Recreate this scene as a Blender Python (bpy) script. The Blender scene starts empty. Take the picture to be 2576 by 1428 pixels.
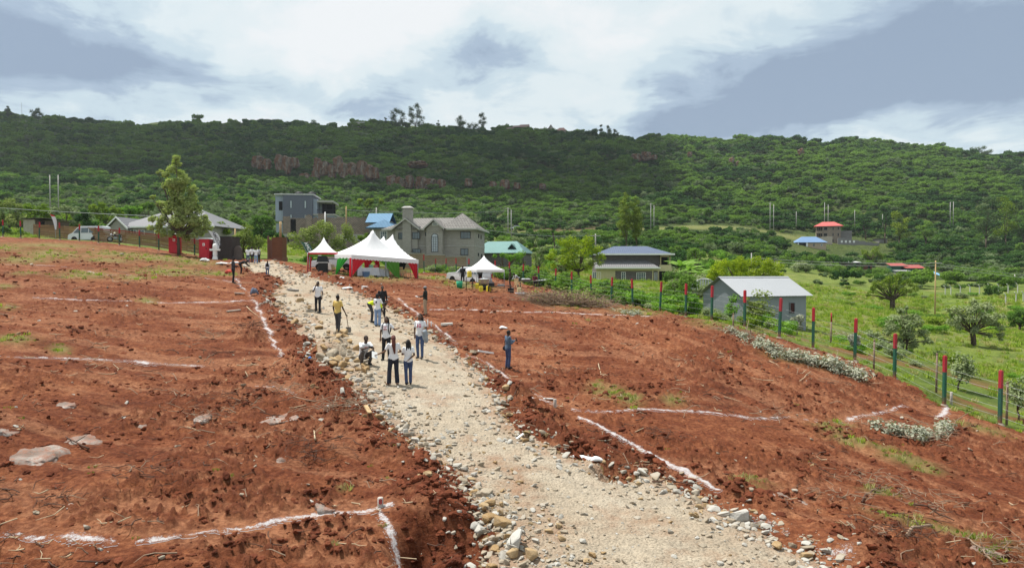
import bpy, bmesh, math, random
import numpy as np
from mathutils import Vector, Matrix, Quaternion, noise as mnoise
random.seed(7)
rng = np.random.default_rng(7)
R = math.radians
PI = math.pi
SC = bpy.context.scene
COL = SC.collection
# camera
F = 1750.0                      # focal length in units of a 2576-wide frame
CAM_Z = 8.0
TILT = math.atan(34 / F)
cd = bpy.data.cameras.new('camera')
cam = bpy.data.objects.new('camera', cd)
COL.objects.link(cam)
cd.sensor_fit = 'HORIZONTAL'
cd.angle = 2 * math.atan(1288 / F)
cd.clip_start = 0.1
cd.clip_end = 6000
cam.location = (0, 0, CAM_Z)
cam.rotation_euler = (PI / 2 - TILT, 0, 0)
SC.camera = cam
# sun, sky, exposure
SUN_L = Vector((0.62, -0.34, -1.60)).normalized()     # the way the light travels
sd = bpy.data.lights.new('sun', 'SUN')
sd.energy = 5.0
sd.angle = R(0.5)
sd.color = (1.0, 0.965, 0.90)
sun = bpy.data.objects.new('sun', sd)
COL.objects.link(sun)
sun.rotation_euler = SUN_L.to_track_quat('-Z', 'Y').to_euler()
sun.location = (-60, 40, 160)
SC.view_settings.view_transform = 'Standard'
SC.view_settings.look = 'None'
SC.view_settings.exposure = 0.45
SC.view_settings.gamma = 1.0
SC.view_settings.use_curve_mapping = False
SC.render.engine = 'CYCLES'
SC.cycles.max_bounces = 6
SC.cycles.diffuse_bounces = 3
SC.cycles.transparent_max_bounces = 12
SC.cycles.use_denoising = True
def make_world():
 w = bpy.data.worlds.new('World')
 SC.world = w
 w.use_nodes = True
 nt = w.node_tree
 N, L = nt.nodes, nt.links
 N.clear()
 out = N.new('ShaderNodeOutputWorld')
 bg = N.new('ShaderNodeBackground')
 bg.inputs['Strength'].default_value = 0.072
 L.new(bg.outputs[0], out.inputs[0])
 sky = N.new('ShaderNodeTexSky')
 sky.sky_type = 'NISHITA'
 sky.sun_disc = False
 sky.sun_elevation = math.asin(-SUN_L.z)
 sky.sun_rotation = math.atan2(-SUN_L.x, -SUN_L.y)
 tc = N.new('ShaderNodeTexCoord')
 def vm(op, a, b=None):
  n = N.new('ShaderNodeVectorMath'); n.operation = op
  for i, v in enumerate((a, b)):
   if v is None: continue
   if hasattr(v, 'is_linked'): L.new(v, n.inputs[i])
   else: n.inputs[i].default_value = v
  return n.outputs['Value'] if op in ('DOT_PRODUCT', 'LENGTH') else n.outputs[0]
 def ma(op, a, b=None, c=None, clamp=False):
  n = N.new('ShaderNodeMath'); n.operation = op; n.use_clamp = clamp
  for i, v in enumerate((a, b, c)):
   if v is None: continue
   if hasattr(v, 'is_linked'): L.new(v, n.inputs[i])
   else: n.inputs[i].default_value = v
  return n.outputs[0]
 def noise(vec, scale, detail=5, rough=0.55, dist=0.0):
  n = N.new('ShaderNodeTexNoise')
  n.inputs['Scale'].default_value = scale
  n.inputs['Detail'].default_value = detail
  n.inputs['Roughness'].default_value = rough
  n.inputs['Distortion'].default_value = dist
  L.new(vec, n.inputs['Vector'])
  return n
 d = vm('NORMALIZE', tc.outputs['Generated'])
 sx = N.new('ShaderNodeSeparateXYZ'); L.new(d, sx.inputs[0])
 den = ma('ADD', ma('ABSOLUTE', sx.outputs[2]), 0.16)
 cx = N.new('ShaderNodeCombineXYZ')
 L.new(ma('DIVIDE', sx.outputs[0], den), cx.inputs[0])
 L.new(ma('DIVIDE', sx.outputs[1], den), cx.inputs[1])
 deck = cx.outputs[0]
 n1 = noise(deck, 0.9, 7, 0.56, 0.3)
 n2 = noise(deck, 2.8, 8, 0.62, 0.4)
 wn = noise(d, 4.0, 5, 0.6)
 warp = vm('SCALE', vm('SUBTRACT', wn.outputs['Color'], (0.5, 0.5, 0.5)))
 warp.node.inputs['Scale'].default_value = 0.16
 dw = vm('ADD', d, warp)
 tot = ma('MULTIPLY_ADD', ma('SUBTRACT', n1.outputs['Fac'], 0.5), 1.1, 0.62)
 tot = ma('ADD', tot, ma('MULTIPLY', ma('SUBTRACT', n2.outputs['Fac'], 0.5), 1.35))
 banks = [(120, 110, 330, 130, -0.46), (420, 205, 330, 55, -0.36), (0, 235, 160, 40, -0.2), (680, 90, 320, 95, 0.36),
             (560, 285, 420, 40, 0.42), (1000, 60, 300, 60, 0.30), (1240, 135, 150, 75, -0.26),
             (1110, 215, 180, 45, -0.28), (1230, 250, 200, 40, 0.10), (1300, 30, 300, 50, 0.2), (1500, 245, 120, 70, 0.40),
             (2020, 215, 420, 90, -0.44), (2420, 110, 330, 120, -0.36), (1790, 300, 220, 50, -0.32), (2450, 250, 320, 70, -0.32),
             (1750, 90, 200, 110, 0.12), (2000, 70, 260, 60, 0.10), (2150, 330, 380, 22, 0.18), (1900, 140, 120, 40, 0.1)]
 ct, st = math.cos(TILT), math.sin(TILT)
 for px, py, hw, hh, amt in banks:
  a, b = (px - 1288) / F, -(py - 714) / F
  dv = Vector((a, ct + b * st, -st + b * ct)).normalized()
  df = vm('SUBTRACT', dw, tuple(dv))
  sc = vm('MULTIPLY', df, (F / hw, F / hw * 0.6, F / hh))
  q = vm('DOT_PRODUCT', sc, sc)
  e = ma('POWER', 2.718, ma('MULTIPLY', q, -0.55))
  tot = ma('MULTIPLY_ADD', e, amt, tot)
 cr = N.new('ShaderNodeValToRGB')
 cr.color_ramp.interpolation = 'EASE'
 els = cr.color_ramp.elements
 stops = [(0.0, (3.3, 4.2, 5.5)), (0.26, (4.5, 5.6, 6.9)), (0.47, (6.6, 7.9, 8.6)),
             (0.66, (8.4, 9.3, 9.5)), (1.0, (9.8, 10.0, 10.0))]
 while len(els) < len(stops): els.new(0.5)
 for e, (p, c) in zip(els, stops):
  e.position = p
  e.color = (c[0] / 10, c[1] / 10, c[2] / 10, 1)
 L.new(tot, cr.inputs['Fac'])
 up = vm('SCALE', cr.outputs['Color'])
 up.node.inputs['Scale'].default_value = 10.0
 mx = N.new('ShaderNodeMixRGB')
 mx.inputs['Fac'].default_value = 0.88
 L.new(sky.outputs[0], mx.inputs[1])
 L.new(up, mx.inputs[2])
 L.new(mx.outputs[0], bg.inputs['Color'])
make_world()
# pixel / world helpers
CT, ST = math.cos(TILT), math.sin(TILT)
def ray(px, py):
 a, b = (px - 1288) / F, -(py - 714) / F
 return Vector((a, CT + b * ST, -ST + b * CT))
def at(px, py, d):
 """The point seen at (px, py) that stands d metres ahead."""
 v = ray(px, py)
 return Vector((0, 0, CAM_Z)) + v * (d / v.y)
# noise on arrays
_tab = np.random.default_rng(3).random((256, 256))
def vn(x, y, s=0):
 x = np.asarray(x, float) + s * 37.17
 y = np.asarray(y, float) + s * 91.73
 xi = np.floor(x).astype(np.int64); yi = np.floor(y).astype(np.int64)
 fx = x - xi; fy = y - yi
 fx = fx * fx * fx * (fx * (fx * 6 - 15) + 10); fy = fy * fy * fy * (fy * (fy * 6 - 15) + 10)
 a = _tab[xi & 255, yi & 255]; b = _tab[(xi + 1) & 255, yi & 255]
 c = _tab[xi & 255, (yi + 1) & 255]; e = _tab[(xi + 1) & 255, (yi + 1) & 255]
 return (a * (1 - fx) + b * fx) * (1 - fy) + (c * (1 - fx) + e * fx) * fy
def fbm(x, y, octs=4, s=0, gain=0.5):
 t = 0; a = 1.0; n = 0
 c, sn = 0.8, 0.6
 for k in range(octs):
  t = t + a * vn(x, y, s + k)
  n += a; a *= gain
  x, y = (x * c - y * sn) * 2.03, (x * sn + y * c) * 2.03
 return t / n
def smooth(a, b, x):
 t = np.clip((x - a) / (b - a), 0, 1)
 return t * t * (3 - 2 * t)
# the lie of the land: anchors (pixel x, pixel y, metres ahead)
ANCH = [
 (1650, 1428, 11.5), (1250, 1428, 11.4), (957, 1290, 13.2), (300, 1370, 11.0), (0, 1428, 10.6), (2040, 1428, 11.6),
 (2576, 1428, 12.6), (1650, 1250, 15.0), (2200, 1200, 18.0), (1500, 1050, 21.0), (1700, 1040, 21.5),
 (1005, 970, 23.0), (1230, 960, 24.5), (1055, 905, 27.0), (918, 918, 25.6), (1280, 932, 28.0), (850, 838, 32.0),
 (800, 790, 37.0), (950, 822, 34.0), (1070, 795, 39.5), (587, 712, 47.0), (640, 757, 42.0), (90, 750, 37.0),
 (0, 895, 23.5), (500, 915, 26.0), (730, 910, 26.5), (200, 1100, 16.5), (700, 1080, 18.5), (400, 1230, 13.4),
 (673, 700, 61.0), (640, 662, 74.0), (690, 650, 82.0), (880, 697, 61.0), (1050, 702, 63.0), (800, 690, 60.0),
 (760, 664, 78.0), (200, 690, 50.0), (0, 690, 48.0), (0, 625, 68.0), (400, 660, 66.0), (450, 640, 78.0), (515, 648, 78.0),
 (10, 596, 84.0), (200, 606, 83.0), (330, 618, 82.0), (560, 655, 80.0),
 (-500, 585, 84.0), (-500, 720, 36.0), (-500, 1000, 16.0),
 (2515, 1068, 25.7), (2375, 1020, 28.0), (2250, 955, 31.0), (2150, 910, 32.5), (2045, 878, 34.0), (1960, 852, 35.0),
 (1873, 825, 37.0), (1790, 808, 39.5), (1725, 798, 42.0), (1660, 785, 45.5), (1592, 773, 49.0), (1537, 765, 53.0),
 (1487, 754, 57.0), (1397, 730, 65.0), (1316, 713, 72.0), (1245, 698, 80.0), (1150, 690, 88.0), (1067, 688, 94.0),
 (1300, 790, 40.0), (1650, 800, 41.0), (1210, 715, 66.0), (1500, 850, 34.0), (1900, 960, 27.0), (2100, 1040, 24.0),
 (2576, 985, 33.0), (2460, 862, 58.0), (2290, 880, 54.0), (1890, 826, 50.0), (2050, 828, 54.0), (2352, 800, 109.0),
 (2245, 775, 117.0), (2576, 760, 110.0), (2100, 730, 130.0), (2200, 694, 190.0), (2500, 705, 185.0), (2280, 684, 212.0),
 (1600, 712, 95.0), (1760, 714, 88.0), (1400, 690, 110.0), (1100, 676, 104.0), (1300, 645, 150.0), (1850, 690, 150.0),
 (3100, 800, 90.0), (3100, 700, 200.0), (3100, 1100, 33.0),
 (2085, 612, 300.0), (2040, 626, 280.0), (2250, 640, 270.0), (2450, 620, 290.0), (1700, 620, 210.0), (1900, 640, 220.0),
 (1297, 584, 270.0), (1600, 580, 280.0), (1900, 572, 290.0), (840, 610, 150.0), (720, 585, 170.0),
 (0, 575, 125.0), (300, 585, 120.0), (600, 605, 120.0), (450, 560, 180.0), (100, 530, 220.0), (700, 540, 250.0), (1050, 560, 250.0),
 (0, 440, 400.0), (300, 440, 400.0), (640, 460, 390.0), (1000, 490, 390.0), (1300, 490, 400.0), (1700, 500, 400.0), (2100, 510, 390.0), (2500, 520, 390.0),
 (0, 360, 520.0), (400, 385, 500.0), (640, 400, 480.0), (1000, 405, 490.0), (1400, 415, 500.0), (1700, 430, 480.0), (2100, 435, 480.0), (2500, 450, 480.0),
 (0, 300, 620.0), (120, 314, 620.0), (250, 332, 620.0), (420, 326, 620.0), (700, 326, 620.0), (900, 330, 630.0), (1040, 330, 640.0), (1200, 340, 640.0),
 (1400, 343, 640.0), (1600, 358, 620.0), (1700, 372, 600.0), (1950, 372, 590.0), (2200, 376, 590.0), (2400, 386, 600.0), (2500, 400, 600.0), (2576, 404, 640.0),
 (-500, 300, 620.0), (3100, 410, 640.0), (-500, 440, 400.0), (3100, 520, 390.0), (-500, 560, 150.0), (3100, 640, 260.0),
 (0, 345, 900.0), (700, 370, 900.0), (1400, 385, 900.0), (2100, 420, 900.0), (2576, 430, 900.0), (-500, 345, 900.0), (3100, 430, 900.0),
 (1288, 2250, 5.5), (-400, 2250, 5.5), (2976, 2250, 5.8),
]
def _azr(p):
 return math.atan2(p[0], p[1]), math.log(math.hypot(p[0], p[1]))
_A = []
for px, py, d in ANCH:
 p = at(px, py, d)
 az, lr = _azr(p)
 _A.append((az * 1.2, lr, (p.z - CAM_Z) / math.exp(lr)))
_A = np.array(_A)
def _tps(d2):
 return 0.5 * d2 * np.log(d2 + 1e-12)
def _fit():
 n = len(_A)
 dx = _A[:, None, 0] - _A[None, :, 0]; dy = _A[:, None, 1] - _A[None, :, 1]
 K = _tps(dx * dx + dy * dy) + np.eye(n) * 0.004
 Pm = np.c_[np.ones(n), _A[:, :2]]
 M = np.block([[K, Pm], [Pm.T, np.zeros((3, 3))]])
 return np.linalg.solve(M, np.r_[_A[:, 2], 0, 0, 0])
_W = _fit()
def base_z(X, Y):
 """Smooth ground height."""
 X = np.asarray(X, float); Y = np.asarray(Y, float)
 sh = X.shape
 x = X.ravel(); y = Y.ravel()
 out = np.empty(x.size)
 for i in range(0, x.size, 20000):
  a = np.arctan2(x[i:i + 20000], y[i:i + 20000]) * 1.2
  r = np.hypot(x[i:i + 20000], y[i:i + 20000]); l = np.log(np.maximum(r, 3.0))
  g = _W[-3] + _W[-2] * a + _W[-1] * l
  d2 = (a[:, None] - _A[None, :, 0]) ** 2 + (l[:, None] - _A[None, :, 1]) ** 2
  g = g + _tps(d2) @ _W[:-3]
  out[i:i + 20000] = CAM_Z + np.maximum(r, 3.0) * g
 return out.reshape(sh)
_RR = np.exp(np.linspace(math.log(4.0), math.log(1000), 900))
def hit(px, py, rmin=4.0):
 """Where the sight line through a pixel meets the smooth ground."""
 v = ray(px, py)
 az = math.atan2(v.x, v.y); sl = v.z / math.hypot(v.x, v.y)
 rr = _RR[_RR >= rmin]
 z = base_z(rr * math.sin(az), rr * math.cos(az))
 f = z - (CAM_Z + rr * sl)
 k = np.argmax(f > 0)
 if f[0] > 0 or not (f > 0).any():
  r = rr[0]
 else:
  t = f[k - 1] / (f[k - 1] - f[k])
  r = rr[k - 1] + t * (rr[k] - rr[k - 1])
 return Vector((r * math.sin(az), r * math.cos(az), CAM_Z + r * sl))
def hits(pts):
 return [hit(*p) for p in pts]
# ground plan
ROAD_L = [(1300, 1700), (1250, 1428), (1222, 1340), (1195, 1290), (1120, 1180), (1020, 1110), (960, 1060), (915, 1005), (850, 945), (800, 895), (760, 845),
          (715, 800), (688, 770), (678, 735), (720, 712), (650, 695), (612, 672), (608, 662)]
ROAD_R = [(2400, 1700), (2060, 1428), (1900, 1335), (1780, 1262), (1640, 1203), (1500, 1165), (1380, 1130), (1315, 1088), (1268, 1040), (1235, 965),
          (1180, 908), (1110, 862), (1050, 818), (985, 778), (930, 752), (850, 718), (790, 702), (752, 688), (715, 668), (686, 656)]
ROADPOLY = [(v.x, v.y) for v in hits(ROAD_L) + hits(ROAD_R)[::-1]]
FENCE_PX = [(2515, 1068), (2375, 1020), (2250, 955), (2150, 910), (2045, 878), (1960, 852), (1873, 825), (1790, 808), (1725, 798), (1660, 785),
   (1592, 773), (1537, 765), (1487, 753), (1438, 742), (1397, 730), (1356, 722), (1316, 713), (1281, 706), (1245, 698), (1179, 693),
   (1148, 691), (1122, 689), (1095, 688), (1067, 688)]
PLOT_PX = FENCE_PX + [(900, 680), (760, 666), (690, 655), (640, 652), (560, 652), (490, 640), (330, 618), (200, 606), (10, 596)]
_pl = hits(PLOT_PX)
PLOTPOLY = [(v.x, v.y) for v in _pl] + [(-75, 90), (-75, 2), (30, 2), (24, 20)]
def in_poly(x, y, poly):
 r = np.zeros(x.shape, bool)
 n = len(poly)
 for i in range(n):
  x0, y0 = poly[i]; x1, y1 = poly[(i + 1) % n]
  if y0 == y1: continue
  c = ((y0 > y) != (y1 > y)) & (x < (x1 - x0) * (y - y0) / (y1 - y0) + x0)
  r ^= c
 return r
def d_line(x, y, pts, closed=False):
 d = np.full(x.shape, 1e9)
 n = len(pts)
 for i in range(n if closed else n - 1):
  x0, y0 = pts[i]; x1, y1 = pts[(i + 1) % n]
  dx, dy = x1 - x0, y1 - y0
  t = np.clip(((x - x0) * dx + (y - y0) * dy) / (dx * dx + dy * dy + 1e-12), 0, 1)
  d = np.minimum(d, (x - x0 - t * dx) ** 2 + (y - y0 - t * dy) ** 2)
 return np.sqrt(d)
def sd_poly(x, y, poly):
 d = d_line(x, y, poly, True)
 return np.where(in_poly(x, y, poly), d, -d)
LIMES = [
 ([(0, 1352), (60, 1358), (160, 1350), (290, 1366)], 0.26, 0.40, 'thick smear of white lime at the lower corner of the near plot'),
 ([(350, 1362), (430, 1352), (520, 1340), (600, 1332), (660, 1322), (720, 1305), (790, 1297), (860, 1288), (950, 1290), (985, 1290)], 0.19, 0.27, 'long white lime line running to the numbered marker'),
 ([(950, 1292), (965, 1315), (985, 1345), (1005, 1375), (1030, 1395), (1040, 1425)], 0.17, 0.32, 'white lime line dropping from the numbered marker to the picture edge'),
 ([(0, 893), (60, 898), (150, 900), (240, 903), (340, 908), (400, 916), (500, 920)], 0.45, 0.47, 'faint broken lime line across the upper field'),
 ([(640, 968), (700, 973), (740, 990)], 0.3, 0.5, 'faint lime smear beside the grey bedrock'),
 ([(80, 748), (200, 755), (330, 757), (420, 762), (540, 760), (640, 755)], 0.5, 0.45, 'broken white lime line high in the far field'),
 ([(20, 665), (150, 668), (260, 690), (430, 693), (560, 705), (600, 712)], 0.5, 0.52, 'faintest lime line near the fence'),
 ([(592, 700), (605, 722), (625, 735), (640, 755), (650, 780), (660, 805), (680, 838), (690, 865), (705, 885), (714, 900)], 0.26, 0.40, 'white lime line along the earth bank left of the road'),
 ([(1085, 778), (1180, 780), (1280, 783), (1330, 785), (1400, 785), (1470, 790), (1530, 792), (1650, 797)], 0.30, 0.24, 'straight white lime line from the man in the cap to the fence'),
 ([(1005, 750), (1030, 775), (1060, 800), (1090, 815), (1110, 835), (1130, 850), (1148, 868)], 0.28, 0.40, 'lime line along the right bank behind the numbered shirt'),
 ([(1180, 895), (1210, 905), (1235, 925), (1260, 940), (1280, 955)], 0.3, 0.40, 'spilt lime in the trench below the man in denim'),
 ([(1290, 965), (1320, 985), (1345, 1000), (1375, 1015), (1395, 1020)], 0.16, 0.40, 'thin lime line down to the short stake'),
 ([(1320, 1018), (1350, 1015), (1380, 1016)], 0.16, 0.38, 'short lime dash at the stake'),
 ([(1440, 1030), (1490, 1036), (1540, 1036), (1590, 1030), (1640, 1030), (1690, 1034), (1740, 1034)], 0.17, 0.30, 'white lime line running past the grass tufts'),
 ([(1460, 1048), (1490, 1062), (1530, 1085), (1570, 1105), (1610, 1128), (1660, 1155), (1700, 1180), (1750, 1210), (1800, 1240)], 0.19, 0.17, 'long diagonal white lime line in the lower plot'),
 ([(1760, 1035), (1820, 1040), (1880, 1050), (1920, 1052), (1960, 1050), (1990, 1045)], 0.26, 0.44, 'broken lime marks in the middle of the lower plot'),
 ([(2000, 1050), (2060, 1060), (2120, 1062)], 0.2, 0.5, 'faint lime marks before the bent line'),
 ([(2132, 1058), (2150, 1048), (2200, 1040), (2240, 1030), (2275, 1020), (2285, 1022), (2310, 1035)], 0.2, 0.34, 'bent white lime line near the low fence'),
 ([(2362, 1050), (2376, 1035), (2390, 1018)], 0.28, 0.30, 'thick lime patch at the leaning stake by the fence'),
 ([(1850, 1290), (1920, 1310), (1970, 1330), (2020, 1360), (2070, 1390), (2110, 1415)], 0.5, 0.56, 'lime dusted over stones along the lower road edge'),
]
GRASS_SPOTS = [(130, 640, 70, 12), (215, 692, 60, 14), (20, 625, 40, 10), (60, 690, 28, 8), (40, 855, 40, 12), (15, 775, 22, 12), (10, 720, 25, 10), (150, 880, 22, 9), (370, 757, 20, 8),
               (430, 685, 80, 14), (400, 650, 90, 9), (480, 660, 60, 8), (545, 690, 50, 9), (300, 640, 80, 8), (490, 640, 25, 4), (1530, 988, 42, 14),
               (1585, 1010, 32, 12), (1692, 1008, 25, 12), (1500, 970, 18, 6), (2130, 1110, 40, 10), (2090, 1085, 40, 7), (2165, 1120, 20, 7), (2280, 1160, 60, 10), (2330, 1182, 40, 8),
               (2210, 1130, 40, 6), (2260, 1310, 60, 14), (2420, 1345, 90, 12), (2210, 1240, 40, 6), (1890, 1215, 40, 5), (1880, 1232, 40, 7), (880, 690, 40, 6), (1100, 700, 60, 6),
               (1180, 720, 60, 6), (2000, 905, 60, 8), (2090, 925, 50, 8), (1440, 765, 60, 6), (1600, 785, 60, 6), (1800, 815, 60, 6), (570, 1215, 12, 5), (860, 1235, 12, 4),
               (2470, 1080, 50, 10), (820, 690, 40, 6), (960, 700, 60, 6), (270, 655, 60, 7), (60, 655, 60, 8), (2120, 1068, 26, 6), (340, 700, 40, 6), (2500, 1400, 30, 10), (120, 618, 100, 6)]
_gs = []
for px, py, hw, hh in GRASS_SPOTS:
 c = hit(px, py)
 k = c.y / F
 up = hit(px, py - hh)
 _gs.append((c.x, c.y, hw * k, min(max(math.hypot(up.x - c.x, up.y - c.y), hw * k * 0.35), hw * k * 2.2)))
HOLE = [(hit(1100, 1375), 0.75, 0.75), (hit(1545, 1195), 0.5, 0.35), (hit(1080, 1210), 0.35, 0.2), (hit(830, 895), 0.7, -0.45), (hit(838, 870), 0.6, -0.35), (hit(640, 850), 0.8, -0.3),
  (hit(1060, 1280), 0.9, -0.22), (hit(810, 1130), 0.9, -0.25), (hit(870, 1060), 1.2, -0.2), (hit(300, 1230), 0.8, -0.12), (hit(2160, 1380), 1.0, -0.2), (hit(2230, 1430), 0.6, -0.15), (hit(1480, 1145), .5, .2),
  (hit(1310, 1010), 1.0, -0.15), (hit(2330, 985), 1.2, -0.2)]
_TRACK_R = (0.33, -0.94)
_LP = []
def lime_paths():
 if not _LP:
  for pxs, w, th, lab in LIMES:
   q = [(p.x, p.y) for p in hits(pxs)]
   _LP.append(((min(a for a, b in q) - 1, max(a for a, b in q) + 1, min(b for a, b in q) - 1, max(b for a, b in q) + 1), q, w * 0.6 + 0.08))
 return _LP
def ground_fields(X, Y):
 """Height, and masks: road distance (+ inside), plot distance, clod height, weeds, soil reach."""
 r = np.hypot(X, Y)
 z = base_z(X, Y)
 wob = (fbm(X * 0.9, Y * 0.9, 3, 5) - 0.5)
 near = r < 130
 sr = np.full(X.shape, -50.0); sp = np.full(X.shape, -50.0)
 sr[near] = sd_poly(X[near], Y[near], ROADPOLY)
 sp[near] = sd_poly(X[near], Y[near], PLOTPOLY)
 sr = sr + wob * 0.9 + (fbm(X * 5, Y * 5, 2, 9) - 0.5) * 0.35
 sp = sp + wob * 1.2
 road = smooth(-0.1, 0.25, sr)
 soil = smooth(-0.4, 0.4, sp) * (1 - road)
 mid = X + (Y - 40) * 0.42
 rightside = smooth(-1.0, 2.0, mid)
 u = X * _TRACK_R[0] + Y * _TRACK_R[1]; v = X * _TRACK_R[1] - Y * _TRACK_R[0]
 tr = fbm(v * 2.2, u * 0.22, 3, 21) * rightside + fbm(Y * 1.5 + X * 0.3, X * 0.28, 3, 22) * (1 - rightside)
 patch = smooth(0.42, 0.62, fbm(X * 0.35, Y * 0.35, 3, 31))
 c1 = 1 - np.abs(2 * fbm(X * 1.3, Y * 1.3, 3, 41) - 1)
 c2 = fbm(X * 6.5, Y * 6.5, 3, 51)
 c3 = 1 - np.abs(2 * fbm(X * 12, Y * 12, 2, 61) - 1)
 clod = (smooth(0.5, 0.85, c2) * 0.6 + 0.7 * c3 * smooth(0.42, 0.7, c2)) * (0.25 + 1.0 * patch)
 h = soil * (0.08 * (c1 - 0.5) + 0.10 * clod + 0.17 * (tr - 0.5) + 0.10 * (fbm(X * 0.5, Y * 0.5, 2, 71) - 0.5))
 edge = np.exp(-((sr + 0.75) / 0.42) ** 2) * smooth(8, 11, r) * smooth(75, 60, r)
 h = h + soil * edge * (0.26 + 0.45 * (fbm(X * 1.1, Y * 1.1, 3, 81) - 0.4)) * 0.9
 h = h + road * (0.05 * (fbm(X * 1.5, Y * 1.5, 3, 91) - 0.5) + 0.035 * (vn(X * 7, Y * 7, 95) - 0.5) + 0.05)
 for (x0, x1, y0, y1), L_, w in lime_paths():
  B = (X > x0) & (X < x1) & (Y > y0) & (Y < y1)
  if B.any():
   k = smooth(2.6, 1.0, d_line(X[B], Y[B], L_) / w)
   h[B] *= 1 - 0.75 * k
   clod[B] *= 1 - 0.8 * k; edge[B] *= 1 - 0.8 * k
 green = (1 - road) * (1 - smooth(-0.4, 0.4, sp))
 h = h + green * ((fbm(X * 0.3, Y * 0.3, 3, 101) - 0.5) * 0.35 * smooth(30, 80, r) + (fbm(X * 0.03, Y * 0.03, 4, 111) - 0.5) * 16 * smooth(260, 480, r))
 for p, rad, dep in HOLE:
  q = ((X - p.x) ** 2 + (Y - p.y) ** 2) / rad ** 2
  h = h - dep * np.exp(-q ** 2) * (0.75 + 0.5 * vn(X * 3, Y * 3, 7))
 weed = np.zeros(X.shape)
 for gx, gy, a, b in _gs:
  dirx, diry = gx / math.hypot(gx, gy), gy / math.hypot(gx, gy)
  al = ((X - gx) * dirx + (Y - gy) * diry) / b
  ac = ((X - gx) * diry - (Y - gy) * dirx) / a
  weed = np.maximum(weed, np.exp(-(al * al + ac * ac)))
 weed = weed * (0.4 + 1.0 * fbm(X * 2.5, Y * 2.5, 3, 121)) * soil
 return z + h, sr, sp, np.clip(clod * soil + edge * soil * 0.5, 0, 1), weed, soil, road
def gz(x, y):
 return float(ground_fields(np.array([float(x)]), np.array([float(y)]))[0][0])
def gzs(x, y):
 return ground_fields(np.asarray(x, float), np.asarray(y, float))[0]
def spot(px, py):
 """Ground point seen at a pixel, on the finished ground."""
 p = hit(px, py)
 return Vector((p.x, p.y, gz(p.x, p.y)))
def gp(px, d):
 """Ground point d metres ahead in the direction of pixel column px."""
 x = (px - 1288) / F * d
 return Vector((x, d, gz(x, d)))
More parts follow.
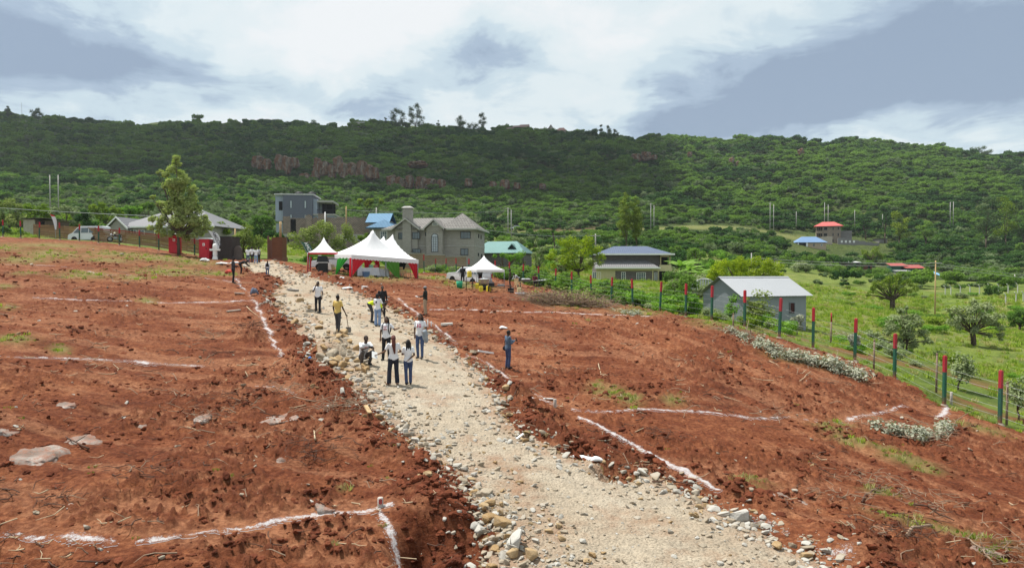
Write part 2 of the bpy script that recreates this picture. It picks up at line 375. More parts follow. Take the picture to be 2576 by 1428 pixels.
# objects
def link(o, parent=None):
 COL.objects.link(o)
 if parent is not None: o.parent = parent
 return o
def props(o, label=None, cat=None, group=None, kind=None):
 if label: o['label'] = label
 if cat: o['category'] = cat
 if group: o['group'] = group
 if kind: o['kind'] = kind
 return o
def empty(name, loc, rz=0.0, label=None, cat=None, group=None):
 o = bpy.data.objects.new(name, None)
 o.empty_display_size = 0.3
 o.location = loc
 o.rotation_euler = (0, 0, rz)
 link(o)
 return props(o, label, cat, group)
def copy_tree(o, parent=None):
 c = o.copy()
 link(c)
 c.parent = parent
 for ch in o.children:
  copy_tree(ch, c)
 return c
class MB:
 """Collects faces, then becomes one mesh object."""
 def __init__(s):
  s.v = []; s.f = []; s.m = []; s.mats = []; s.smooth = []; s.cur = 0; s.sm = False
 def mat(s, m):
  if m not in s.mats: s.mats.append(m)
  s.cur = s.mats.index(m)
  return s
 def add(s, vs, fs, sm=None):
  b = len(s.v)
  s.v.extend([tuple(v) for v in vs])
  for f in fs:
   s.f.append(tuple(b + i for i in f)); s.m.append(s.cur); s.smooth.append(s.sm if sm is None else sm)
  return s
 def box(s, c, size, rz=0.0, taper=1.0, mtx=None):
  x, y, z = size[0] / 2, size[1] / 2, size[2] / 2
  vs = [Vector((sx * x * (taper if sz > 0 else 1), sy * y * (taper if sz > 0 else 1), sz * z)) for sz in (-1, 1) for sy in (-1, 1) for sx in (-1, 1)]
  if rz: vs = [Matrix.Rotation(rz, 3, 'Z') @ v for v in vs]
  if mtx is not None: vs = [mtx @ v for v in vs]
  vs = [v + Vector(c) for v in vs]
  return s.add(vs, [(0, 2, 3, 1), (4, 5, 7, 6), (0, 1, 5, 4), (1, 3, 7, 5), (3, 2, 6, 7), (2, 0, 4, 6)], False)
 def tube(s, pts, rads, n=6, cap=True, sm=True):
  pts = [Vector(p) for p in pts]
  if not hasattr(rads, '__len__'): rads = [rads] * len(pts)
  rings = []
  t0 = (pts[1] - pts[0]).normalized()
  ref = Vector((1, 0, 0)) if abs(t0.x) < 0.8 else Vector((0, 1, 0))
  vs = []; fs = []
  for i, p in enumerate(pts):
   t = (pts[min(i + 1, len(pts) - 1)] - pts[max(i - 1, 0)])
   t = t.normalized() if t.length > 1e-9 else t0
   a = t.cross(ref)
   a = a.normalized() if a.length > 1e-6 else Vector((0, 0, 1))
   b = t.cross(a).normalized()
   ref = b.cross(t) if False else ref
   for k in range(n):
    an = 2 * PI * k / n
    vs.append(p + (a * math.cos(an) + b * math.sin(an)) * rads[i])
  for i in range(len(pts) - 1):
   for k in range(n):
    fs.append((i * n + k, i * n + (k + 1) % n, (i + 1) * n + (k + 1) % n, (i + 1) * n + k))
  s.add(vs, fs, sm)
  if cap:
   b = len(s.v) - len(vs)
   s.f.append(tuple(b + k for k in range(n - 1, -1, -1))); s.m.append(s.cur); s.smooth.append(False)
   e = b + (len(pts) - 1) * n
   s.f.append(tuple(e + k for k in range(n))); s.m.append(s.cur); s.smooth.append(False)
  return s
 def ell(s, c, r, nu=10, nv=7, mtx=None):
  vs = []; fs = []
  c = Vector(c)
  for j in range(nv + 1):
   th = PI * j / nv
   for i in range(nu):
    ph = 2 * PI * i / nu
    v = Vector((r[0] * math.sin(th) * math.cos(ph), r[1] * math.sin(th) * math.sin(ph), -r[2] * math.cos(th)))
    if mtx is not None: v = mtx @ v
    vs.append(c + v)
  for j in range(nv):
   for i in range(nu):
    a, b = j * nu + i, j * nu + (i + 1) % nu
    fs.append((a, b, b + nu, a + nu))
  return s.add(vs, fs, True)
 def lathe(s, prof, n=12, c=(0, 0, 0), sm=True):
  vs = []; fs = []
  for r, z in prof:
   for i in range(n):
    a = 2 * PI * i / n
    vs.append((c[0] + r * math.cos(a), c[1] + r * math.sin(a), c[2] + z))
  for j in range(len(prof) - 1):
   for i in range(n):
    a, b = j * n + i, j * n + (i + 1) % n
    fs.append((a, b, b + n, a + n))
  return s.add(vs, fs, sm)
 def prism(s, poly, axis, a, b):
  """poly in the two other axes, extruded along axis from a to b."""
  n = len(poly)
  def mk(p, t):
   return {'x': (t, p[0], p[1]), 'y': (p[0], t, p[1]), 'z': (p[0], p[1], t)}[axis]
  vs = [mk(p, a) for p in poly] + [mk(p, b) for p in poly]
  fs = [tuple(range(n - 1, -1, -1)), tuple(range(n, 2 * n))] + [(i, (i + 1) % n, n + (i + 1) % n, n + i) for i in range(n)]
  return s.add(vs, fs, False)
 def slab(s, quad, t):
  """A quad given thickness t downward along its normal."""
  q = [Vector(p) for p in quad]
  nrm = (q[1] - q[0]).cross(q[2] - q[0]).normalized()
  lo = [p - nrm * t for p in q]
  n = len(q)
  return s.add(q + lo, [tuple(range(n)), tuple(range(2 * n - 1, n - 1, -1))] + [(i, n + i, n + (i + 1) % n, (i + 1) % n) for i in range(n)], False)
 def mesh(s, name):
  me = bpy.data.meshes.new(name)
  me.from_pydata(s.v, [], s.f)
  for m in s.mats: me.materials.append(m)
  me.polygons.foreach_set('material_index', s.m)
  me.polygons.foreach_set('use_smooth', s.smooth)
  me.update()
  return me
 def build(s, name, m=None, parent=None, loc=None, fix=True):
  if m is not None and not s.mats: s.mats.append(m)
  me = s.mesh(name)
  if fix:
   bm = bmesh.new(); bm.from_mesh(me)
   bmesh.ops.recalc_face_normals(bm, faces=bm.faces)
   bm.to_mesh(me); bm.free()
  o = bpy.data.objects.new(name, me)
  if loc is not None: o.location = loc
  return link(o, parent)
def np_mesh(name, verts, faces, mats, smooth=True, attrs=None, mi=None):
 """Fast mesh from arrays (faces n x 3 or n x 4)."""
 me = bpy.data.meshes.new(name)
 verts = np.asarray(verts, np.float32); faces = np.asarray(faces, np.int32)
 k = faces.shape[1]
 me.vertices.add(len(verts)); me.vertices.foreach_set('co', verts.ravel())
 me.loops.add(faces.size); me.loops.foreach_set('vertex_index', faces.ravel())
 me.polygons.add(len(faces))
 me.polygons.foreach_set('loop_start', np.arange(0, faces.size, k, dtype=np.int32))
 me.polygons.foreach_set('use_smooth', np.full(len(faces), smooth))
 if mi is not None: me.polygons.foreach_set('material_index', np.asarray(mi, np.int32))
 for n, a in (attrs or {}).items():
  at_ = me.attributes.new(n, 'FLOAT', 'POINT')
  at_.data.foreach_set('value', np.asarray(a, np.float32))
 for m in mats: me.materials.append(m)
 me.update(calc_edges=True)
 return me
# materials
def lin(c):
 """sRGB 0-255 to linear."""
 return tuple(((v / 255) / 12.92 if v / 255 <= 0.04045 else ((v / 255 + 0.055) / 1.055) ** 2.4) for v in c)
class NT:
 """Small helper round a material's node tree."""
 def __init__(s, name):
  s.m = bpy.data.materials.new(name); s.m.use_nodes = True
  s.t = s.m.node_tree; s.N = s.t.nodes; s.L = s.t.links
  s.N.clear()
  s.out = s.N.new('ShaderNodeOutputMaterial')
  s.tc = s.N.new('ShaderNodeTexCoord')
  s.geo = s.N.new('ShaderNodeNewGeometry')
 def put(s, sock, v):
  if hasattr(v, 'is_linked'): s.L.new(v, sock)
  elif v is not None:
   if hasattr(sock.default_value, '__len__') and not hasattr(v, '__len__'): v = (v, v, v)
   if hasattr(sock.default_value, '__len__') and len(sock.default_value) == 4 and len(v) == 3: v = (*v, 1)
   sock.default_value = v
 def noise(s, scale, detail=4, rough=0.55, vec=None, dist=0.0, col=False):
  n = s.N.new('ShaderNodeTexNoise')
  s.L.new(vec or s.tc.outputs['Object'], n.inputs['Vector'])
  n.inputs['Scale'].default_value = scale; n.inputs['Detail'].default_value = detail
  n.inputs['Roughness'].default_value = rough; n.inputs['Distortion'].default_value = dist
  return n.outputs['Color' if col else 'Fac']
 def scaled(s, v, sc, rot=None):
  n = s.N.new('ShaderNodeMapping')
  s.L.new(v, n.inputs['Vector']); n.inputs['Scale'].default_value = sc
  if rot: n.inputs['Rotation'].default_value = rot
  return n.outputs[0]
 def ramp(s, fac, stops, interp='LINEAR'):
  n = s.N.new('ShaderNodeValToRGB'); n.color_ramp.interpolation = interp
  e = n.color_ramp.elements
  while len(e) < len(stops): e.new(0.5)
  for el, (p, c) in zip(e, stops):
   el.position = p; el.color = (*c, 1) if hasattr(c, '__len__') else (c, c, c, 1)
  s.L.new(fac, n.inputs['Fac'])
  return n.outputs['Color']
 def mix(s, fac, a, b, typ='MIX'):
  n = s.N.new('ShaderNodeMixRGB'); n.blend_type = typ
  s.put(n.inputs['Fac'], fac); s.put(n.inputs[1], a); s.put(n.inputs[2], b)
  return n.outputs[0]
 def math(s, op, a, b=None, c=None, clamp=False):
  n = s.N.new('ShaderNodeMath'); n.operation = op; n.use_clamp = clamp
  for i, v in enumerate((a, b, c)):
   if v is not None: s.put(n.inputs[i], v)
  return n.outputs[0]
 def attr(s, name, typ='GEOMETRY'):
  n = s.N.new('ShaderNodeAttribute'); n.attribute_name = name; n.attribute_type = typ
  return n.outputs['Fac']
 def random(s):
  return s.N.new('ShaderNodeObjectInfo').outputs['Random']
 def bump(s, h, strength=0.5, dist=0.05):
  n = s.N.new('ShaderNodeBump'); n.inputs['Strength'].default_value = strength; n.inputs['Distance'].default_value = dist
  s.L.new(h, n.inputs['Height'])
  return n.outputs[0]
 def principled(s, color, rough=0.7, metal=0.0, normal=None, spec=0.3, **kw):
  p = s.N.new('ShaderNodeBsdfPrincipled')
  s.put(p.inputs['Base Color'], color); s.put(p.inputs['Roughness'], rough); s.put(p.inputs['Metallic'], metal)
  p.inputs['Specular IOR Level'].default_value = spec
  if normal is not None: s.L.new(normal, p.inputs['Normal'])
  for k, v in kw.items(): s.put(p.inputs[k.replace('_', ' ')], v)
  s.L.new(p.outputs[0], s.out.inputs['Surface'])
  return s.m
_MC = {}
def plain(name, color, rough=0.6, var=0.18, scale=3.0, metal=0.0, spec=0.3, bump=0.0):
 """A plain coloured surface with slight mottling and wear."""
 if name in _MC: return _MC[name]
 t = NT(name)
 n = t.noise(scale, 5, 0.6)
 c = t.mix(t.ramp(n, [(0.3, 0.0), (0.7, 1.0)]), tuple(v * (1 - var) for v in color), tuple(min(1, v * (1 + var)) for v in color))
 nb = t.bump(t.noise(scale * 6, 3), bump, 0.02) if bump else None
 _MC[name] = t.principled(c, t.math('MULTIPLY_ADD', n, 0.2, rough - 0.1), metal, nb, spec)
 return _MC[name]
def glass(name='window_glass', tint=(0.05, 0.07, 0.08)):
 if name in _MC: return _MC[name]
 t = NT(name)
 c = t.mix(t.noise(1.5, 2), tint, tuple(v * 2.2 for v in tint))
 _MC[name] = t.principled(c, 0.06, 0.0, None, 0.8)
 return _MC[name]
# the land
def m_soil(lime=False):
 t = NT('lime_dusted_soil' if lime else 'red_soil')
 P = t.tc.outputs['Object']
 big = t.noise(0.22, 5, 0.6)
 med = t.noise(1.6, 6, 0.62)
 fine = t.noise(9.0, 6, 0.7)
 grit = t.noise(38.0, 3, 0.7)
 f = t.math('ADD', t.math('MULTIPLY', big, 0.5), t.math('MULTIPLY', med, 0.5))
 c = t.ramp(f, [(0.32, (0.078, 0.023, 0.011)), (0.44, (0.178, 0.056, 0.025)), (0.55, (0.255, 0.093, 0.042)), (0.68, (0.385, 0.172, 0.082))])
 cr = t.math('MULTIPLY', t.attr('crust'), t.math('MULTIPLY_ADD', med, 1.2, 0.1), None, True)
 c = t.mix(t.math('MULTIPLY', cr, 0.75), c, t.mix(fine, (0.33, 0.14, 0.07), (0.44, 0.235, 0.13)))
 c = t.mix(t.ramp(fine, [(0.36, 0.0), (0.58, 0.95)]), c, t.mix(1.0, c, (0.45, 0.37, 0.36), 'MULTIPLY'))
 cl = t.math('MULTIPLY', t.attr('clod'), t.math('MULTIPLY_ADD', fine, 1.4, 0.25), None, True)
 c = t.mix(t.math('MULTIPLY', cl, 0.7), c, (0.115, 0.037, 0.019))
 c = t.mix(t.ramp(grit, [(0.68, 0.0), (0.76, 0.5)]), c, (0.32, 0.19, 0.13))
 w = t.math('MULTIPLY', t.attr('weed'), 1.1, None, True)
 c = t.mix(w, c, t.mix(med, (0.15, 0.13, 0.045), (0.20, 0.15, 0.06)))
 h = t.math('ADD', t.math('MULTIPLY', fine, 0.7), t.math('MULTIPLY', grit, 0.3))
 if lime:
  q = t.math('ADD', t.attr('lime'), t.math('MULTIPLY', t.math('SUBTRACT', t.math('ADD', t.math('MULTIPLY', fine, 0.6), t.math('MULTIPLY', grit, 0.4)), 0.5), 5.0))
  c = t.mix(t.ramp(q, [(0.35, 0.0), (0.65, 0.4), (1.0, 0.85)]), c, (0.55, 0.535, 0.54))
 return t.principled(c, 0.95, 0, t.bump(h, 1.0, 0.09), 0.1)
def m_road():
 t = NT('gravel')
 big = t.noise(0.4, 5, 0.6); med = t.noise(3.0, 6, 0.65); fine = t.noise(22.0, 5, 0.7)
 c = t.ramp(big, [(0.3, (0.33, 0.255, 0.18)), (0.5, (0.42, 0.35, 0.26)), (0.7, (0.46, 0.40, 0.315))])
 c = t.mix(t.ramp(med, [(0.4, 0.0), (0.68, 0.7)]), c, (0.27, 0.225, 0.17))
 c = t.mix(t.ramp(fine, [(0.36, 0.7), (0.52, 0.0)]), c, (0.14, 0.11, 0.08))
 c = t.mix(t.ramp(t.noise(0.55, 5, 0.7, t.scaled(t.tc.outputs['Object'], (1, 1, 1), (0, 0, 1))), [(0.52, 0.0), (0.68, 0.6)]), c, (0.25, 0.13, 0.07))
 c = t.mix(t.math('MULTIPLY', t.attr('weed'), t.math('MULTIPLY_ADD', med, 1.6, -0.2), None, True), c, (0.25, 0.115, 0.058))
 v = t.N.new('ShaderNodeTexVoronoi'); v.inputs['Scale'].default_value = 14; t.L.new(t.tc.outputs['Object'], v.inputs['Vector'])
 h = t.math('ADD', t.math('MULTIPLY', fine, 0.6), t.math('MULTIPLY', v.outputs['Distance'], -0.5))
 return t.principled(c, 0.92, 0, t.bump(h, 1.0, 0.07), 0.15)
def m_meadow():
 t = NT('meadow_grass')
 P = t.tc.outputs['Object']
 big = t.noise(0.05, 5, 0.6); med = t.noise(0.5, 6, 0.65); fine = t.noise(5.0, 6, 0.75)
 c = t.ramp(big, [(0.3, (0.105, 0.155, 0.025)), (0.5, (0.165, 0.215, 0.038)), (0.7, (0.225, 0.235, 0.06))])
 c = t.mix(t.ramp(med, [(0.42, 0.0), (0.62, 0.9)]), c, (0.08, 0.115, 0.024))
 c = t.mix(t.ramp(t.noise(0.16, 5, 0.7), [(0.52, 0.0), (0.66, 0.75)]), c, (0.24, 0.215, 0.075))
 c = t.mix(t.ramp(fine, [(0.35, 0.7), (0.6, 0.0)]), c, (0.055, 0.085, 0.02))
 bare = t.math('MULTIPLY', t.attr('clod'), 1.0, None, True)
 c = t.mix(bare, c, t.mix(fine, (0.13, 0.042, 0.022), (0.24, 0.095, 0.05)))
 return t.principled(c, 0.95, 0, t.bump(fine, 1.0, 0.15), 0.1)
def m_hill():
 t = NT('hillside_ground')
 big = t.noise(0.02, 5, 0.6); fine = t.noise(0.6, 6, 0.7)
 c = t.ramp(big, [(0.35, (0.055, 0.085, 0.022)), (0.6, (0.11, 0.135, 0.035))])
 c = t.mix(t.ramp(fine, [(0.4, 0.7), (0.6, 0.0)]), c, (0.02, 0.035, 0.010))
 bare = t.math('MULTIPLY', t.attr('clod'), t.ramp(t.noise(0.25, 4), [(0.4, 0.1), (0.6, 1.0)]), None, True)
 c = t.mix(bare, c, (0.15, 0.085, 0.055))
 verge = t.math('MULTIPLY', t.attr('weed'), 1.0, None, True)
 c = t.mix(verge, c, (0.17, 0.18, 0.06))
 return t.principled(c, 0.95, 0, t.bump(fine, 1.0, 1.5), 0.1)
TERRACE = [(1220, 588, 268), (1297, 584, 270), (1450, 583, 275), (1600, 580, 280), (1750, 577, 285), (1900, 572, 290), (2080, 574, 300)]
TERRACE_XY = [(at(*p).x, at(*p).y) for p in TERRACE]
def bare_patch(x, y, sp, r):
 return smooth(0.43, 0.55, fbm(x * 0.45 + 3, y * 0.45, 4, 140)) * smooth(-11, -4, sp) * smooth(-0.6, -2.2, sp) * smooth(46, 36, r)
def build_ground():
 az = np.r_[np.linspace(-62, -39, 40, endpoint=False), np.linspace(-39, 39, 800), np.linspace(39, 62, 41)[1:]]
 az = np.radians(az)
 rr = np.r_[np.exp(np.linspace(math.log(4.2), math.log(10.2), 40, endpoint=False)),
               np.exp(np.linspace(math.log(10.2), math.log(100), 420, endpoint=False)),
               np.exp(np.linspace(math.log(100), math.log(900), 120))]
 A, Rr = np.meshgrid(az, rr)
 X = Rr * np.sin(A); Y = Rr * np.cos(A)
 Z, sr, sp, clod, weed, soil, road = ground_fields(X, Y)
 na, nr = len(az), len(rr)
 far = Rr > 215
 q_ = smooth(-1.0, 2.0, X + (Y - 40) * 0.42)
 u_ = X * _TRACK_R[0] + Y * _TRACK_R[1]; v_ = X * _TRACK_R[1] - Y * _TRACK_R[0]
 crust = smooth(0.50, 0.60, fbm(v_ * 1.9, u_ * 0.16, 4, 240)) * q_ + smooth(0.50, 0.60, fbm(Y * 1.25 + X * 0.25, X * 0.22, 4, 241)) * (1 - q_)
 crust = crust * (1 - clod)
 dt = d_line(X, Y, TERRACE_XY)
 t_on = smooth(16, 5, dt) * far
 side = np.zeros_like(X)
 clod = np.where(far, smooth(13, 6, np.hypot(dt - 9, 0)) * (Y > np.interp(X, [p[0] for p in TERRACE_XY], [p[1] for p in TERRACE_XY])) * far * (X < 60), clod)
 weed = np.where(far, smooth(7, 3, dt), weed)
 out = (sp < 0) & (Rr < 60)
 clod = np.where(out, bare_patch(X, Y, sp, Rr), clod)
 weed = np.where(out & (Rr < 60), 0, weed)
 weed = np.where(road > 0.5, 0.8 * smooth(0.9, 0.0, sr) + 0.5 * (np.exp(-((sr - 1.35) / 0.16) ** 2) + np.exp(-((sr - 2.6) / 0.2) ** 2)) * smooth(0.4, 0.6, fbm(X * 0.4, Y * 0.4, 3, 250)), weed)
 V = np.c_[X.ravel(), Y.ravel(), Z.ravel()]
 idx = np.arange(nr * na).reshape(nr, na)
 Fq = np.stack([idx[:-1, :-1], idx[:-1, 1:], idx[1:, 1:], idx[1:, :-1]], -1).reshape(-1, 4)[:, ::-1]
 def favg(a): return (a[:-1, :-1] + a[:-1, 1:] + a[1:, 1:] + a[1:, :-1]).ravel() / 4
 fr, fs, fR = favg(road), favg(soil), favg(Rr)
 cls = np.where(fr > 0.5, 1, np.where((fs > 0.5), 0, np.where(fR > 215, 3, 2)))
 cls = np.where(fR > 215, 3, cls)
 msl = m_soil(True)
 for i, (pxs, w, th, lab) in enumerate(LIMES):
  pts = [hit(*p) for p in pxs]
  xs, ys = [p.x for p in pts], [p.y for p in pts]
  B = (X > min(xs) - 1) & (X < max(xs) + 1) & (Y > min(ys) - 1) & (Y < max(ys) + 1)
  if not B.any(): continue
  x_, y_ = X[B], Y[B]
  wx = (fbm(x_ * 1.3, y_ * 1.3, 3, 170 + i) - 0.5) * w * 0.9
  dd = d_line(x_ + wx, y_ + wx, [(p.x, p.y) for p in pts]) / (w * 0.5 * (0.5 + 1.0 * fbm(x_ * 0.9, y_ * 0.9, 2, 180 + i)))
  v = 0.95 - dd + 1.3 * (fbm(x_ * 4, y_ * 4, 4, 190) - 0.5) + 1.2 * (fbm(x_ * 0.6, y_ * 0.6, 3, 195 + i) - 0.5) - (th - 0.36) * 3.0
  lim = np.zeros_like(X); lim[B] = np.where(dd < 1.7, np.clip(v, 0, 1), 0)
  on = np.zeros_like(X); on[B] = (dd < 1.5) & (v > 0.02)
  cls = np.where((favg(on) > 0.45) & (cls < 2), 10 + i, cls)
  f = Fq[cls == 10 + i]
  if not len(f): continue
  u, inv = np.unique(f.ravel(), return_inverse=True)
  o = link(bpy.data.objects.new('lime_line', np_mesh('lime_line', V[u] + [0, 0, 0.006], inv.reshape(-1, 4), [msl], True, {'clod': clod.ravel()[u], 'weed': weed.ravel()[u], 'crust': crust.ravel()[u], 'lime': lim.ravel()[u]})))
  props(o, lab, kind='structure')
 for k, name, m in ((0, 'bare_soil_ground', m_soil()), (1, 'gravel_road', m_road()), (2, 'meadow_ground', m_meadow()), (3, 'hill', m_hill())):
  f = Fq[cls == k]
  u, inv = np.unique(f.ravel(), return_inverse=True)
  me = np_mesh(name, V[u], inv.reshape(-1, 4), [m], True, {'clod': clod.ravel()[u], 'weed': weed.ravel()[u], 'crust': crust.ravel()[u]})
  o = link(bpy.data.objects.new(name, me))
  props(o, {'bare_soil_ground': 'bare red soil of the cleared plots, churned and clodded', 'gravel_road': 'pale crushed stone access road climbing through the red plots',
                  'meadow_ground': 'green grassy land beyond the wire fence', 'hill': 'long bush covered hill under the clouds'}[name], kind='structure')
build_ground()
# leaves, crowns
def m_leaf(name, dark, light, trans=0.3, nscale=0.15):
 if name in _MC: return _MC[name]
 dark = tuple(v * 1.75 for v in dark); light = tuple(v * 1.75 for v in light)
 t = NT(name)
 rnd = t.random()
 n = t.noise(nscale, 3, 0.6, t.geo.outputs['Position'])
 f = t.math('ADD', t.math('MULTIPLY', rnd, 0.6), t.math('MULTIPLY', n, 0.4))
 fine = t.noise(2.5, 2, 0.5, t.geo.outputs['Position'])
 c = t.mix(f, dark, light)
 c = t.mix(t.math('MULTIPLY', fine, 0.6), c, t.mix(1.0, c, (0.62, 0.68, 0.6), 'MULTIPLY'))
 d = t.N.new('ShaderNodeBsdfDiffuse'); t.L.new(c, d.inputs['Color'])
 tr = t.N.new('ShaderNodeBsdfTranslucent'); t.L.new(t.mix(1.0, c, (0.92, 1.12, 0.5), 'MULTIPLY'), tr.inputs['Color'])
 ms = t.N.new('ShaderNodeMixShader'); ms.inputs[0].default_value = trans
 t.L.new(d.outputs[0], ms.inputs[1]); t.L.new(tr.outputs[0], ms.inputs[2])
 t.L.new(ms.outputs[0], t.out.inputs['Surface'])
 _MC[name] = t.m
 return t.m
def m_bark(name='bark', c=(0.10, 0.075, 0.055)):
 if name in _MC: return _MC[name]
 t = NT(name)
 n = t.noise(4, 5, 0.6, t.scaled(t.tc.outputs['Object'], (3, 3, 0.5)))
 _MC[name] = t.principled(t.mix(n, tuple(v * 0.6 for v in c), tuple(v * 1.4 for v in c)), 0.9, 0, t.bump(n, 0.6, 0.05), 0.1)
 return _MC[name]
def leaf_arrays(lobes, n, ls, seed=0, up=0.8, shell=0.5, aspect=0.55, rnd=0.6):
 """Small leaf-spray faces spread through the shells of the lobes: verts, faces."""
 g = np.random.default_rng(seed)
 L = np.array(lobes, float)
 w = (L[:, 3] * L[:, 4] + L[:, 4] * L[:, 5] + L[:, 3] * L[:, 5]); w = w / w.sum()
 k = g.choice(len(L), n, p=w)
 d = g.normal(size=(n, 3)); d /= np.linalg.norm(d, axis=1)[:, None]
 rad = 1 - shell * g.random(n) ** 1.6
 c = L[k, :3] + d * L[k, 3:6] * rad[:, None] * (0.9 + 0.22 * g.random(n))[:, None]
 nr = d + np.array([0, 0, up]) + g.normal(size=(n, 3)) * rnd
 nr /= np.linalg.norm(nr, axis=1)[:, None]
 a = np.cross(nr, g.normal(size=(n, 3))); a /= np.linalg.norm(a, axis=1)[:, None]
 b = np.cross(nr, a)
 s = ls * (0.6 + 0.8 * g.random(n))
 a *= s[:, None]; b *= (s * aspect)[:, None]
 V = np.stack([c - a * 0.5, c + b * 0.5 + a * 0.05, c + a * 0.55, c - b * 0.5 + a * 0.05], 1).reshape(-1, 3)
 Fc = np.arange(n * 4).reshape(n, 4)
 return V, Fc
def lobes_round(n, rad, h, zc, lobe, seed, squash=0.8):
 g = random.Random(seed)
 out = []
 for i in range(n):
  a = g.random() * 2 * PI
  q = math.sqrt(g.random()) * rad
  zz = zc + (g.random() - 0.45) * h * math.sqrt(max(0, 1 - (q / (rad * 1.25)) ** 2))
  s = lobe * g.uniform(0.65, 1.25)
  out.append((q * math.cos(a), q * math.sin(a), zz, s, s, s * squash))
 return out
def crown_obj(name, lobes, n, ls, m, seed=0, parent=None, **kw):
 V, Fc = leaf_arrays(lobes, n, ls, seed, **kw)
 me = np_mesh(name, V, Fc, [m], False)
 o = bpy.data.objects.new(name, me)
 if parent != 'none': link(o, parent)
 return o
def limbs(mb, lobes, base=(0, 0, 0), r=0.15, fork=0.35, n=None, seed=0):
 g = random.Random(seed)
 b = Vector(base)
 pick = lobes if n is None else g.sample(lobes, min(n, len(lobes)))
 cz = sum(l[2] for l in lobes) / len(lobes)
 f = b + Vector((g.uniform(-.1, .1), g.uniform(-.1, .1), (cz - b.z) * fork))
 mb.tube([b + Vector((0, 0, -0.4)), (b + f) / 2 + Vector((g.uniform(-.05, .05), g.uniform(-.05, .05), 0)), f], [r * 1.2, r, r * 0.8], 7)
 for l in pick:
  e = Vector(l[:3])
  m_ = (f + e) / 2 + Vector((g.uniform(-.2, .2), g.uniform(-.2, .2), g.uniform(-.1, .3))) * (e - f).length * 0.25
  mb.tube([f, m_, e], [r * 0.6, r * 0.4, r * 0.12], 5)
 return mb
# scatter by geometry nodes (stuff only)
def scatter(name, pts, scl, rot, idx, protos, label, tilt=None):
 n = len(pts)
 me = bpy.data.meshes.new(name)
 me.vertices.add(n); me.vertices.foreach_set('co', np.asarray(pts, np.float32).ravel())
 for nm, typ, a in (('scl', 'FLOAT_VECTOR', scl), ('rot', 'FLOAT_VECTOR', rot), ('pick', 'INT', idx)):
  at_ = me.attributes.new(nm, typ, 'POINT')
  at_.data.foreach_set('vector' if typ == 'FLOAT_VECTOR' else 'value', np.asarray(a, np.int32 if typ == 'INT' else np.float32).ravel())
 o = link(bpy.data.objects.new(name, me))
 ng = bpy.data.node_groups.new(name, 'GeometryNodeTree')
 ng.interface.new_socket('Geometry', in_out='INPUT', socket_type='NodeSocketGeometry')
 ng.interface.new_socket('Geometry', in_out='OUTPUT', socket_type='NodeSocketGeometry')
 N, L = ng.nodes, ng.links
 gi, go = N.new('NodeGroupInput'), N.new('NodeGroupOutput')
 iop = N.new('GeometryNodeInstanceOnPoints')
 L.new(gi.outputs[0], iop.inputs['Points'])
 jn = N.new('GeometryNodeJoinGeometry')
 for p in reversed(protos):
  oi = N.new('GeometryNodeObjectInfo'); oi.inputs['Object'].default_value = p; oi.inputs['As Instance'].default_value = True
  L.new(oi.outputs['Geometry'], jn.inputs[0])
 L.new(jn.outputs[0], iop.inputs['Instance'])
 iop.inputs['Pick Instance'].default_value = True
 def na(nm, typ):
  a = N.new('GeometryNodeInputNamedAttribute'); a.data_type = typ; a.inputs['Name'].default_value = nm
  return a.outputs['Attribute']
 L.new(na('pick', 'INT'), iop.inputs['Instance Index'])
 L.new(na('scl', 'FLOAT_VECTOR'), iop.inputs['Scale'])
 e2r = N.new('FunctionNodeEulerToRotation')
 L.new(na('rot', 'FLOAT_VECTOR'), e2r.inputs[0]); L.new(e2r.outputs[0], iop.inputs['Rotation'])
 L.new(iop.outputs[0], go.inputs[0])
 md = o.modifiers.new('scatter', 'NODES'); md.node_group = ng
 return props(o, label, kind='stuff')
# the bush of the hillside
LEAF = {
 'bush_green': m_leaf('bush_green', (0.022, 0.055, 0.017), (0.112, 0.172, 0.038), 0.4),
 'bush_grey': m_leaf('bush_grey', (0.070, 0.100, 0.045), (0.135, 0.165, 0.085)),
 'bush_yellow': m_leaf('bush_yellow', (0.075, 0.12, 0.014), (0.135, 0.175, 0.024)),
 'bush_dark': m_leaf('bush_dark', (0.020, 0.048, 0.016), (0.050, 0.095, 0.026)),
 'bush_mid': m_leaf('bush_mid', (0.05, 0.095, 0.02), (0.125, 0.185, 0.038), 0.4),
 'silver': m_leaf('silver', (0.17, 0.172, 0.13), (0.275, 0.272, 0.22), 0.15),
 'light_tree': m_leaf('light_tree', (0.15, 0.185, 0.055), (0.27, 0.29, 0.12), 0.4, 0.6),
 'eucalypt': m_leaf('eucalypt', (0.035, 0.055, 0.022), (0.06, 0.085, 0.035)),
}
_hp = []
for i, (nl, rad, h, zc, lb, mk) in enumerate([(7, 1.5, 1.6, 1.5, 1.0, 'bush_green'), (9, 1.9, 1.6, 1.6, 0.95, 'bush_green'), (5, 1.0, 2.0, 2.0, 1.05, 'bush_green'),
                                             (8, 2.0, 0.9, 2.3, 0.9, 'bush_mid'), (6, 1.3, 1.2, 1.2, 0.85, 'bush_grey'), (7, 1.5, 1.2, 1.3, 0.8, 'bush_grey'), (10, 2.2, 1.0, 2.4, 0.85, 'bush_dark')]):
 lo = lobes_round(nl, rad, h, zc, lb, 100 + i)
 _hp.append(crown_obj('hill_bush_form', lo, 800, 0.44, LEAF[mk], i, 'none', aspect=0.8, up=0.4, rnd=0.8))
CLEAR = []
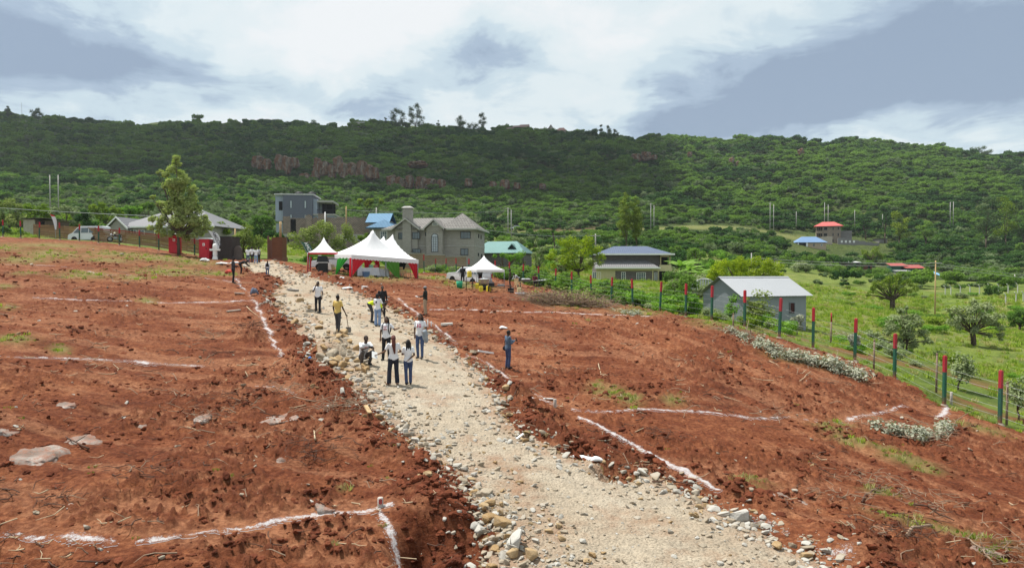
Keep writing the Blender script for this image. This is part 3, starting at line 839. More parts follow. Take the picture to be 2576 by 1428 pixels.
for px, py, d, rad in ((2085, 612, 300, 16), (2130, 612, 300, 17), (2040, 626, 280, 11), (2225, 620, 300, 6), (2070, 628, 280, 12), (2280, 684, 212, 12), (2180, 678, 212, 8), (2240, 690, 205, 12), (2140, 675, 212, 6)):
 p = at(px, py, d); CLEAR.append((p.x, p.y, rad))
 for k in (0.96, 0.92, 0.88):
  CLEAR.append((p.x * k, p.y * k, rad * 0.9))
CLIFFS = []
def scatter_hill():
 g = np.random.default_rng(11)
 n = 66000
 r = np.sqrt(g.random(n) * (800 ** 2 - 150 ** 2) + 150 ** 2)
 a = np.radians(g.uniform(-41, 41, n))
 x, y = r * np.sin(a), r * np.cos(a)
 cover = fbm(x * 0.02, y * 0.02, 4, 200)
 px = 1288 + x / y * F
 keep = y < 660
 low = smooth(330, 235, r)
 keep &= g.random(n) < (1 - 0.45 * low * smooth(0.35, 0.62, cover) * 1.3)
 keep &= ~((px > 1750) & (r < 216) & (g.random(n) > 0.10 + 0.5 * smooth(0.52, 0.62, cover)))
 keep &= ~((px <= 1750) & (r < 190) & (g.random(n) > 0.55))
 dt = d_line(x, y, TERRACE_XY)
 keep &= ~((dt < 7) & (y > 200))
 keep &= ~((dt < 12) & (y > 200) & (g.random(n) < 0.7))
 for cx, cy, rad in CLEAR:
  keep &= (x - cx) ** 2 + (y - cy) ** 2 > rad ** 2
 x, y, r, px, cover = x[keep], y[keep], r[keep], px[keep], cover[keep]
 n = len(x)
 z = base_z(x, y) + (fbm(x * 0.03, y * 0.03, 4, 111) - 0.5) * 16 * smooth(260, 480, r)
 py_f = smooth(430, 260, r)
 grey = 0.16 + 0.5 * py_f * smooth(1700, 900, px) + 0.25 * py_f
 q = g.random(n)
 tone = fbm(x * 0.022, y * 0.022, 4, 205) + g.normal(0, 0.06, n)
 idx = np.where(q < grey, 4 + (g.random(n) < 0.5), np.where(tone < 0.42, 6, np.where(tone > 0.56, 3, g.integers(0, 3, n))))
 s = (0.45 + 0.65 * g.random(n) ** 1.5) * (0.82 + 0.35 * smooth(250, 500, r))
 s = np.where(g.random(n) < 0.10, s * g.uniform(1.3, 1.9, n), s)
 S = np.c_[s * g.uniform(0.9, 1.2, n), s * g.uniform(0.9, 1.2, n), s * g.uniform(0.8, 1.15, n)]
 Rz = np.c_[np.zeros(n), np.zeros(n), g.uniform(0, 6.28, n)]
 scatter('hillside_undergrowth', np.c_[x, y, z - 0.25], S, Rz, idx, _hp, 'dense green and grey-green bush covering the hillside')
 print('hill bushes', n)
scatter_hill()
# unseen cloud, placed out of frame to shade the middle of the hill
def m_cloud():
 t = NT('cloud_white')
 return t.principled(t.mix(t.noise(0.01, 4), (0.75, 0.77, 0.80), (0.85, 0.86, 0.88)), 1.0, 0, None, 0.0)
def make_shade_cloud():
 bm = bmesh.new()
 H = 820.0
 off = -SUN_L * (H / -SUN_L.z)
 spots_ = []
 g = random.Random(5)
 for px, py, d in SHADE:
  p = at(px, py, d)
  spots_.append((p + off, g.uniform(34, 44)))
 for c, r in spots_:
  mt = Matrix.Translation(c) @ Matrix.Diagonal((r, r * 1.05, r * 0.45, 1)) @ Matrix.Rotation(g.random() * 6, 4, 'Z')
  bmesh.ops.create_icosphere(bm, subdivisions=3, radius=1.0, matrix=mt)
 for v in bm.verts:
  k = mnoise.noise(v.co * 0.03) * 8 + mnoise.noise(v.co * 0.09) * 4
  v.co += Vector((k, k * 0.7, k * 0.8))
 for f in bm.faces: f.smooth = True
 me = bpy.data.meshes.new('cloud'); bm.to_mesh(me); bm.free()
 me.materials.append(m_cloud())
 o = link(bpy.data.objects.new('cloud', me))
 props(o, 'unseen white cloud placed out of frame to shade the hill', kind='structure')
SHADE = []  # hill points to be shaded; the unseen cloud is shaped from them
for px in range(-380, 1700, 72):
 f = (px - 1500) / 200
 top = np.interp(px, [-400, 0, 250, 900, 1400, 1700], [290, 295, 325, 325, 340, 365])
 for py, d in ((top, 625), (top + 35, 560), (top + 70, 505), (top + 105, 455), (top + 140, 420)):
  lim = np.interp(py, [340, 400, 440, 480, 560], [1610, 1600, 1640, 1600, 1250])
  if px > lim: continue
  if py > 470 and px < 500 and False: continue
  SHADE.append((px, py, d))
make_shade_cloud()
# fences
def m_brick(name, c1, c2, mortar, scale=2.4, bw=0.5, bh=0.25, ms=0.02, bump=0.6, axis='XZ', var=0.5):
 """Block or tile courses laid on the local X/Z (walls) or X/Y plane."""
 if name in _MC: return _MC[name]
 t = NT(name)
 sp = t.N.new('ShaderNodeSeparateXYZ'); t.L.new(t.tc.outputs['Object'], sp.inputs[0])
 cb = t.N.new('ShaderNodeCombineXYZ')
 t.L.new(t.math('ADD', sp.outputs[0], t.math('MULTIPLY', sp.outputs[1], 1.0 if axis == 'XZ' else 0.0)), cb.inputs[0])
 t.L.new(sp.outputs[2] if axis == 'XZ' else sp.outputs[1], cb.inputs[1])
 b = t.N.new('ShaderNodeTexBrick')
 t.L.new(cb.outputs[0], b.inputs['Vector'])
 b.inputs['Scale'].default_value = scale; b.inputs['Brick Width'].default_value = bw; b.inputs['Row Height'].default_value = bh
 b.inputs['Mortar Size'].default_value = ms; b.inputs['Bias'].default_value = 0.0
 b.inputs['Color1'].default_value = (*c1, 1); b.inputs['Color2'].default_value = (*c2, 1); b.inputs['Mortar'].default_value = (*mortar, 1)
 n = t.noise(1.2, 5, 0.65)
 n2 = t.noise(7.0, 4, 0.65)
 c = t.mix(t.math('MULTIPLY', n, var), b.outputs['Color'], t.mix(1.0, b.outputs['Color'], (0.5, 0.48, 0.46), 'MULTIPLY'))
 c = t.mix(t.math('MULTIPLY', n2, 0.35), c, t.mix(1.0, c, (1.35, 1.32, 1.3), 'MULTIPLY'))
 h = t.math('ADD', t.math('MULTIPLY', b.outputs['Fac'], -1.0), t.math('MULTIPLY', n2, 0.4))
 _MC[name] = t.principled(c, 0.9, 0, t.bump(h, bump, 0.05), 0.15)
 return _MC[name]
def m_sheet(name, color, pitch=0.1, axis=0, rough=0.45, metal=0.3, rust=0.15, var=0.15):
 """Ribbed painted or galvanised sheet."""
 if name in _MC: return _MC[name]
 t = NT(name)
 sp = t.N.new('ShaderNodeSeparateXYZ'); t.L.new(t.tc.outputs['Object'], sp.inputs[0])
 s = t.math('SINE', t.math('MULTIPLY', sp.outputs[axis], 2 * PI / pitch))
 n = t.noise(0.8, 5, 0.65); n2 = t.noise(4, 5, 0.7)
 c = t.mix(n, tuple(v * (1 - var) for v in color), tuple(v * (1 + var) for v in color))
 c = t.mix(t.math('MULTIPLY', t.ramp(n2, [(0.55, 0.0), (0.75, 1.0)]), rust), c, (0.22, 0.12, 0.07))
 _MC[name] = t.principled(c, t.math('MULTIPLY_ADD', n2, 0.2, rough), metal, t.bump(s, 0.5, 0.03), 0.4)
 return _MC[name]
def m_post(name, c, chip):
 t = NT(name)
 sp = t.N.new('ShaderNodeSeparateXYZ'); t.L.new(t.tc.outputs['Object'], sp.inputs[0])
 n = t.noise(7, 5, 0.7); rn = t.random()
 col = t.mix(t.math('MULTIPLY', rn, 0.5), c, tuple(v * 0.6 + 0.02 for v in c))
 col = t.mix(t.ramp(n, [(0.60, 0.0), (0.68, 0.8)]), col, chip)
 mud = t.math('MULTIPLY', t.math('SUBTRACT', t.math('MULTIPLY_ADD', n, 0.9, 0.0), sp.outputs[2]), 2.5, None, True)
 return t.principled(t.mix(mud, col, (0.20, 0.075, 0.04)), 0.6, 0, t.bump(n, 0.3, 0.01), 0.25)
M_GREEN = m_post('post_green_paint', (0.018, 0.10, 0.06), (0.20, 0.21, 0.19))
M_RED = m_post('post_red_paint', (0.40, 0.022, 0.033), (0.20, 0.10, 0.09))
M_WIRE = plain('galvanised_wire', (0.30, 0.31, 0.32), 0.4, 0.1, metal=0.4)
M_WOOD = plain('weathered_wood', (0.19, 0.14, 0.095), 0.85, 0.35, 5, bump=0.5)
M_TIMBER = plain('raw_timber', (0.42, 0.29, 0.15), 0.8, 0.25, 4, bump=0.3)
M_CONC = plain('grey_concrete', (0.36, 0.35, 0.33), 0.9, 0.2, 2, bump=0.4)
M_WHITE = plain('white_paint', (0.78, 0.78, 0.76), 0.5, 0.05)
M_BLACK = plain('black_matt', (0.018, 0.018, 0.02), 0.6, 0.2)
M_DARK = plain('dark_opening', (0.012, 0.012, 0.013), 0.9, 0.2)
M_GLASS = glass()
def wire_fence(pts, hgt, name, label, nw=5, wr=0.0048, zs=None, lean=0.0):
 root = empty(name, pts[0], 0, label, 'fence')
 base = Vector(pts[0])
 g = random.Random(len(pts))
 tops = []
 mp = MB(); mp.mat(M_GREEN)
 mp.box((0, 0, hgt * 0.68 / 2 - 0.25), (0.108, 0.108, hgt * 0.68 + 0.5))
 me_g = mp.mesh('post')
 mr = MB(); mr.mat(M_RED)
 mr.box((0, 0, hgt * 0.84), (0.116, 0.116, hgt * 0.32))
 mr.box((0, 0, hgt + 0.012), (0.10, 0.10, 0.03), taper=0.7)
 me_r = mr.mesh('red_cap')
 mc = MB(); mc.mat(plain('muddy_concrete', (0.24, 0.19, 0.15), 0.9, 0.3)); mc.lathe([(0.0, 0.07), (0.11, 0.06), (0.16, 0.0), (0.2, -0.12)], 9)
 me_c = mc.mesh('footing')
 axes = []
 for i, p in enumerate(pts):
  d = (Vector(pts[min(i + 1, len(pts) - 1)]) - Vector(pts[max(i - 1, 0)]))
  rz = math.atan2(d.y, d.x)
  o = bpy.data.objects.new('post', me_g); o.location = Vector(p) - base
  o.rotation_euler = (g.gauss(0, .022), g.gauss(0, .022) + lean, rz)
  link(o, root)
  c = bpy.data.objects.new('red_cap', me_r); link(c, o)
  f = bpy.data.objects.new('footing', me_c); link(f, o)
  axes.append(o.rotation_euler.to_matrix() @ Vector((0, 0, 1)))
 zs = zs or [0.30, 0.62, 0.94, 1.24, 1.52][:nw]
 for z in zs:
  mb = MB(); mb.mat(M_WIRE)
  q = []
  for i, p in enumerate(pts):
   a = Vector(p) - base + axes[i] * z
   if i:
    m_ = (q[-1] + a) / 2 + Vector((0, 0, -0.015)); q.append(m_)
   q.append(a)
  mb.tube(q, wr, 4, False)
  mb.build('wire', None, root, fix=False)
 return root
fp = [hit(*p) for p in FENCE_PX]
d0 = (fp[0] - fp[1]).normalized()
fp = [fp[0] + d0 * 6, fp[0] + d0 * 3] + fp
fp = [Vector((p.x, p.y, gz(p.x, p.y))) for p in fp]
wire_fence(fp, 2.0, 'wire_fence', 'long wire fence of green posts with red tops running past the metal shed')
LF = [(-60, 640), (8, 640), (56, 640), (106, 646), (162, 652), (215, 655), (267, 660), (323, 663), (378, 669), (430, 675), (478, 682), (527, 688)]
LFd = [85, 84, 83.5, 83, 82.5, 82, 81.5, 81, 80.5, 80, 79.5, 79]
lf = []
for (sx, sy), d in zip(LF, LFd):
 p = at(sx * 0.9293, sy * 0.9293, d); lf.append(Vector((p.x, p.y, gz(p.x, p.y))))
wire_fence(lf, 2.0, 'wire_fence', 'wire fence of green posts with red tops in front of the white van', nw=3, wr=0.0025)
def board_fence():
 P0, P1 = lf[2], lf[-1]
 pts = []
 n = 11
 for i in range(n + 1):
  sx = 92 + (548 - 92) * i / n
  d = 87.5 - 4.0 * i / n
  p = at(sx * 0.9293, 600, d); pts.append(Vector((p.x, p.y, gz(p.x, p.y))))
 root = empty('board_fence', pts[0], 0, 'brown fence of rough horizontal offcut boards behind the white van', 'fence')
 t = NT('offcut_board')
 n_ = t.noise(3.0, 5, 0.6, t.scaled(t.tc.outputs['Object'], (0.4, 3, 6)))
 c = t.mix(t.random(), (0.21, 0.125, 0.065), (0.34, 0.215, 0.115))
 c = t.mix(t.math('MULTIPLY', n_, 0.5), c, (0.15, 0.085, 0.045))
 mboard = t.principled(c, 0.9, 0, t.bump(n_, 0.4, 0.02), 0.1)
 tr = NT('red_oxide_board')
 mred = tr.principled(tr.mix(tr.noise(2), (0.22, 0.055, 0.03), (0.33, 0.10, 0.055)), 0.9, 0, None, 0.1)
 mpost = MB(); mpost.mat(M_WOOD); mpost.box((0, 0, 0.7), (0.10, 0.10, 1.9)); mep = mpost.mesh('upright')
 meb = {}
 g = random.Random(3)
 for i in range(n + 1):
  o = bpy.data.objects.new('upright', mep); o.location = pts[i] - pts[0]; link(o, root)
 for i in range(n):
  a, b = pts[i], pts[i + 1]
  d = b - a; L_ = math.hypot(d.x, d.y); rz = math.atan2(d.y, d.x); sl = math.atan2(d.z, L_)
  for k in range(7):
   hh = 0.205 if k < 6 else 0.16
   mb = MB(); mb.mat(mred if k == 6 and i > 3 else mboard)
   w = L_ / math.cos(sl) - 0.015
   y0 = -0.07 + g.uniform(-0.012, 0.012)
   wav = [g.uniform(-0.018, 0.018) for _ in range(4)]
   poly = [(-w / 2, -hh / 2 + wav[0]), (0, -hh / 2 + wav[1]), (w / 2, -hh / 2 + wav[0]), (w / 2, hh / 2 + wav[2]), (0, hh / 2 + wav[3]), (-w / 2, hh / 2 + wav[2])]
   mb.prism(poly, 'y', y0 - 0.014, y0 + 0.014)
   o = mb.build('board', None, root, fix=False)
   o.location = (a + b) / 2 - pts[0] + Vector((0, 0, 0.12 + k * 0.228))
   o.rotation_euler = (0, -sl, rz)
board_fence()
# houses
def window(parent, x, y, z, w, h, bars=(2, 2), fm=None, side=None, name='window', pane=None, arch=False, depth=0.07):
 """A framed window on a wall facing -y (or a side: 'r' faces +x, 'l' faces -x), its sill corner centred at x, z."""
 fm = fm or M_WHITE
 mb = MB(); mb.mat(fm)
 t = 0.06 if w > 0.5 else 0.045
 def bx(cx, cz, sx, sz, dy=0.0, dp=depth):
  mb.box((cx, -dp / 2 - dy, cz), (sx, dp, sz))
 bx(-w / 2 + t / 2, h / 2, t, h); bx(w / 2 - t / 2, h / 2, t, h)
 bx(0, t / 2, w - 2 * t, t); bx(0, h - t / 2, w - 2 * t, t)
 for i in range(1, bars[0]):
  bx(-w / 2 + w * i / bars[0], h / 2, 0.035, h - 2 * t, 0.0, 0.05)
 for k in range(1, bars[1]):
  bx(0, h * k / bars[1], w - 2 * t, 0.03, 0.002, 0.044)
 if arch:
  n = 8
  for i in range(n):
   a0, a1 = PI * i / n, PI * (i + 1) / n
   for (ra, rb) in ((w / 2 - t, w / 2),):
    q = [(ra * math.cos(a0), h + ra * math.sin(a0)), (rb * math.cos(a0), h + rb * math.sin(a0)), (rb * math.cos(a1), h + rb * math.sin(a1)), (ra * math.cos(a1), h + ra * math.sin(a1))]
    mb.prism(q, 'y', -depth, 0)
 o = mb.build(name, None, parent)
 o.location = (x, y, z)
 if side == 'r': o.rotation_euler = (0, 0, PI / 2)
 if side == 'l': o.rotation_euler = (0, 0, -PI / 2)
 p = MB(); p.mat(pane or M_GLASS)
 poly = [(-w / 2 + 0.02, 0.02), (w / 2 - 0.02, 0.02)] + ([((w / 2 - .02) * math.cos(PI * i / 8), h + (w / 2 - .02) * math.sin(PI * i / 8)) for i in range(9)] if arch else [(w / 2 - 0.02, h - 0.02), (-w / 2 + 0.02, h - 0.02)])
 p.prism(poly, 'y', -0.02, 0.006)
 p.build('pane', None, o)
 return o
def roof_hip(mb, x0, x1, y0, y1, ze, zr, ins=None, t=0.12):
 w, d = x1 - x0, y1 - y0
 if w >= d:
  ins = d / 2 if ins is None else ins
  a, b = (x0 + ins, (y0 + y1) / 2, zr), (x1 - ins, (y0 + y1) / 2, zr)
  c = [(x0, y0, ze), (x1, y0, ze), (x1, y1, ze), (x0, y1, ze)]
  f = [(c[0], c[1], b, a), (c[2], c[3], a, b), (c[1], c[2], b), (c[3], c[0], a)]
 else:
  ins = w / 2 if ins is None else ins
  a, b = ((x0 + x1) / 2, y0 + ins, zr), ((x0 + x1) / 2, y1 - ins, zr)
  c = [(x0, y0, ze), (x1, y0, ze), (x1, y1, ze), (x0, y1, ze)]
  f = [(c[0], c[1], a), (c[1], c[2], b, a), (c[2], c[3], b), (c[3], c[0], a, b)]
 for q in f:
  mb.slab(q, t)
 return mb
def roof_gable(mb, x0, x1, y0, y1, ze, zr, along='y', t=0.12):
 if along == 'y':
  xm = (x0 + x1) / 2
  mb.slab([(x0, y1, ze), (x0, y0, ze), (xm, y0, zr), (xm, y1, zr)], t)
  mb.slab([(xm, y1, zr), (xm, y0, zr), (x1, y0, ze), (x1, y1, ze)], t)
 else:
  ym = (y0 + y1) / 2
  mb.slab([(x0, y0, ze), (x1, y0, ze), (x1, ym, zr), (x0, ym, zr)], t)
  mb.slab([(x0, ym, zr), (x1, ym, zr), (x1, y1, ze), (x0, y1, ze)], t)
 return mb
def part(name, m, parent, fn, *a, **k):
 mb = MB(); mb.mat(m)
 fn(mb, *a, **k)
 return mb.build(name, None, parent)
M_BLOCK = m_brick('dressed_stone_wall', (0.375, 0.355, 0.325), (0.325, 0.31, 0.285), (0.27, 0.26, 0.245), 1.0, 0.45, 0.22, 0.012, 0.5)
M_TILE = m_brick('grey_roof_tiles', (0.215, 0.205, 0.195), (0.27, 0.255, 0.24), (0.10, 0.095, 0.09), 1.0, 0.42, 0.34, 0.03, 0.9, 'XY')
M_RUBBLE = m_brick('rough_quarry_blocks', (0.46, 0.37, 0.32), (0.34, 0.285, 0.255), (0.11, 0.09, 0.08), 1.0, 0.42, 0.21, 0.025, 1.0, 'XZ', 0.8)
def box(mb, x0, x1, y0, y1, z0, z1):
 mb.box(((x0 + x1) / 2, (y0 + y1) / 2, (z0 + z1) / 2), (x1 - x0, y1 - y0, z1 - z0))
 return mb
def gable_wall(mb, x0, x1, y, z0, z1, zr, t=0.25):
 mb.prism([(x0, z0), (x1, z0), (x1, z1), ((x0 + x1) / 2, zr), (x0, z1)], 'y', y, y + t)
def stone_house():
 p = at(1080, 676, 104)
 root = empty('stone_house', (p.x, p.y, gz(p.x, p.y)), R(-9), 'two storey grey stone house with tiled roof, tall chimney and arched window', 'house')
 K = 0.01457
 X = lambda zx: (zx - 1600) * K
 Z = lambda zy: (861 - zy) * K
 w = M_BLOCK
 part('wall', w, root, lambda mb: (box(mb, -6.4, -0.2, 0.0, 8, -1.5, 6.0), box(mb, -0.2, 2.25, -0.9, 7.9, -1.5, 6.0), box(mb, 2.25, 6.8, 0.25, 8.1, -1.5, 6.0)))
 part('gable_wall', w, root, lambda mb: gable_wall(mb, -5.2, -1.7, -0.35, -1.5, 6.0, 7.35, 0.34))
 part('gable_wall', w, root, lambda mb: gable_wall(mb, -0.1, 2.2, -0.98, 5.5, 6.0, 7.05, 0.2))
 part('belt_course', M_CONC, root, lambda mb: (box(mb, -6.45, -5.25, -0.06, -0.003, 3.3, 3.45), box(mb, -1.65, -0.25, -0.06, -0.003, 3.3, 3.45), box(mb, 2.3, 6.86, 0.18, 0.247, 3.3, 3.45), box(mb, 6.803, 6.86, 0.25, 8.1, 3.3, 3.45)))
 part('roof', M_TILE, root, lambda mb: (roof_hip(mb, -7.2, 7.4, -0.6, 8.7, 5.95, 7.85, 3.8), roof_hip(mb, 1.6, 7.35, -0.35, 6.2, 6.02, 8.4), roof_gable(mb, -5.7, -1.2, -0.9, 4.2, 5.9, 7.6), roof_gable(mb, -0.55, 2.65, -1.5, 3.8, 5.95, 7.35)))
 fas = plain('pale_fascia', (0.44, 0.43, 0.40), 0.7)
 def fascia(mb):
  box(mb, -7.22, -5.75, -0.66, -0.602, 5.72, 5.97); box(mb, -1.15, -0.6, -0.66, -0.602, 5.72, 5.97); box(mb, 2.7, 7.42, -0.66, -0.602, 5.72, 5.97); box(mb, 7.402, 7.45, -0.6, 8.7, 5.72, 5.97)
  for (a, b, za, zb, y) in ((-5.7, -3.45, 5.84, 7.54, -0.95), (-3.45, -1.2, 7.54, 5.84, -0.95), (-0.55, 1.05, 5.89, 7.29, -1.55), (1.05, 2.65, 7.29, 5.89, -1.55)):
   mb.prism([(a, za - 0.2), (b, zb - 0.2), (b, zb + 0.02), (a, za + 0.02)], 'y', y, y + 0.045)
 part('fascia', fas, root, fascia)
 part('chimney', w, root, lambda mb: (box(mb, -3.95, -2.65, -0.62, -0.355, -1.5, 6.9), box(mb, -3.95, -2.65, -0.6, 0.6, 6.9, 8.85)))
 ch = part('chimney_cap', M_CONC, root, lambda mb: (box(mb, -3.8, -2.8, -0.5, 0.5, 8.85, 9.05), mb.box((-3.3, 0, 9.2), (1.6, 1.5, 0.28), taper=0.55)))
 dk = M_BLACK
 for (a, b, c, d, y, bars) in ((1280, 1334, 490, 558, -0.36, (2, 4)), (1428, 1508, 488, 558, -0.36, (3, 1)), (1558, 1590, 488, 525, 0, (1, 1)), (1925, 2030, 484, 556, 0.25, (3, 1)), (1925, 2006, 655, 725, 0.25, (2, 1)), (1428, 1515, 657, 698, -0.36, (3, 1)), (1568, 1588, 660, 700, 0, (1, 1))):
  window(root, (X(a) + X(b)) / 2, y, Z(d), (b - a) * K, (d - c) * K, bars, dk)
 window(root, X(1675), -0.9, Z(692), 1.02, (692 - 540) * K, (3, 9), M_BLACK, arch=True, pane=plain('pale_leaded_glass', (0.45, 0.50, 0.55), 0.25, 0.2, 6))
 window(root, X(1680), -1.0, Z(425), 0.8, 0.45, (4, 2), M_WHITE)
 window(root, 6.8, 3.4, Z(540), 0.5, 0.6, (1, 1), dk, 'r'); window(root, 6.8, 5.2, Z(545), 0.5, 0.6, (1, 1), dk, 'r')
 window(root, 6.8, 3.2, 1.9, 0.5, 0.5, (1, 1), dk, 'r')
 dr = part('door', M_DARK, root, lambda mb: box(mb, 6.803, 6.84, 5.2, 6.1, 0.0, 2.3))
 gw = empty('garden_wall', root.location + Vector((2.0, -4.5, 0)), R(-6), 'low brown stone garden wall in front of the grey house', 'wall')
 gw.location.z = gz(gw.location.x, gw.location.y)
 part('wall', m_brick('brown_block_wall', (0.34, 0.25, 0.175), (0.28, 0.215, 0.155), (0.18, 0.145, 0.115), 1.0, 0.4, 0.2, 0.014, 0.6), gw, lambda mb: (box(mb, -8, -2.2, 0, 0.25, -1, 2.55), box(mb, -2.2, 0.8, 0, 0.25, -1, 2.35), box(mb, 0.8, 3.8, 0, 0.25, -1, 2.1)))
 part('coping', M_CONC, gw, lambda mb: (box(mb, -8.05, -2.17, -0.05, 0.3, 2.553, 2.65), box(mb, -2.15, 0.83, -0.05, 0.3, 2.353, 2.44), box(mb, 0.85, 3.85, -0.05, 0.3, 2.103, 2.19)))
stone_house()
def grey_modern_house():
 p = at(766, 600, 150)
 root = empty('modern_house', (p.x, p.y, gz(p.x, p.y)), R(6), 'tall flat roofed slate grey house with slit windows and roof terrace', 'house')
 s = 150 / F
 zc = (p.z - root.location.z)
 Z = lambda py: zc + (600 - py) * s
 X = lambda px: (px - 766) * s
 wall = plain('slate_grey_render', (0.115, 0.125, 0.165), 0.8, 0.1)
 pale = plain('pale_blue_render', (0.30, 0.34, 0.42), 0.8, 0.1)
 z0 = -3
 part('wall', wall, root, lambda mb: box(mb, X(714), X(786), 0, 9, z0, Z(491)))
 part('side_wall', pale, root, lambda mb: (box(mb, X(694), X(714) - 0.005, 0.6, 9, Z(556), Z(491)), box(mb, X(694), X(714) - 0.005, 1.2, 9, z0, Z(562))))
 part('roof_slab', plain('pale_slab', (0.5, 0.5, 0.5), 0.8), root, lambda mb: box(mb, X(693), X(790), -0.15, 9.2, Z(491) + .003, Z(488)))
 part('terrace_block', pale, root, lambda mb: (box(mb, X(786) + .005, X(838), 0.8, 9, z0, Z(541)), box(mb, X(786) + .005, X(796), 0.8, 9, Z(537), Z(500))))
 part('terrace_slab', M_CONC, root, lambda mb: (box(mb, X(786) + .005, X(841), 0.4, 9.1, Z(541) + .003, Z(537) - .003), box(mb, X(796), X(836), 0.6, 9.1, Z(508), Z(503))))
 part('terrace_column', M_BLACK, root, lambda mb: (box(mb, X(834), X(835.5), 0.8, 0.95, Z(537), Z(508) - .003), box(mb, X(800), X(801.5), 0.8, 0.95, Z(537), Z(508) - .003), box(mb, X(817), X(818.2), 0.8, 0.95, Z(537), Z(508) - .003)))
 def rail(mb):
  box(mb, X(796), X(840), 0.42, 0.5, Z(527), Z(526))
  for i in range(18): box(mb, X(797 + i * 2.4), X(797.5 + i * 2.4), 0.43, 0.49, Z(537), Z(527) - .003)
 part('railing', M_BLACK, root, rail)
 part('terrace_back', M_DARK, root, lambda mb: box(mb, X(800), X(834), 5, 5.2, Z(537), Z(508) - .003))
 for px, py0, py1 in ((733.5, 505, 524), (768.5, 505, 524), (733.5, 540, 554), (768.5, 540, 554)):
  window(root, X(px), 0, Z(py1), 0.42, (py1 - py0) * s, (1, 1), M_BLACK, pane=plain('sky_glass', (0.42, 0.47, 0.52), 0.15))
 window(root, X(707), 0.6, Z(529), 0.75, 1.9, (1, 2), M_BLACK, pane=M_DARK)
 window(root, X(812), 0.8, Z(560), 1.8, 1.1, (3, 1), M_BLACK)
 for px in (745, 777):
  t = empty('water_tank', root.matrix_basis @ Vector((X(px), 4, Z(488) + 0.01)), 0, 'black water tank on the slate grey house roof, ' + ('nearer its left corner' if px == 745 else 'nearer the terrace'), 'water tank', 'black tanks on the flat roof')
  part('tank', M_BLACK, t, lambda mb: mb.lathe([(0, 0), (0.9, 0), (0.95, 0.15), (0.9, 0.3), (0.95, 0.45), (0.9, 0.6), (0.5, 0.8), (0, 0.85)], 14))
  part('lid', M_BLACK, t, lambda mb: mb.lathe([(0.25, 0.8), (0.25, 0.9), (0, 0.92)], 10))
grey_modern_house()
def rubble_wall():
 p = at(838, 615, 122)
 root = empty('unfinished_building', (p.x, p.y, gz(p.x, p.y)), R(5), 'roofless unfinished wall of rough stone blocks behind the leafy tree', 'building')
 s = 122 / F
 zc = p.z - root.location.z
 Z = lambda py: zc + (615 - py) * s
 X = lambda px: (px - 838) * s
 g = random.Random(4)
 def wl(mb):
  x = 716
  segs = [(716, 733, 548, -0.3), (733, 748, 551, 0.25), (748, 770, 549, 0.25), (770, 786, 543, -0.2), (786, 802, 549, 0.2), (802, 822, 540, -0.2), (822, 842, 547, 0.1), (842, 862, 548, 0.1), (862, 882, 546, 0.1), (882, 905, 547, 0.1), (905, 930, 548, 0.1), (930, 956, 551, 0.1)]
  for a, b, top, y in segs:
   box(mb, X(a), X(b) - 0.003, y, y + 0.5, -3, Z(top))
   for q in np.arange(a, b - 4, 6):
    if g.random() < 0.4: box(mb, X(q) + .01, X(q + 5.5), y + .02, y + 0.45, Z(top) + .002, Z(top - 2.6))
 part('wall', M_RUBBLE, root, wl)
 part('ring_beam', M_CONC, root, lambda mb: (box(mb, X(716), X(748), -0.38, -0.305, Z(596), Z(589)), box(mb, X(855), X(956), 0.03, 0.097, Z(606), Z(589))))
 part('render_panel', plain('grey_render', (0.20, 0.205, 0.22), 0.9), root, lambda mb: box(mb, X(717), X(732), -0.33, -0.303, -2, Z(612)))
 part('opening', M_DARK, root, lambda mb: (box(mb, X(727), X(731), -0.36, -0.303, Z(612), Z(598)), box(mb, X(734), X(746), 0.2, 0.247, Z(588), Z(552))))
rubble_wall()
def simple_house(name, label, px, py, d, rz, w, dep, hw, hr, mw, mr, wins=(), inset=None, fasc=None, z_off=0.0, over=0.5, cat='house', gable=None):
 p = at(px, py, d)
 root = empty(name, (p.x, p.y, p.z + z_off), rz, label, cat)
 part('wall', mw, root, lambda mb: box(mb, -w / 2, w / 2, 0, dep, -2.5, hw))
 if gable:
  part('roof', mr, root, lambda mb: roof_gable(mb, -w / 2 - over, w / 2 + over, -over, dep + over, hw, hr, gable))
 else:
  part('roof', mr, root, lambda mb: roof_hip(mb, -w / 2 - over, w / 2 + over, -over, dep + over, hw, hr, inset))
 if fasc: part('fascia', fasc, root, lambda mb: (box(mb, -w / 2 - over, w / 2 + over, -over - 0.06, -over - 0.003, hw - 0.22, hw + 0.02), box(mb, w / 2 + over + .003, w / 2 + over + 0.06, -over, dep + over, hw - 0.22, hw + 0.02)))
 for wdef in wins:
  window(root, *wdef)
 return root
M_BLUE = m_sheet('bright_blue_sheet', (0.028, 0.105, 0.19), 0.25, 0)
h = simple_house('blue_roofed_house', 'grey house with bright blue metal roof beside the rough stone wall', 962, 577, 118, R(-6), 4.6, 7, 0.3, 1.7, M_BLOCK, M_BLUE, [(0.2, 0, -1.6, 1.2, 1.3, (3, 2)), (-1.6, 0, -1.6, 0.8, 1.3, (2, 2))], 1.2, plain('blue_fascia', (0.05, 0.09, 0.13)))
part('upper_roof', M_BLUE, h, lambda mb: roof_gable(mb, -3.4, 0.9, 1.2, 5.6, 1.3, 3.0, 'x'))
part('gable_wall', M_BLOCK, h, lambda mb: box(mb, -3.0, 0.5, 1.9, 5, 0.3, 1.6))
M_TURQ = m_sheet('turquoise_sheet', (0.11, 0.21, 0.20), 0.25, 0)
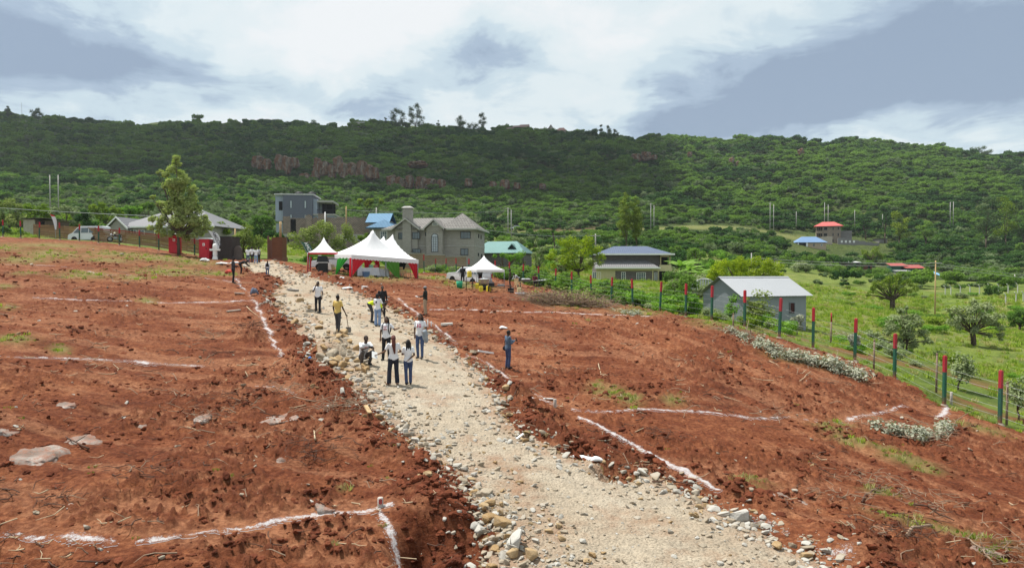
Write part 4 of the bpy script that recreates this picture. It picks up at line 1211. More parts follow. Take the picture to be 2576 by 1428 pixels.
h = simple_house('turquoise_roofed_house', 'low stone house with pale turquoise metal roof beside the grey house', 1250, 640, 112, R(-14), 8.4, 7, 0.25, 2.25, m_brick('dark_block_wall', (0.20, 0.19, 0.18), (0.17, 0.165, 0.16), (0.10, 0.1, 0.1), 1.0, 0.45, 0.3, 0.02, 0.6), M_TURQ, (), 2.2)
part('dormer', M_TURQ, h, lambda mb: roof_gable(mb, 1.6, 3.0, 0.6, 3.4, 1.0, 1.75, 'y'))
def yellow_house():
 p = at(1600, 712, 100)
 root = empty('cream_house', (p.x, p.y, gz(p.x, p.y) - 0.1), R(-3), 'two storey cream and dark stone house with blue metal roof behind the fence', 'house')
 s = 100 / F
 zc = p.z - root.location.z
 Z = lambda py: zc + (712 - py) * s
 X = lambda px: (px - 1600) * s
 dark = m_brick('dark_stone_wall', (0.20, 0.175, 0.165), (0.155, 0.14, 0.135), (0.09, 0.08, 0.08), 1.0, 0.4, 0.2, 0.012, 0.6)
 cream = plain('cream_paint', (0.52, 0.47, 0.27), 0.8, 0.08)
 bl = m_sheet('slate_blue_sheet', (0.075, 0.10, 0.16), 0.3, 0, 0.6, 0.1)
 part('wall', dark, root, lambda mb: (box(mb, X(1500), X(1663), 1.8, 9, -2, Z(640)), box(mb, X(1500), X(1654), 0, 1.797, -2, Z(676))))
 part('cream_band', cream, root, lambda mb: (box(mb, X(1500), X(1656), -0.06, -0.003, Z(681), Z(675)), box(mb, X(1640), X(1643), -0.08, -0.065, -1, Z(681)), box(mb, X(1656), X(1692), 0.6, 1.0, Z(682), Z(674)), box(mb, X(1500), X(1548), -0.05, -0.003, -1, Z(681) - .003)))
 part('porch_column', cream, root, lambda mb: (box(mb, X(1684), X(1687.5), 0.6, 0.8, -1.5, Z(682) - .003), box(mb, X(1656), X(1659), 0.6, 0.8, -1.5, Z(682) - .003)))
 part('balcony_column', plain('ochre_post', (0.33, 0.27, 0.16), 0.8), root, lambda mb: (box(mb, X(1686), X(1689.5), 1.2, 1.4, Z(674), Z(640)), box(mb, X(1663), X(1666), 1.2, 1.4, Z(674), Z(640)), box(mb, X(1663), X(1690), 1.2, 1.4, Z(646), Z(641))))
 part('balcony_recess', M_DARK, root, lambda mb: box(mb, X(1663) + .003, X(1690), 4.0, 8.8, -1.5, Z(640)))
 part('balcony_rail', cream, root, lambda mb: box(mb, X(1661), X(1691), 1.0, 1.15, Z(674), Z(666)))
 part('roof', bl, root, lambda mb: roof_hip(mb, X(1494), X(1699), -0.2 + 1.0, 10, Z(639), Z(616), 3.4))
 part('fascia', M_WHITE, root, lambda mb: box(mb, X(1494), X(1699), 0.72, 0.797, Z(641), Z(637)))
 low = m_sheet('grey_tile_sheet', (0.165, 0.16, 0.165), 0.3, 0, 0.6, 0.1)
 part('lower_roof', low, root, lambda mb: (mb.slab([(X(1496), -0.6, Z(673)), (X(1658), -0.6, Z(673)), (X(1628), 1.79, Z(653)), (X(1496), 1.79, Z(653))], 0.1), mb.slab([(X(1658), -0.6, Z(673)), (X(1659), 2.4, Z(673)), (X(1628), 1.795, Z(653))], 0.1)))
 part('lower_fascia', M_WHITE, root, lambda mb: box(mb, X(1496), X(1659), -0.68, -0.603, Z(675.5), Z(672)))
 for a, b, c, d in ((1601, 1624, 685, 708), (1490, 1512, 684, 702), (1563, 1574, 684, 704)):
  window(root, (X(a) + X(b)) / 2, -0.003, Z(d), (b - a) * s, (d - c) * s, (4, 4) if b - a > 15 else (2, 3), M_WHITE)
 window(root, X(1649), -0.003, Z(708), 0.4, 1.3, (2, 4), M_WHITE)
yellow_house()
def metal_shed():
 nc = at(1868, 826, 51.0)                # near corner
 loc = Vector((nc.x, nc.y, gz(nc.x, nc.y) - 0.1))
 rz = R(17)
 root = empty('metal_shed', loc, rz, 'grey corrugated metal shed with pale roof just beyond the wire fence', 'shed')
 L_, W_ = 5.6, 5.2                        # along x: long side; gable runs back along y
 top = at(1873, 741, 51).z - loc.z
 he, hr = top, top + 1.25
 m_w = m_sheet('galvanised_wall_sheet', (0.25, 0.275, 0.30), 30, 0, 0.5, 0.25, 0.1, 0.12)
 m_r = m_sheet('galvanised_roof_sheet', (0.30, 0.31, 0.325), 30, 0, 0.4, 0.3, 0.06, 0.06)
 def sheet(w, h0, h1, nrib=8):
  mb = MB(); mb.mat(m_w if True else None)
  vs = []; fs = []
  n = nrib * 2
  for i in range(n + 1):
   x = w * i / n
   y = -0.012 if i % 2 else 0.012
   hh = h0 + (h1 - h0) * i / n
   vs += [(x, y, -0.6), (x, y, hh)]
  fs = [(2 * i, 2 * i + 2, 2 * i + 3, 2 * i + 1) for i in range(n)]
  mb.add(vs, fs, False)
  return mb
 n = 7; w = L_ / n
 for i in range(n):
  o = sheet(w, he, he).build('wall_sheet', None, root); o.location = (i * w, 0, 0)
  o.location.y -= 0.004 * (i % 2)
 for i in range(n):
  o = sheet(w, he, he).build('wall_sheet', None, root); o.location = (i * w, W_, 0)
 n2 = 6; w2 = W_ / n2
 for i in range(n2):
  zf = lambda t: he + (hr - he) * (1 - abs(2 * t - 1))
  for x in (0, L_):
   o = sheet(w2, zf(i / n2), zf((i + 1) / n2)).build('wall_sheet', None, root)
   o.location = (x - (0.004 * (i % 2) if x == 0 else 0), i * w2, 0); o.rotation_euler = (0, 0, PI / 2)
 nr_ = 8; wr_ = (L_ + 0.7) / nr_
 for side in (0, 1):
  for i in range(nr_):
   mb = MB(); mb.mat(m_r)
   x0 = -0.35 + i * wr_; x1 = x0 + wr_ + 0.02
   vs = []; nn = 12
   for k in range(nn + 1):
    x = x0 + (x1 - x0) * k / nn; dz = 0.015 if k % 2 else -0.01
    if side == 0: vs += [(x, -0.35, he - 0.12 + dz), (x, W_ / 2, hr + 0.03 + dz)]
    else: vs += [(x, W_ + 0.35, he - 0.12 + dz), (x, W_ / 2, hr + 0.03 + dz)]
   mb.add(vs, [(2 * k, 2 * k + 2, 2 * k + 3, 2 * k + 1) for k in range(nn)], False)
   o = mb.build('roof_sheet', None, root)
   o.location.z += 0.004 * (i % 2)
 part('ridge_cap', m_r, root, lambda mb: (mb.slab([(-0.37, W_ / 2 - 0.22, hr - 0.04), (L_ + 0.4, W_ / 2 - 0.22, hr - 0.04), (L_ + 0.4, W_ / 2, hr + 0.07), (-0.37, W_ / 2, hr + 0.07)], 0.01), mb.slab([(-0.37, W_ / 2, hr + 0.07), (L_ + 0.4, W_ / 2, hr + 0.07), (L_ + 0.4, W_ / 2 + 0.22, hr - 0.04), (-0.37, W_ / 2 + 0.22, hr - 0.04)], 0.01)))
 rw = plain('dark_red_shutter', (0.05, 0.014, 0.014), 0.7)
 window(root, 4.3, -0.02, he - 1.45, 0.45, 0.82, (1, 1), plain('shutter_frame', (0.14, 0.15, 0.165)), pane=rw)
metal_shed()
def long_grey_house():
 p = at(400, 604, 98)
 root = empty('long_house', (p.x, p.y, gz(p.x, p.y)), R(-8), 'long low stone house with broad grey roof behind the light green tree', 'house')
 s = 98 / F
 zc = p.z - root.location.z
 Z = lambda py: zc + (604 - py) * s
 X = lambda px: (px - 400) * s
 roof = m_sheet('grey_sheet_roof', (0.15, 0.15, 0.16), 0.3, 0, 0.6, 0.1)
 part('wall', M_BLOCK, root, lambda mb: (box(mb, X(298), X(545), 0, 9, -2, Z(571)), box(mb, X(264), X(298) - .003, 2, 8, -2, Z(577))))
 part('gable_wall', M_BLOCK, root, lambda mb: gable_wall(mb, X(268), X(322), -0.6, -2, Z(575), Z(548), 0.59))
 part('roof', roof, root, lambda mb: (roof_hip(mb, X(286), X(556), -0.5, 9.6, Z(570), Z(522), 5.0), roof_gable(mb, X(262), X(326), -0.9, 5, Z(574), Z(545)), mb.slab([(X(244), 1.2, Z(581)), (X(300), 1.2, Z(581)), (X(300), 7, Z(560)), (X(258), 7, Z(560))], 0.1)))
 part('fascia', M_WHITE, root, lambda mb: (box(mb, X(326) + .005, X(556), -0.57, -0.503, Z(573), Z(569)), mb.prism([(X(262), Z(578)), (X(294), Z(548.5)), (X(294), Z(544)), (X(262), Z(573))], 'y', -0.96, -0.905), mb.prism([(X(294) + .002, Z(548.5)), (X(326), Z(578)), (X(326), Z(573)), (X(294) + .002, Z(544))], 'y', -0.96, -0.905)))
 for a, w, nb in ((331, 0.9, 2), (352, 1.0, 2), (400, 1.3, 3), (440, 1.3, 3), (473, 1.0, 2), (505, 1.0, 2)):
  window(root, X(a), 0, Z(592), w, 0.85, (nb, 2), M_WHITE)
long_grey_house()
p = at(86, 585, 92)
sh = empty('shack', (p.x, p.y, gz(p.x, p.y)), R(-4), 'small plastered shack with sagging dark roof at the end of the board fence', 'shed')
part('wall', plain('dusty_plaster', (0.36, 0.33, 0.27), 0.9), sh, lambda mb: box(mb, -1.5, 0.1, 0, 2.2, -1, 2.15))
part('side_wall', plain('brown_boards', (0.10, 0.075, 0.055), 0.9), sh, lambda mb: box(mb, 0.103, 3.2, 0.2, 2.2, -1, 2.0))
part('roof', plain('rusty_dark_sheet', (0.12, 0.10, 0.095), 0.8), sh, lambda mb: (mb.slab([(-1.8, -0.3, 2.3), (1.2, -0.4, 2.35), (1.2, 2.6, 2.25), (-1.8, 2.6, 2.2)], 0.06), mb.slab([(1.0, -0.3, 2.38), (3.5, -0.3, 2.18), (3.5, 2.6, 2.1), (1.0, 2.6, 2.3)], 0.05)))
part('door', M_DARK, sh, lambda mb: box(mb, 0.5, 1.3, 0.12, 0.197, -0.2, 1.9))
p = at(697, 655, 80)
gp_ = empty('gate_pillar', (p.x, p.y, gz(p.x, p.y)), R(-8), 'square brown brick gate pillar with wooden poles behind the crowd', 'pillar')
part('shaft', m_brick('brown_brick', (0.21, 0.085, 0.045), (0.17, 0.07, 0.04), (0.12, 0.06, 0.04), 1.0, 0.3, 0.1, 0.012, 0.5), gp_, lambda mb: box(mb, -0.6, 0.6, 0, 1.2, -1, 2.65))
part('plinth', plain('red_mud', (0.16, 0.06, 0.035)), gp_, lambda mb: box(mb, -0.68, 0.68, -0.08, 1.28, -1, 0.35))
for xx in (0.05, 0.2): part('pole', M_TIMBER, gp_, lambda mb: mb.tube([(xx, 0.6, 2.65), (xx + .02, 0.6, 4.5)], [0.07, 0.06], 7))
for xx in (-1.25, -1.0, -0.8): part('form_board', plain('rust_bars', (0.16, 0.075, 0.05)), gp_, lambda mb: box(mb, xx - .09, xx + .09, 0.3, 0.45, -0.8, 2.55 + 0.3 * math.sin(xx * 9)))
p = at(562, 654, 77)
kk = empty('kiosk', (p.x, p.y, gz(p.x, p.y)), R(-6), 'dark boxy gatehouse shell beside the red toilet cabin', 'hut')
dkk = plain('dark_brown_sheet', (0.045, 0.035, 0.032), 0.8)
part('wall', dkk, kk, lambda mb: (box(mb, -0.75, 1.0, 0, 1.8, -0.6, 2.55), box(mb, -1.4, -0.753, 0.3, 1.8, -0.6, 2.2)))
part('roof', M_BLACK, kk, lambda mb: box(mb, -0.8, 1.05, -0.05, 1.85, 2.553, 2.63))
part('pillar', M_CONC, kk, lambda mb: box(mb, -1.25, -1.0, 0.15, 0.297, -0.6, 2.3))
part('arch_door', plain('arch_shade', (0.10, 0.08, 0.07)), kk, lambda mb: mb.prism([(1.003, -0.5), (1.9, -0.5)] + [(1.45 + 0.45 * math.cos(PI * i / 8), 1.1 + 0.5 * math.sin(PI * i / 8)) for i in range(9)], 'y', 0.4, 0.6))
# far buildings
def far_red():
 p = at(2085, 612, 296)
 root = empty('tower_house', (p.x, p.y, p.z - 0.5), R(-22), 'unfinished four storey stone house with red roof on the far slope', 'house')
 s = 296 / F
 w = m_brick('tan_stone', (0.30, 0.24, 0.19), (0.26, 0.215, 0.175), (0.2, 0.17, 0.14), 1.0, 0.6, 0.3, 0.02, 0.3)
 H = 58 * s
 part('wall', w, root, lambda mb: box(mb, -2.2, 4.6, 0, 6, -4, H - 2.0))
 part('side_wall', plain('pale_tan', (0.40, 0.33, 0.26), 0.9), root, lambda mb: box(mb, -5.0, -2.203, 0.5, 6, -4, H - 2.0))
 part('roof', m_sheet('red_sheet', (0.50, 0.10, 0.09), 0.5, 0), root, lambda mb: roof_hip(mb, -6, 5.6, -1.0, 7, H - 2.0, H, 3.5))
 for fl in range(3):
  for xx, ww in ((-1.3, 1.4), (1.6, 0.5), (3.6, 0.5)):
   window(root, xx, 0, H - 3.7 - fl * 2.6, ww, 1.3, (1, 1), M_CONC, pane=M_DARK)
  part('balcony', M_DARK, root, lambda mb: (box(mb, -4.6, -2.6, 0.2, 0.497, H - 3.9 - fl * 2.6, H - 2.4 - fl * 2.6),))
 def scaf(mb):
  for i in range(4): mb.tube([(-4.9 + i * 0.8, -0.6, -3), (-4.9 + i * 0.8, -0.6, H - 2.6)], 0.06, 4)
  for k in range(5): mb.tube([(-5.2, -0.6, H - 3.5 - k * 1.4), (-2.2, -0.65, H - 3.4 - k * 1.5)], 0.06, 4)
 part('scaffold', M_WOOD, root, scaf)
 part('annex_wall', plain('grey_block_annex', (0.20, 0.19, 0.18), 0.9), root, lambda mb: box(mb, 4.6, 9.0, 2.5, 8, -4, H - 4.0))
 cw = empty('compound_wall', root.location + Vector((0, -4, 0)), R(0), 'stepped grey block compound wall below the far red roofed house', 'wall')
 gry = plain('grey_block_compound', (0.215, 0.205, 0.20), 0.9)
 part('wall', gry, cw, lambda mb: [box(mb, 2 + i * 2.9, 4.9 + i * 2.9 - .003, 0, 0.4, -4, 2.6 - i * 0.42) for i in range(6)])
 part('pale_wall', plain('pale_block_compound', (0.42, 0.36, 0.29), 0.9), cw, lambda mb: [box(mb, -14 + i * 2.2, -11.8 + i * 2.2 - .003, -1, -0.6, -4, 3.2 - 0.35 * (5 - i) * 0.6) for i in range(6)])
 for i in range(4): window(cw, 3.6 + i * 1.7, 0, 0.6, 0.9, 1.0, (1, 1), M_CONC, pane=M_WHITE)
far_red()
M_BL2 = m_sheet('far_blue_sheet', (0.13, 0.22, 0.37), 0.5, 0, 0.5, 0.1)
h = simple_house('bungalow', 'small tan bungalow with blue hipped roof below the far red roofed house', 2042, 626, 276, R(-5), 11, 7, 2.6, 5.0, plain('tan_wall', (0.40, 0.31, 0.22), 0.9), M_BL2, [(0.8, 0, 1.1, 0.6, 0.9, (1, 1), M_BLACK), (3.8, 0, 1.1, 0.6, 0.9, (1, 1), M_WHITE)], 3.2)
part('porch_wall', M_WHITE, h, lambda mb: (box(mb, -5.4, -1.6, -0.3, -0.003, 0, 0.9), box(mb, -5.4, -5.0, -0.3, -0.003, 0.9, 2.5), box(mb, -2.2, -1.6, -0.3, -0.003, 0.9, 2.5)))
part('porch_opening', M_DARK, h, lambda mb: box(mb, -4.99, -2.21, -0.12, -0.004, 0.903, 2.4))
p = at(2223, 622, 300)
bh = empty('block_hut', (p.x, p.y, p.z), R(10), 'square grey block hut without roof on the far slope', 'hut')
part('wall', plain('grey_block_hut', (0.215, 0.205, 0.20), 0.9), bh, lambda mb: box(mb, -2.2, 1.5, 0, 4, -2, 3.6))
part('side_wall', plain('tan_block_hut', (0.36, 0.30, 0.19), 0.9), bh, lambda mb: box(mb, 1.503, 2.1, 0.3, 4, -2, 3.5))
part('roof', M_DARK, bh, lambda mb: box(mb, -2.5, 1.8, -0.3, 4.2, 3.603, 3.75))
M_REDROOF = m_sheet('farm_red_sheet', (0.36, 0.07, 0.055), 0.4, 0)
M_TIN = m_sheet('dull_tin', (0.30, 0.30, 0.31), 0.3, 0)
def farm_shed(px, py, d, rz, w, dep, hf, hb, mw, mr, label):
 p = at(px, py, d)
 root = empty('farm_shed', (p.x, p.y, gz(p.x, p.y)), rz, label, 'shed', 'sheds at the far edge of the meadow')
 part('wall', mw, root, lambda mb: box(mb, -w / 2, w / 2, 0, dep, -0.6, hf - 0.1))
 part('roof', mr, root, lambda mb: mb.slab([(-w / 2 - .3, -0.4, hf), (w / 2 + .3, -0.4, hf), (w / 2 + .3, dep + .3, hb), (-w / 2 - .3, dep + .3, hb)], 0.06))
 part('door', M_DARK, root, lambda mb: box(mb, w * 0.1, w * 0.1 + 0.8, -0.03, -0.003, -0.4, hf * 0.8))
 return root
grn = plain('farm_green_sheet', (0.03, 0.10, 0.065), 0.6)
farm_shed(2262, 686, 208, R(-6), 4.3, 3.5, 2.0, 2.9, grn, M_REDROOF, 'green walled farm shed with red roof, second red roof beside it')
farm_shed(2302, 687, 206, R(-6), 5.0, 3.5, 1.7, 2.7, grn, M_REDROOF, 'farm shed with dull red roof between the green shed and the black tank')
farm_shed(2272, 689, 200, R(-4), 3.4, 2.0, 1.2, 1.35, M_TIN, plain('pale_tin', (0.55, 0.55, 0.52)), 'low pale tin lean-to in front of the red roofed farm sheds')
farm_shed(2180, 679, 212, R(4), 3.4, 2.6, 1.5, 1.4, plain('brown_red_boards', (0.13, 0.045, 0.03)), M_DARK, 'low dark red farm shed with flat dark roof')
farm_shed(2150, 671, 216, R(4), 3.4, 2.6, 1.6, 1.9, plain('dark_planks', (0.06, 0.045, 0.035)), plain('pale_tin2', (0.55, 0.55, 0.54)), 'small dark plank hut with pale flat roof under the trees')
p = at(2341, 689, 200)
wt = empty('water_tank', (p.x, p.y, gz(p.x, p.y)), 0, 'black water tank standing beside the farm sheds', 'water tank')
part('tank', M_BLACK, wt, lambda mb: mb.lathe([(0, 0), (0.8, 0), (0.85, 0.3), (0.8, 0.6), (0.85, 0.9), (0.8, 1.2), (0.5, 1.5), (0, 1.6)], 14))
part('lid', M_BLACK, wt, lambda mb: mb.lathe([(0.25, 1.5), (0.25, 1.66), (0, 1.68)], 8))
p = at(2357, 690, 199)
tp = empty('tarpaulin', (p.x, p.y, gz(p.x, p.y)), 0, 'pale blue tarpaulin hung beside the black farm tank', 'tarpaulin')
part('sheet', plain('blue_tarp', (0.22, 0.42, 0.62), 0.5), tp, lambda mb: mb.slab([(-1.2, 0, 0.9), (1.2, 0, 0.15), (1.3, 1.2, 0.9), (-1.0, 1.2, 1.7)], 0.03))
part('prop', M_WOOD, tp, lambda mb: (mb.tube([(-1.1, 0.1, 0), (-1.1, 0.1, 0.95)], 0.05, 5), mb.tube([(-0.95, 1.15, 0), (-0.95, 1.15, 1.7)], 0.05, 5)))
def ridge_house(px, py, d, label, fn):
 p = at(px, py, d)
 root = empty('ridge_house', (p.x, p.y, p.z), R(-10), label, 'house', 'houses on the skyline')
 fn(root, d / F)
 return root
tan = plain('ridge_tan', (0.40, 0.37, 0.31), 0.9)
def _r1(r, s):
 part('wall', tan, r, lambda mb: (box(mb, -26 * s, -9 * s, 0, 8, -8, 8 * s), box(mb, -9 * s + .01, 22 * s, -1, 8, -8, 6 * s)))
 part('roof_slab', plain('ridge_slab', (0.5, 0.48, 0.44)), r, lambda mb: (box(mb, -9 * s, 23 * s, -1.5, 8.5, 6 * s + .01, 8 * s), box(mb, -27 * s, -9.3 * s, -.3, 8.3, 8 * s + .01, 9.5 * s)))
 part('opening', M_DARK, r, lambda mb: box(mb, 10 * s, 21 * s, -1.1, -1.01, -3 * s, 4 * s))
ridge_house(910, 316, 634, 'flat roofed tan house alone on the skyline left of the tall gum trees', _r1)
def _r2(r, s):
 part('wall', tan, r, lambda mb: box(mb, -28 * s, 28 * s, 0, 9, -8, 6 * s))
 part('roof', plain('ridge_brown_roof', (0.20, 0.12, 0.10)), r, lambda mb: (roof_gable(mb, -29 * s, -8 * s, -1, 9, 6 * s, 12 * s, 'x'), roof_gable(mb, -10 * s, 10 * s, -2, 9, 9 * s, 16 * s, 'x'), roof_gable(mb, 6 * s, 30 * s, -1, 9, 9 * s, 18 * s, 'x')))
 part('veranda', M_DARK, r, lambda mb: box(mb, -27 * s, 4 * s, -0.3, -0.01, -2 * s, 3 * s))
ridge_house(1300, 330, 628, 'wide brown roofed villa on the skyline', _r2)
def _r3(r, s):
 part('wall', tan, r, lambda mb: gable_wall(mb, -9 * s, 9 * s, 0, -10, 2 * s, 14 * s, 6))
 part('roof', plain('ridge_brown_roof', (0.20, 0.12, 0.10)), r, lambda mb: roof_gable(mb, -12 * s, 12 * s, -1, 7, 0, 16 * s))
ridge_house(1386, 330, 628, 'steep gabled brown house on the skyline among trees', _r3)
def _r4(r, s):
 part('wall', tan, r, lambda mb: box(mb, -10 * s, 10 * s, 0, 6, -10, 3 * s))
 part('roof', plain('ridge_pink_roof', (0.30, 0.16, 0.13)), r, lambda mb: roof_hip(mb, -12 * s, 12 * s, -1, 7, 3 * s, 12 * s, 2.2))
ridge_house(1412, 332, 628, 'small pinkish hipped roof house on the skyline', _r4)
# white arched gate beyond the fence
p = at(1772, 735, 72)
ga = empty('garden_gate', (p.x, p.y, gz(p.x, p.y)), R(-6), 'white arched metal garden gate left of the grey metal shed', 'gate')
gm = plain('pale_gate_paint', (0.50, 0.51, 0.53), 0.5)
part('frame', gm, ga, lambda mb: mb.tube([(-1.1, 0, 0)] + [(-1.1 * math.cos(PI * i / 10), 0, 1.1 + 0.75 * math.sin(PI * i / 10)) for i in range(11)] + [(1.1, 0, 0)], 0.07, 6))
for i in range(8):
 xx = -0.95 + i * 0.27
 part('bar', gm, ga, lambda mb: box(mb, xx - 0.06, xx + 0.06, -0.03, 0.03, 0.02, 1.1 + 0.68 * math.sqrt(max(0, 1 - (xx / 1.1) ** 2))))
part('side_panel', gm, ga, lambda mb: (box(mb, -2.2, -1.18, -0.03, 0.03, 0, 1.35), box(mb, 1.18, 1.9, -0.03, 0.03, 0, 1.2)))
# poles and lines
M_POLE = plain('grey_pole', (0.36, 0.345, 0.32), 0.85, 0.2)
M_POLEW = plain('brown_pole', (0.40, 0.27, 0.13), 0.85, 0.2)
M_LINE = plain('power_line', (0.30, 0.31, 0.32), 0.6)
def pole(px, py0, py1, d, label, mat=None, r=0.13, arm=True, group=None):
 a, b = at(px, py1, d), at(px, py0, d)
 root = empty('utility_pole', a, 0, label, 'utility pole', group)
 h = b.z - a.z
 part('shaft', mat or M_POLE, root, lambda mb: mb.tube([(0, 0, -1.5), (0, 0, h)], [r * 1.15, r * 0.8], 7))
 if arm: part('cross_arm', M_POLE, root, lambda mb: box(mb, -0.9, 0.9, -r - 0.13, -r * .8 - .005, h - 0.45, h - 0.3))
 return b
POLES = {}
for k, (px, y0, y1, d, lab, g, mt) in enumerate([
  (126, 440, 514, 170, 'grey twin pole above the shack, the one nearer the shack roof end', None, None), (147, 440, 514, 170, 'grey twin pole above the shack, the one nearer the white van', None, None),
  (1278, 522, 586, 215, 'taller of the twin poles above the turquoise roof', None, None), (1286, 528, 592, 215, 'shorter of the twin poles above the turquoise roof', None, None),
  (1637, 511, 574, 262, 'taller of the twin poles right of the pair of cypress trees', None, None), (1645, 516, 578, 262, 'shorter of the twin poles right of the pair of cypress trees', None, None),
  (1937, 509, 572, 290, 'taller twin pole left of the far red roofed house', None, None), (1946, 514, 576, 290, 'shorter twin pole left of the far red roofed house', None, None),
  (2074, 509, 575, 310, 'taller twin pole rising behind the far red roof', None, None), (2083, 515, 575, 310, 'shorter twin pole rising behind the far red roof', None, None),
  (2390, 508, 560, 320, 'shorter twin pole on the slope above the farm sheds', None, None), (2398, 507, 558, 320, 'taller twin pole on the slope above the farm sheds', None, None),
  (2003, 532, 562, 310, 'short lone pole between two twin pairs on the slope', None, None), (2150, 528, 562, 310, 'short lone pole just right of the far red roof', None, None), (2220, 537, 563, 310, 'short lone pole right of the far compound wall', None, None),
  (1498, 588, 612, 130, 'short pole rising beside the slate blue roof', None, None), (947, 522, 560, 140, 'thin pole behind the bright blue roof', None, None),
  (2352, 655, 800, 109, 'tall brown wooden pole standing in the meadow', None, M_POLEW), (871, 519, 566, 118, 'wooden pole rising from the rough stone wall, the bare brown one', None, M_POLEW),
  (818, 533, 567, 116, 'white pole in front of the rough stone wall', None, M_WHITE), (1890, 636, 690, 150, 'grey pole in the trees behind the yellow-green thorn tree', None, None),
  (55, 258, 300, 640, 'thin mast on the skyline near the cone shaped tree', None, None), (2552, 690, 740, 150, 'pole at the meadow edge under the power lines', None, None), (592, 575, 640, 84, 'slim timber pole behind the dark gatehouse', None, M_POLEW)]):
 POLES[k] = pole(px, y0, y1, d, lab, mt, 0.10 if d < 130 else 0.14, k in (2, 4, 6, 15, 17), g)
def line(a, b, label, sag=0.6, r=0.02):
 a, b = Vector(a), Vector(b)
 mb = MB(); mb.mat(M_LINE)
 c = (a + b) / 2
 q = []
 for i in range(13):
  t = i / 12
  q.append(a.lerp(b, t) + Vector((0, 0, -sag * 4 * t * (1 - t))) - c)
 mb.tube(q, r, 4, False)
 o = mb.build('power_line', None, None, c, False)
 props(o, label, 'power line')
w1, w2 = at(2352, 662, 109), at(2352, 668, 109)
line(w1, at(1890, 648, 150), 'upper power line from the meadow pole towards the thorn tree', 0.4, 0.022)
line(w2, at(1890, 655, 150), 'lower power line from the meadow pole towards the thorn tree', 0.4, 0.022)
line(w1, at(2700, 704, 135), 'upper power line from the meadow pole out over the hillside bush', 0.2, 0.022)
line(w2, at(2700, 712, 135), 'lower power line from the meadow pole out over the hillside bush', 0.2, 0.022)
line(at(-80, 517, 110), at(430, 545, 90), 'power line crossing above the board fence to the long house', 0.15, 0.028)
line(at(1222, 578, 108), at(1498, 592, 130), 'power line from the grey stone house to the short pole', 0.5, 0.02)
line(at(871, 528, 118), at(1278, 530, 215), 'long power line behind the chimney of the grey house', 0.6, 0.025)
# tents, cars, camp things
def text_mesh(s, size, m, parent, loc, rot, name='lettering', ext=0.003, bold=0.0, align='CENTER'):
 cu = bpy.data.curves.new(name, 'FONT'); cu.body = s; cu.size = size; cu.extrude = ext; cu.offset = bold
 cu.align_x = align; cu.align_y = 'CENTER'; cu.resolution_u = 3
 o = bpy.data.objects.new(name, cu); COL.objects.link(o)
 dg = bpy.context.evaluated_depsgraph_get()
 me = bpy.data.meshes.new_from_object(o.evaluated_get(dg))
 bpy.data.objects.remove(o)
 me.materials.clear(); me.materials.append(m)
 t = bpy.data.objects.new(name, me); link(t, parent)
 t.location = loc; t.rotation_euler = rot
 return t
def m_fabric(name, c, trans=0.2, rough=0.8, var=0.1):
 if name in _MC: return _MC[name]
 t = NT(name)
 n = t.noise(2.5, 4, 0.6)
 col = t.mix(n, tuple(v * (1 - var) for v in c), tuple(min(1, v * (1 + var)) for v in c))
 d = t.N.new('ShaderNodeBsdfPrincipled'); t.L.new(col, d.inputs['Base Color']); d.inputs['Roughness'].default_value = rough; d.inputs['Specular IOR Level'].default_value = 0.2
 tr = t.N.new('ShaderNodeBsdfTranslucent'); t.L.new(col, tr.inputs['Color'])
 ms = t.N.new('ShaderNodeMixShader'); ms.inputs[0].default_value = trans
 t.L.new(d.outputs[0], ms.inputs[1]); t.L.new(tr.outputs[0], ms.inputs[2]); t.L.new(ms.outputs[0], t.out.inputs[0])
 _MC[name] = t.m
 return t.m
F_WHITE = m_fabric('tent_white', (0.78, 0.78, 0.79), 0.15)
F_RED = m_fabric('drape_red', (0.62, 0.025, 0.04), 0.35)
F_GREEN = m_fabric('drape_green', (0.03, 0.34, 0.035), 0.35)
F_GREEN2 = m_fabric('drape_green_dull', (0.09, 0.26, 0.035), 0.3)
F_BLACK = m_fabric('drape_black', (0.012, 0.02, 0.017), 0.1)
M_STEEL = plain('tent_steel', (0.30, 0.31, 0.32), 0.4, 0.1, metal=0.5)
def pagoda(mb, U, V, peaks, ez, p=1.7, nu=36, nv=36):
 """Peaked canopy over a rectangle: peaks (u, v, height); ez(u, v) the eave height."""
 vs = []; fs = []
 for j in range(nv + 1):
  for i in range(nu + 1):
   u, v = U * i / nu, V * j / nv
   h = 0
   for pu, pv, H in peaks:
    du, dv = u - pu, v - pv
    r = math.hypot(du, dv)
    if r < 1e-6: k = 0
    else:
     t = 1e9
     if du > 1e-9: t = min(t, (U - pu) / du)
     if du < -1e-9: t = min(t, -pu / du)
     if dv > 1e-9: t = min(t, (V - pv) / dv)
     if dv < -1e-9: t = min(t, -pv / dv)
     k = min(1.0, 1 / t)
    h = max(h, H * (0.80 * (1 - k) ** p + 0.20 * math.exp(-r * 2.6) * (1 - k)))
   vs.append((u, v, ez(u, v) + h))
 n = nu + 1
 for j in range(nv):
  for i in range(nu):
   a = j * n + i
   fs.append((a, a + 1, a + n + 1, a + n))
 mb.add(vs, fs, True)
def valance(mb, a, b, depth, pitch=0.28, amp=0.06, out=0.0):
 a, b = Vector(a), Vector(b)
 L_ = (b - a).length
 n = max(4, int(L_ / pitch)) * 4
 vs = []; fs = []
 for i in range(n + 1):
  q = a.lerp(b, i / n)
  sc = amp * abs(math.sin(PI * i / 4))
  vs += [q, q + Vector((0, 0, -depth - sc + amp * 0.5))]
 fs = [(2 * i, 2 * i + 1, 2 * i + 3, 2 * i + 2) for i in range(n)]
 mb.add(vs, fs, False)
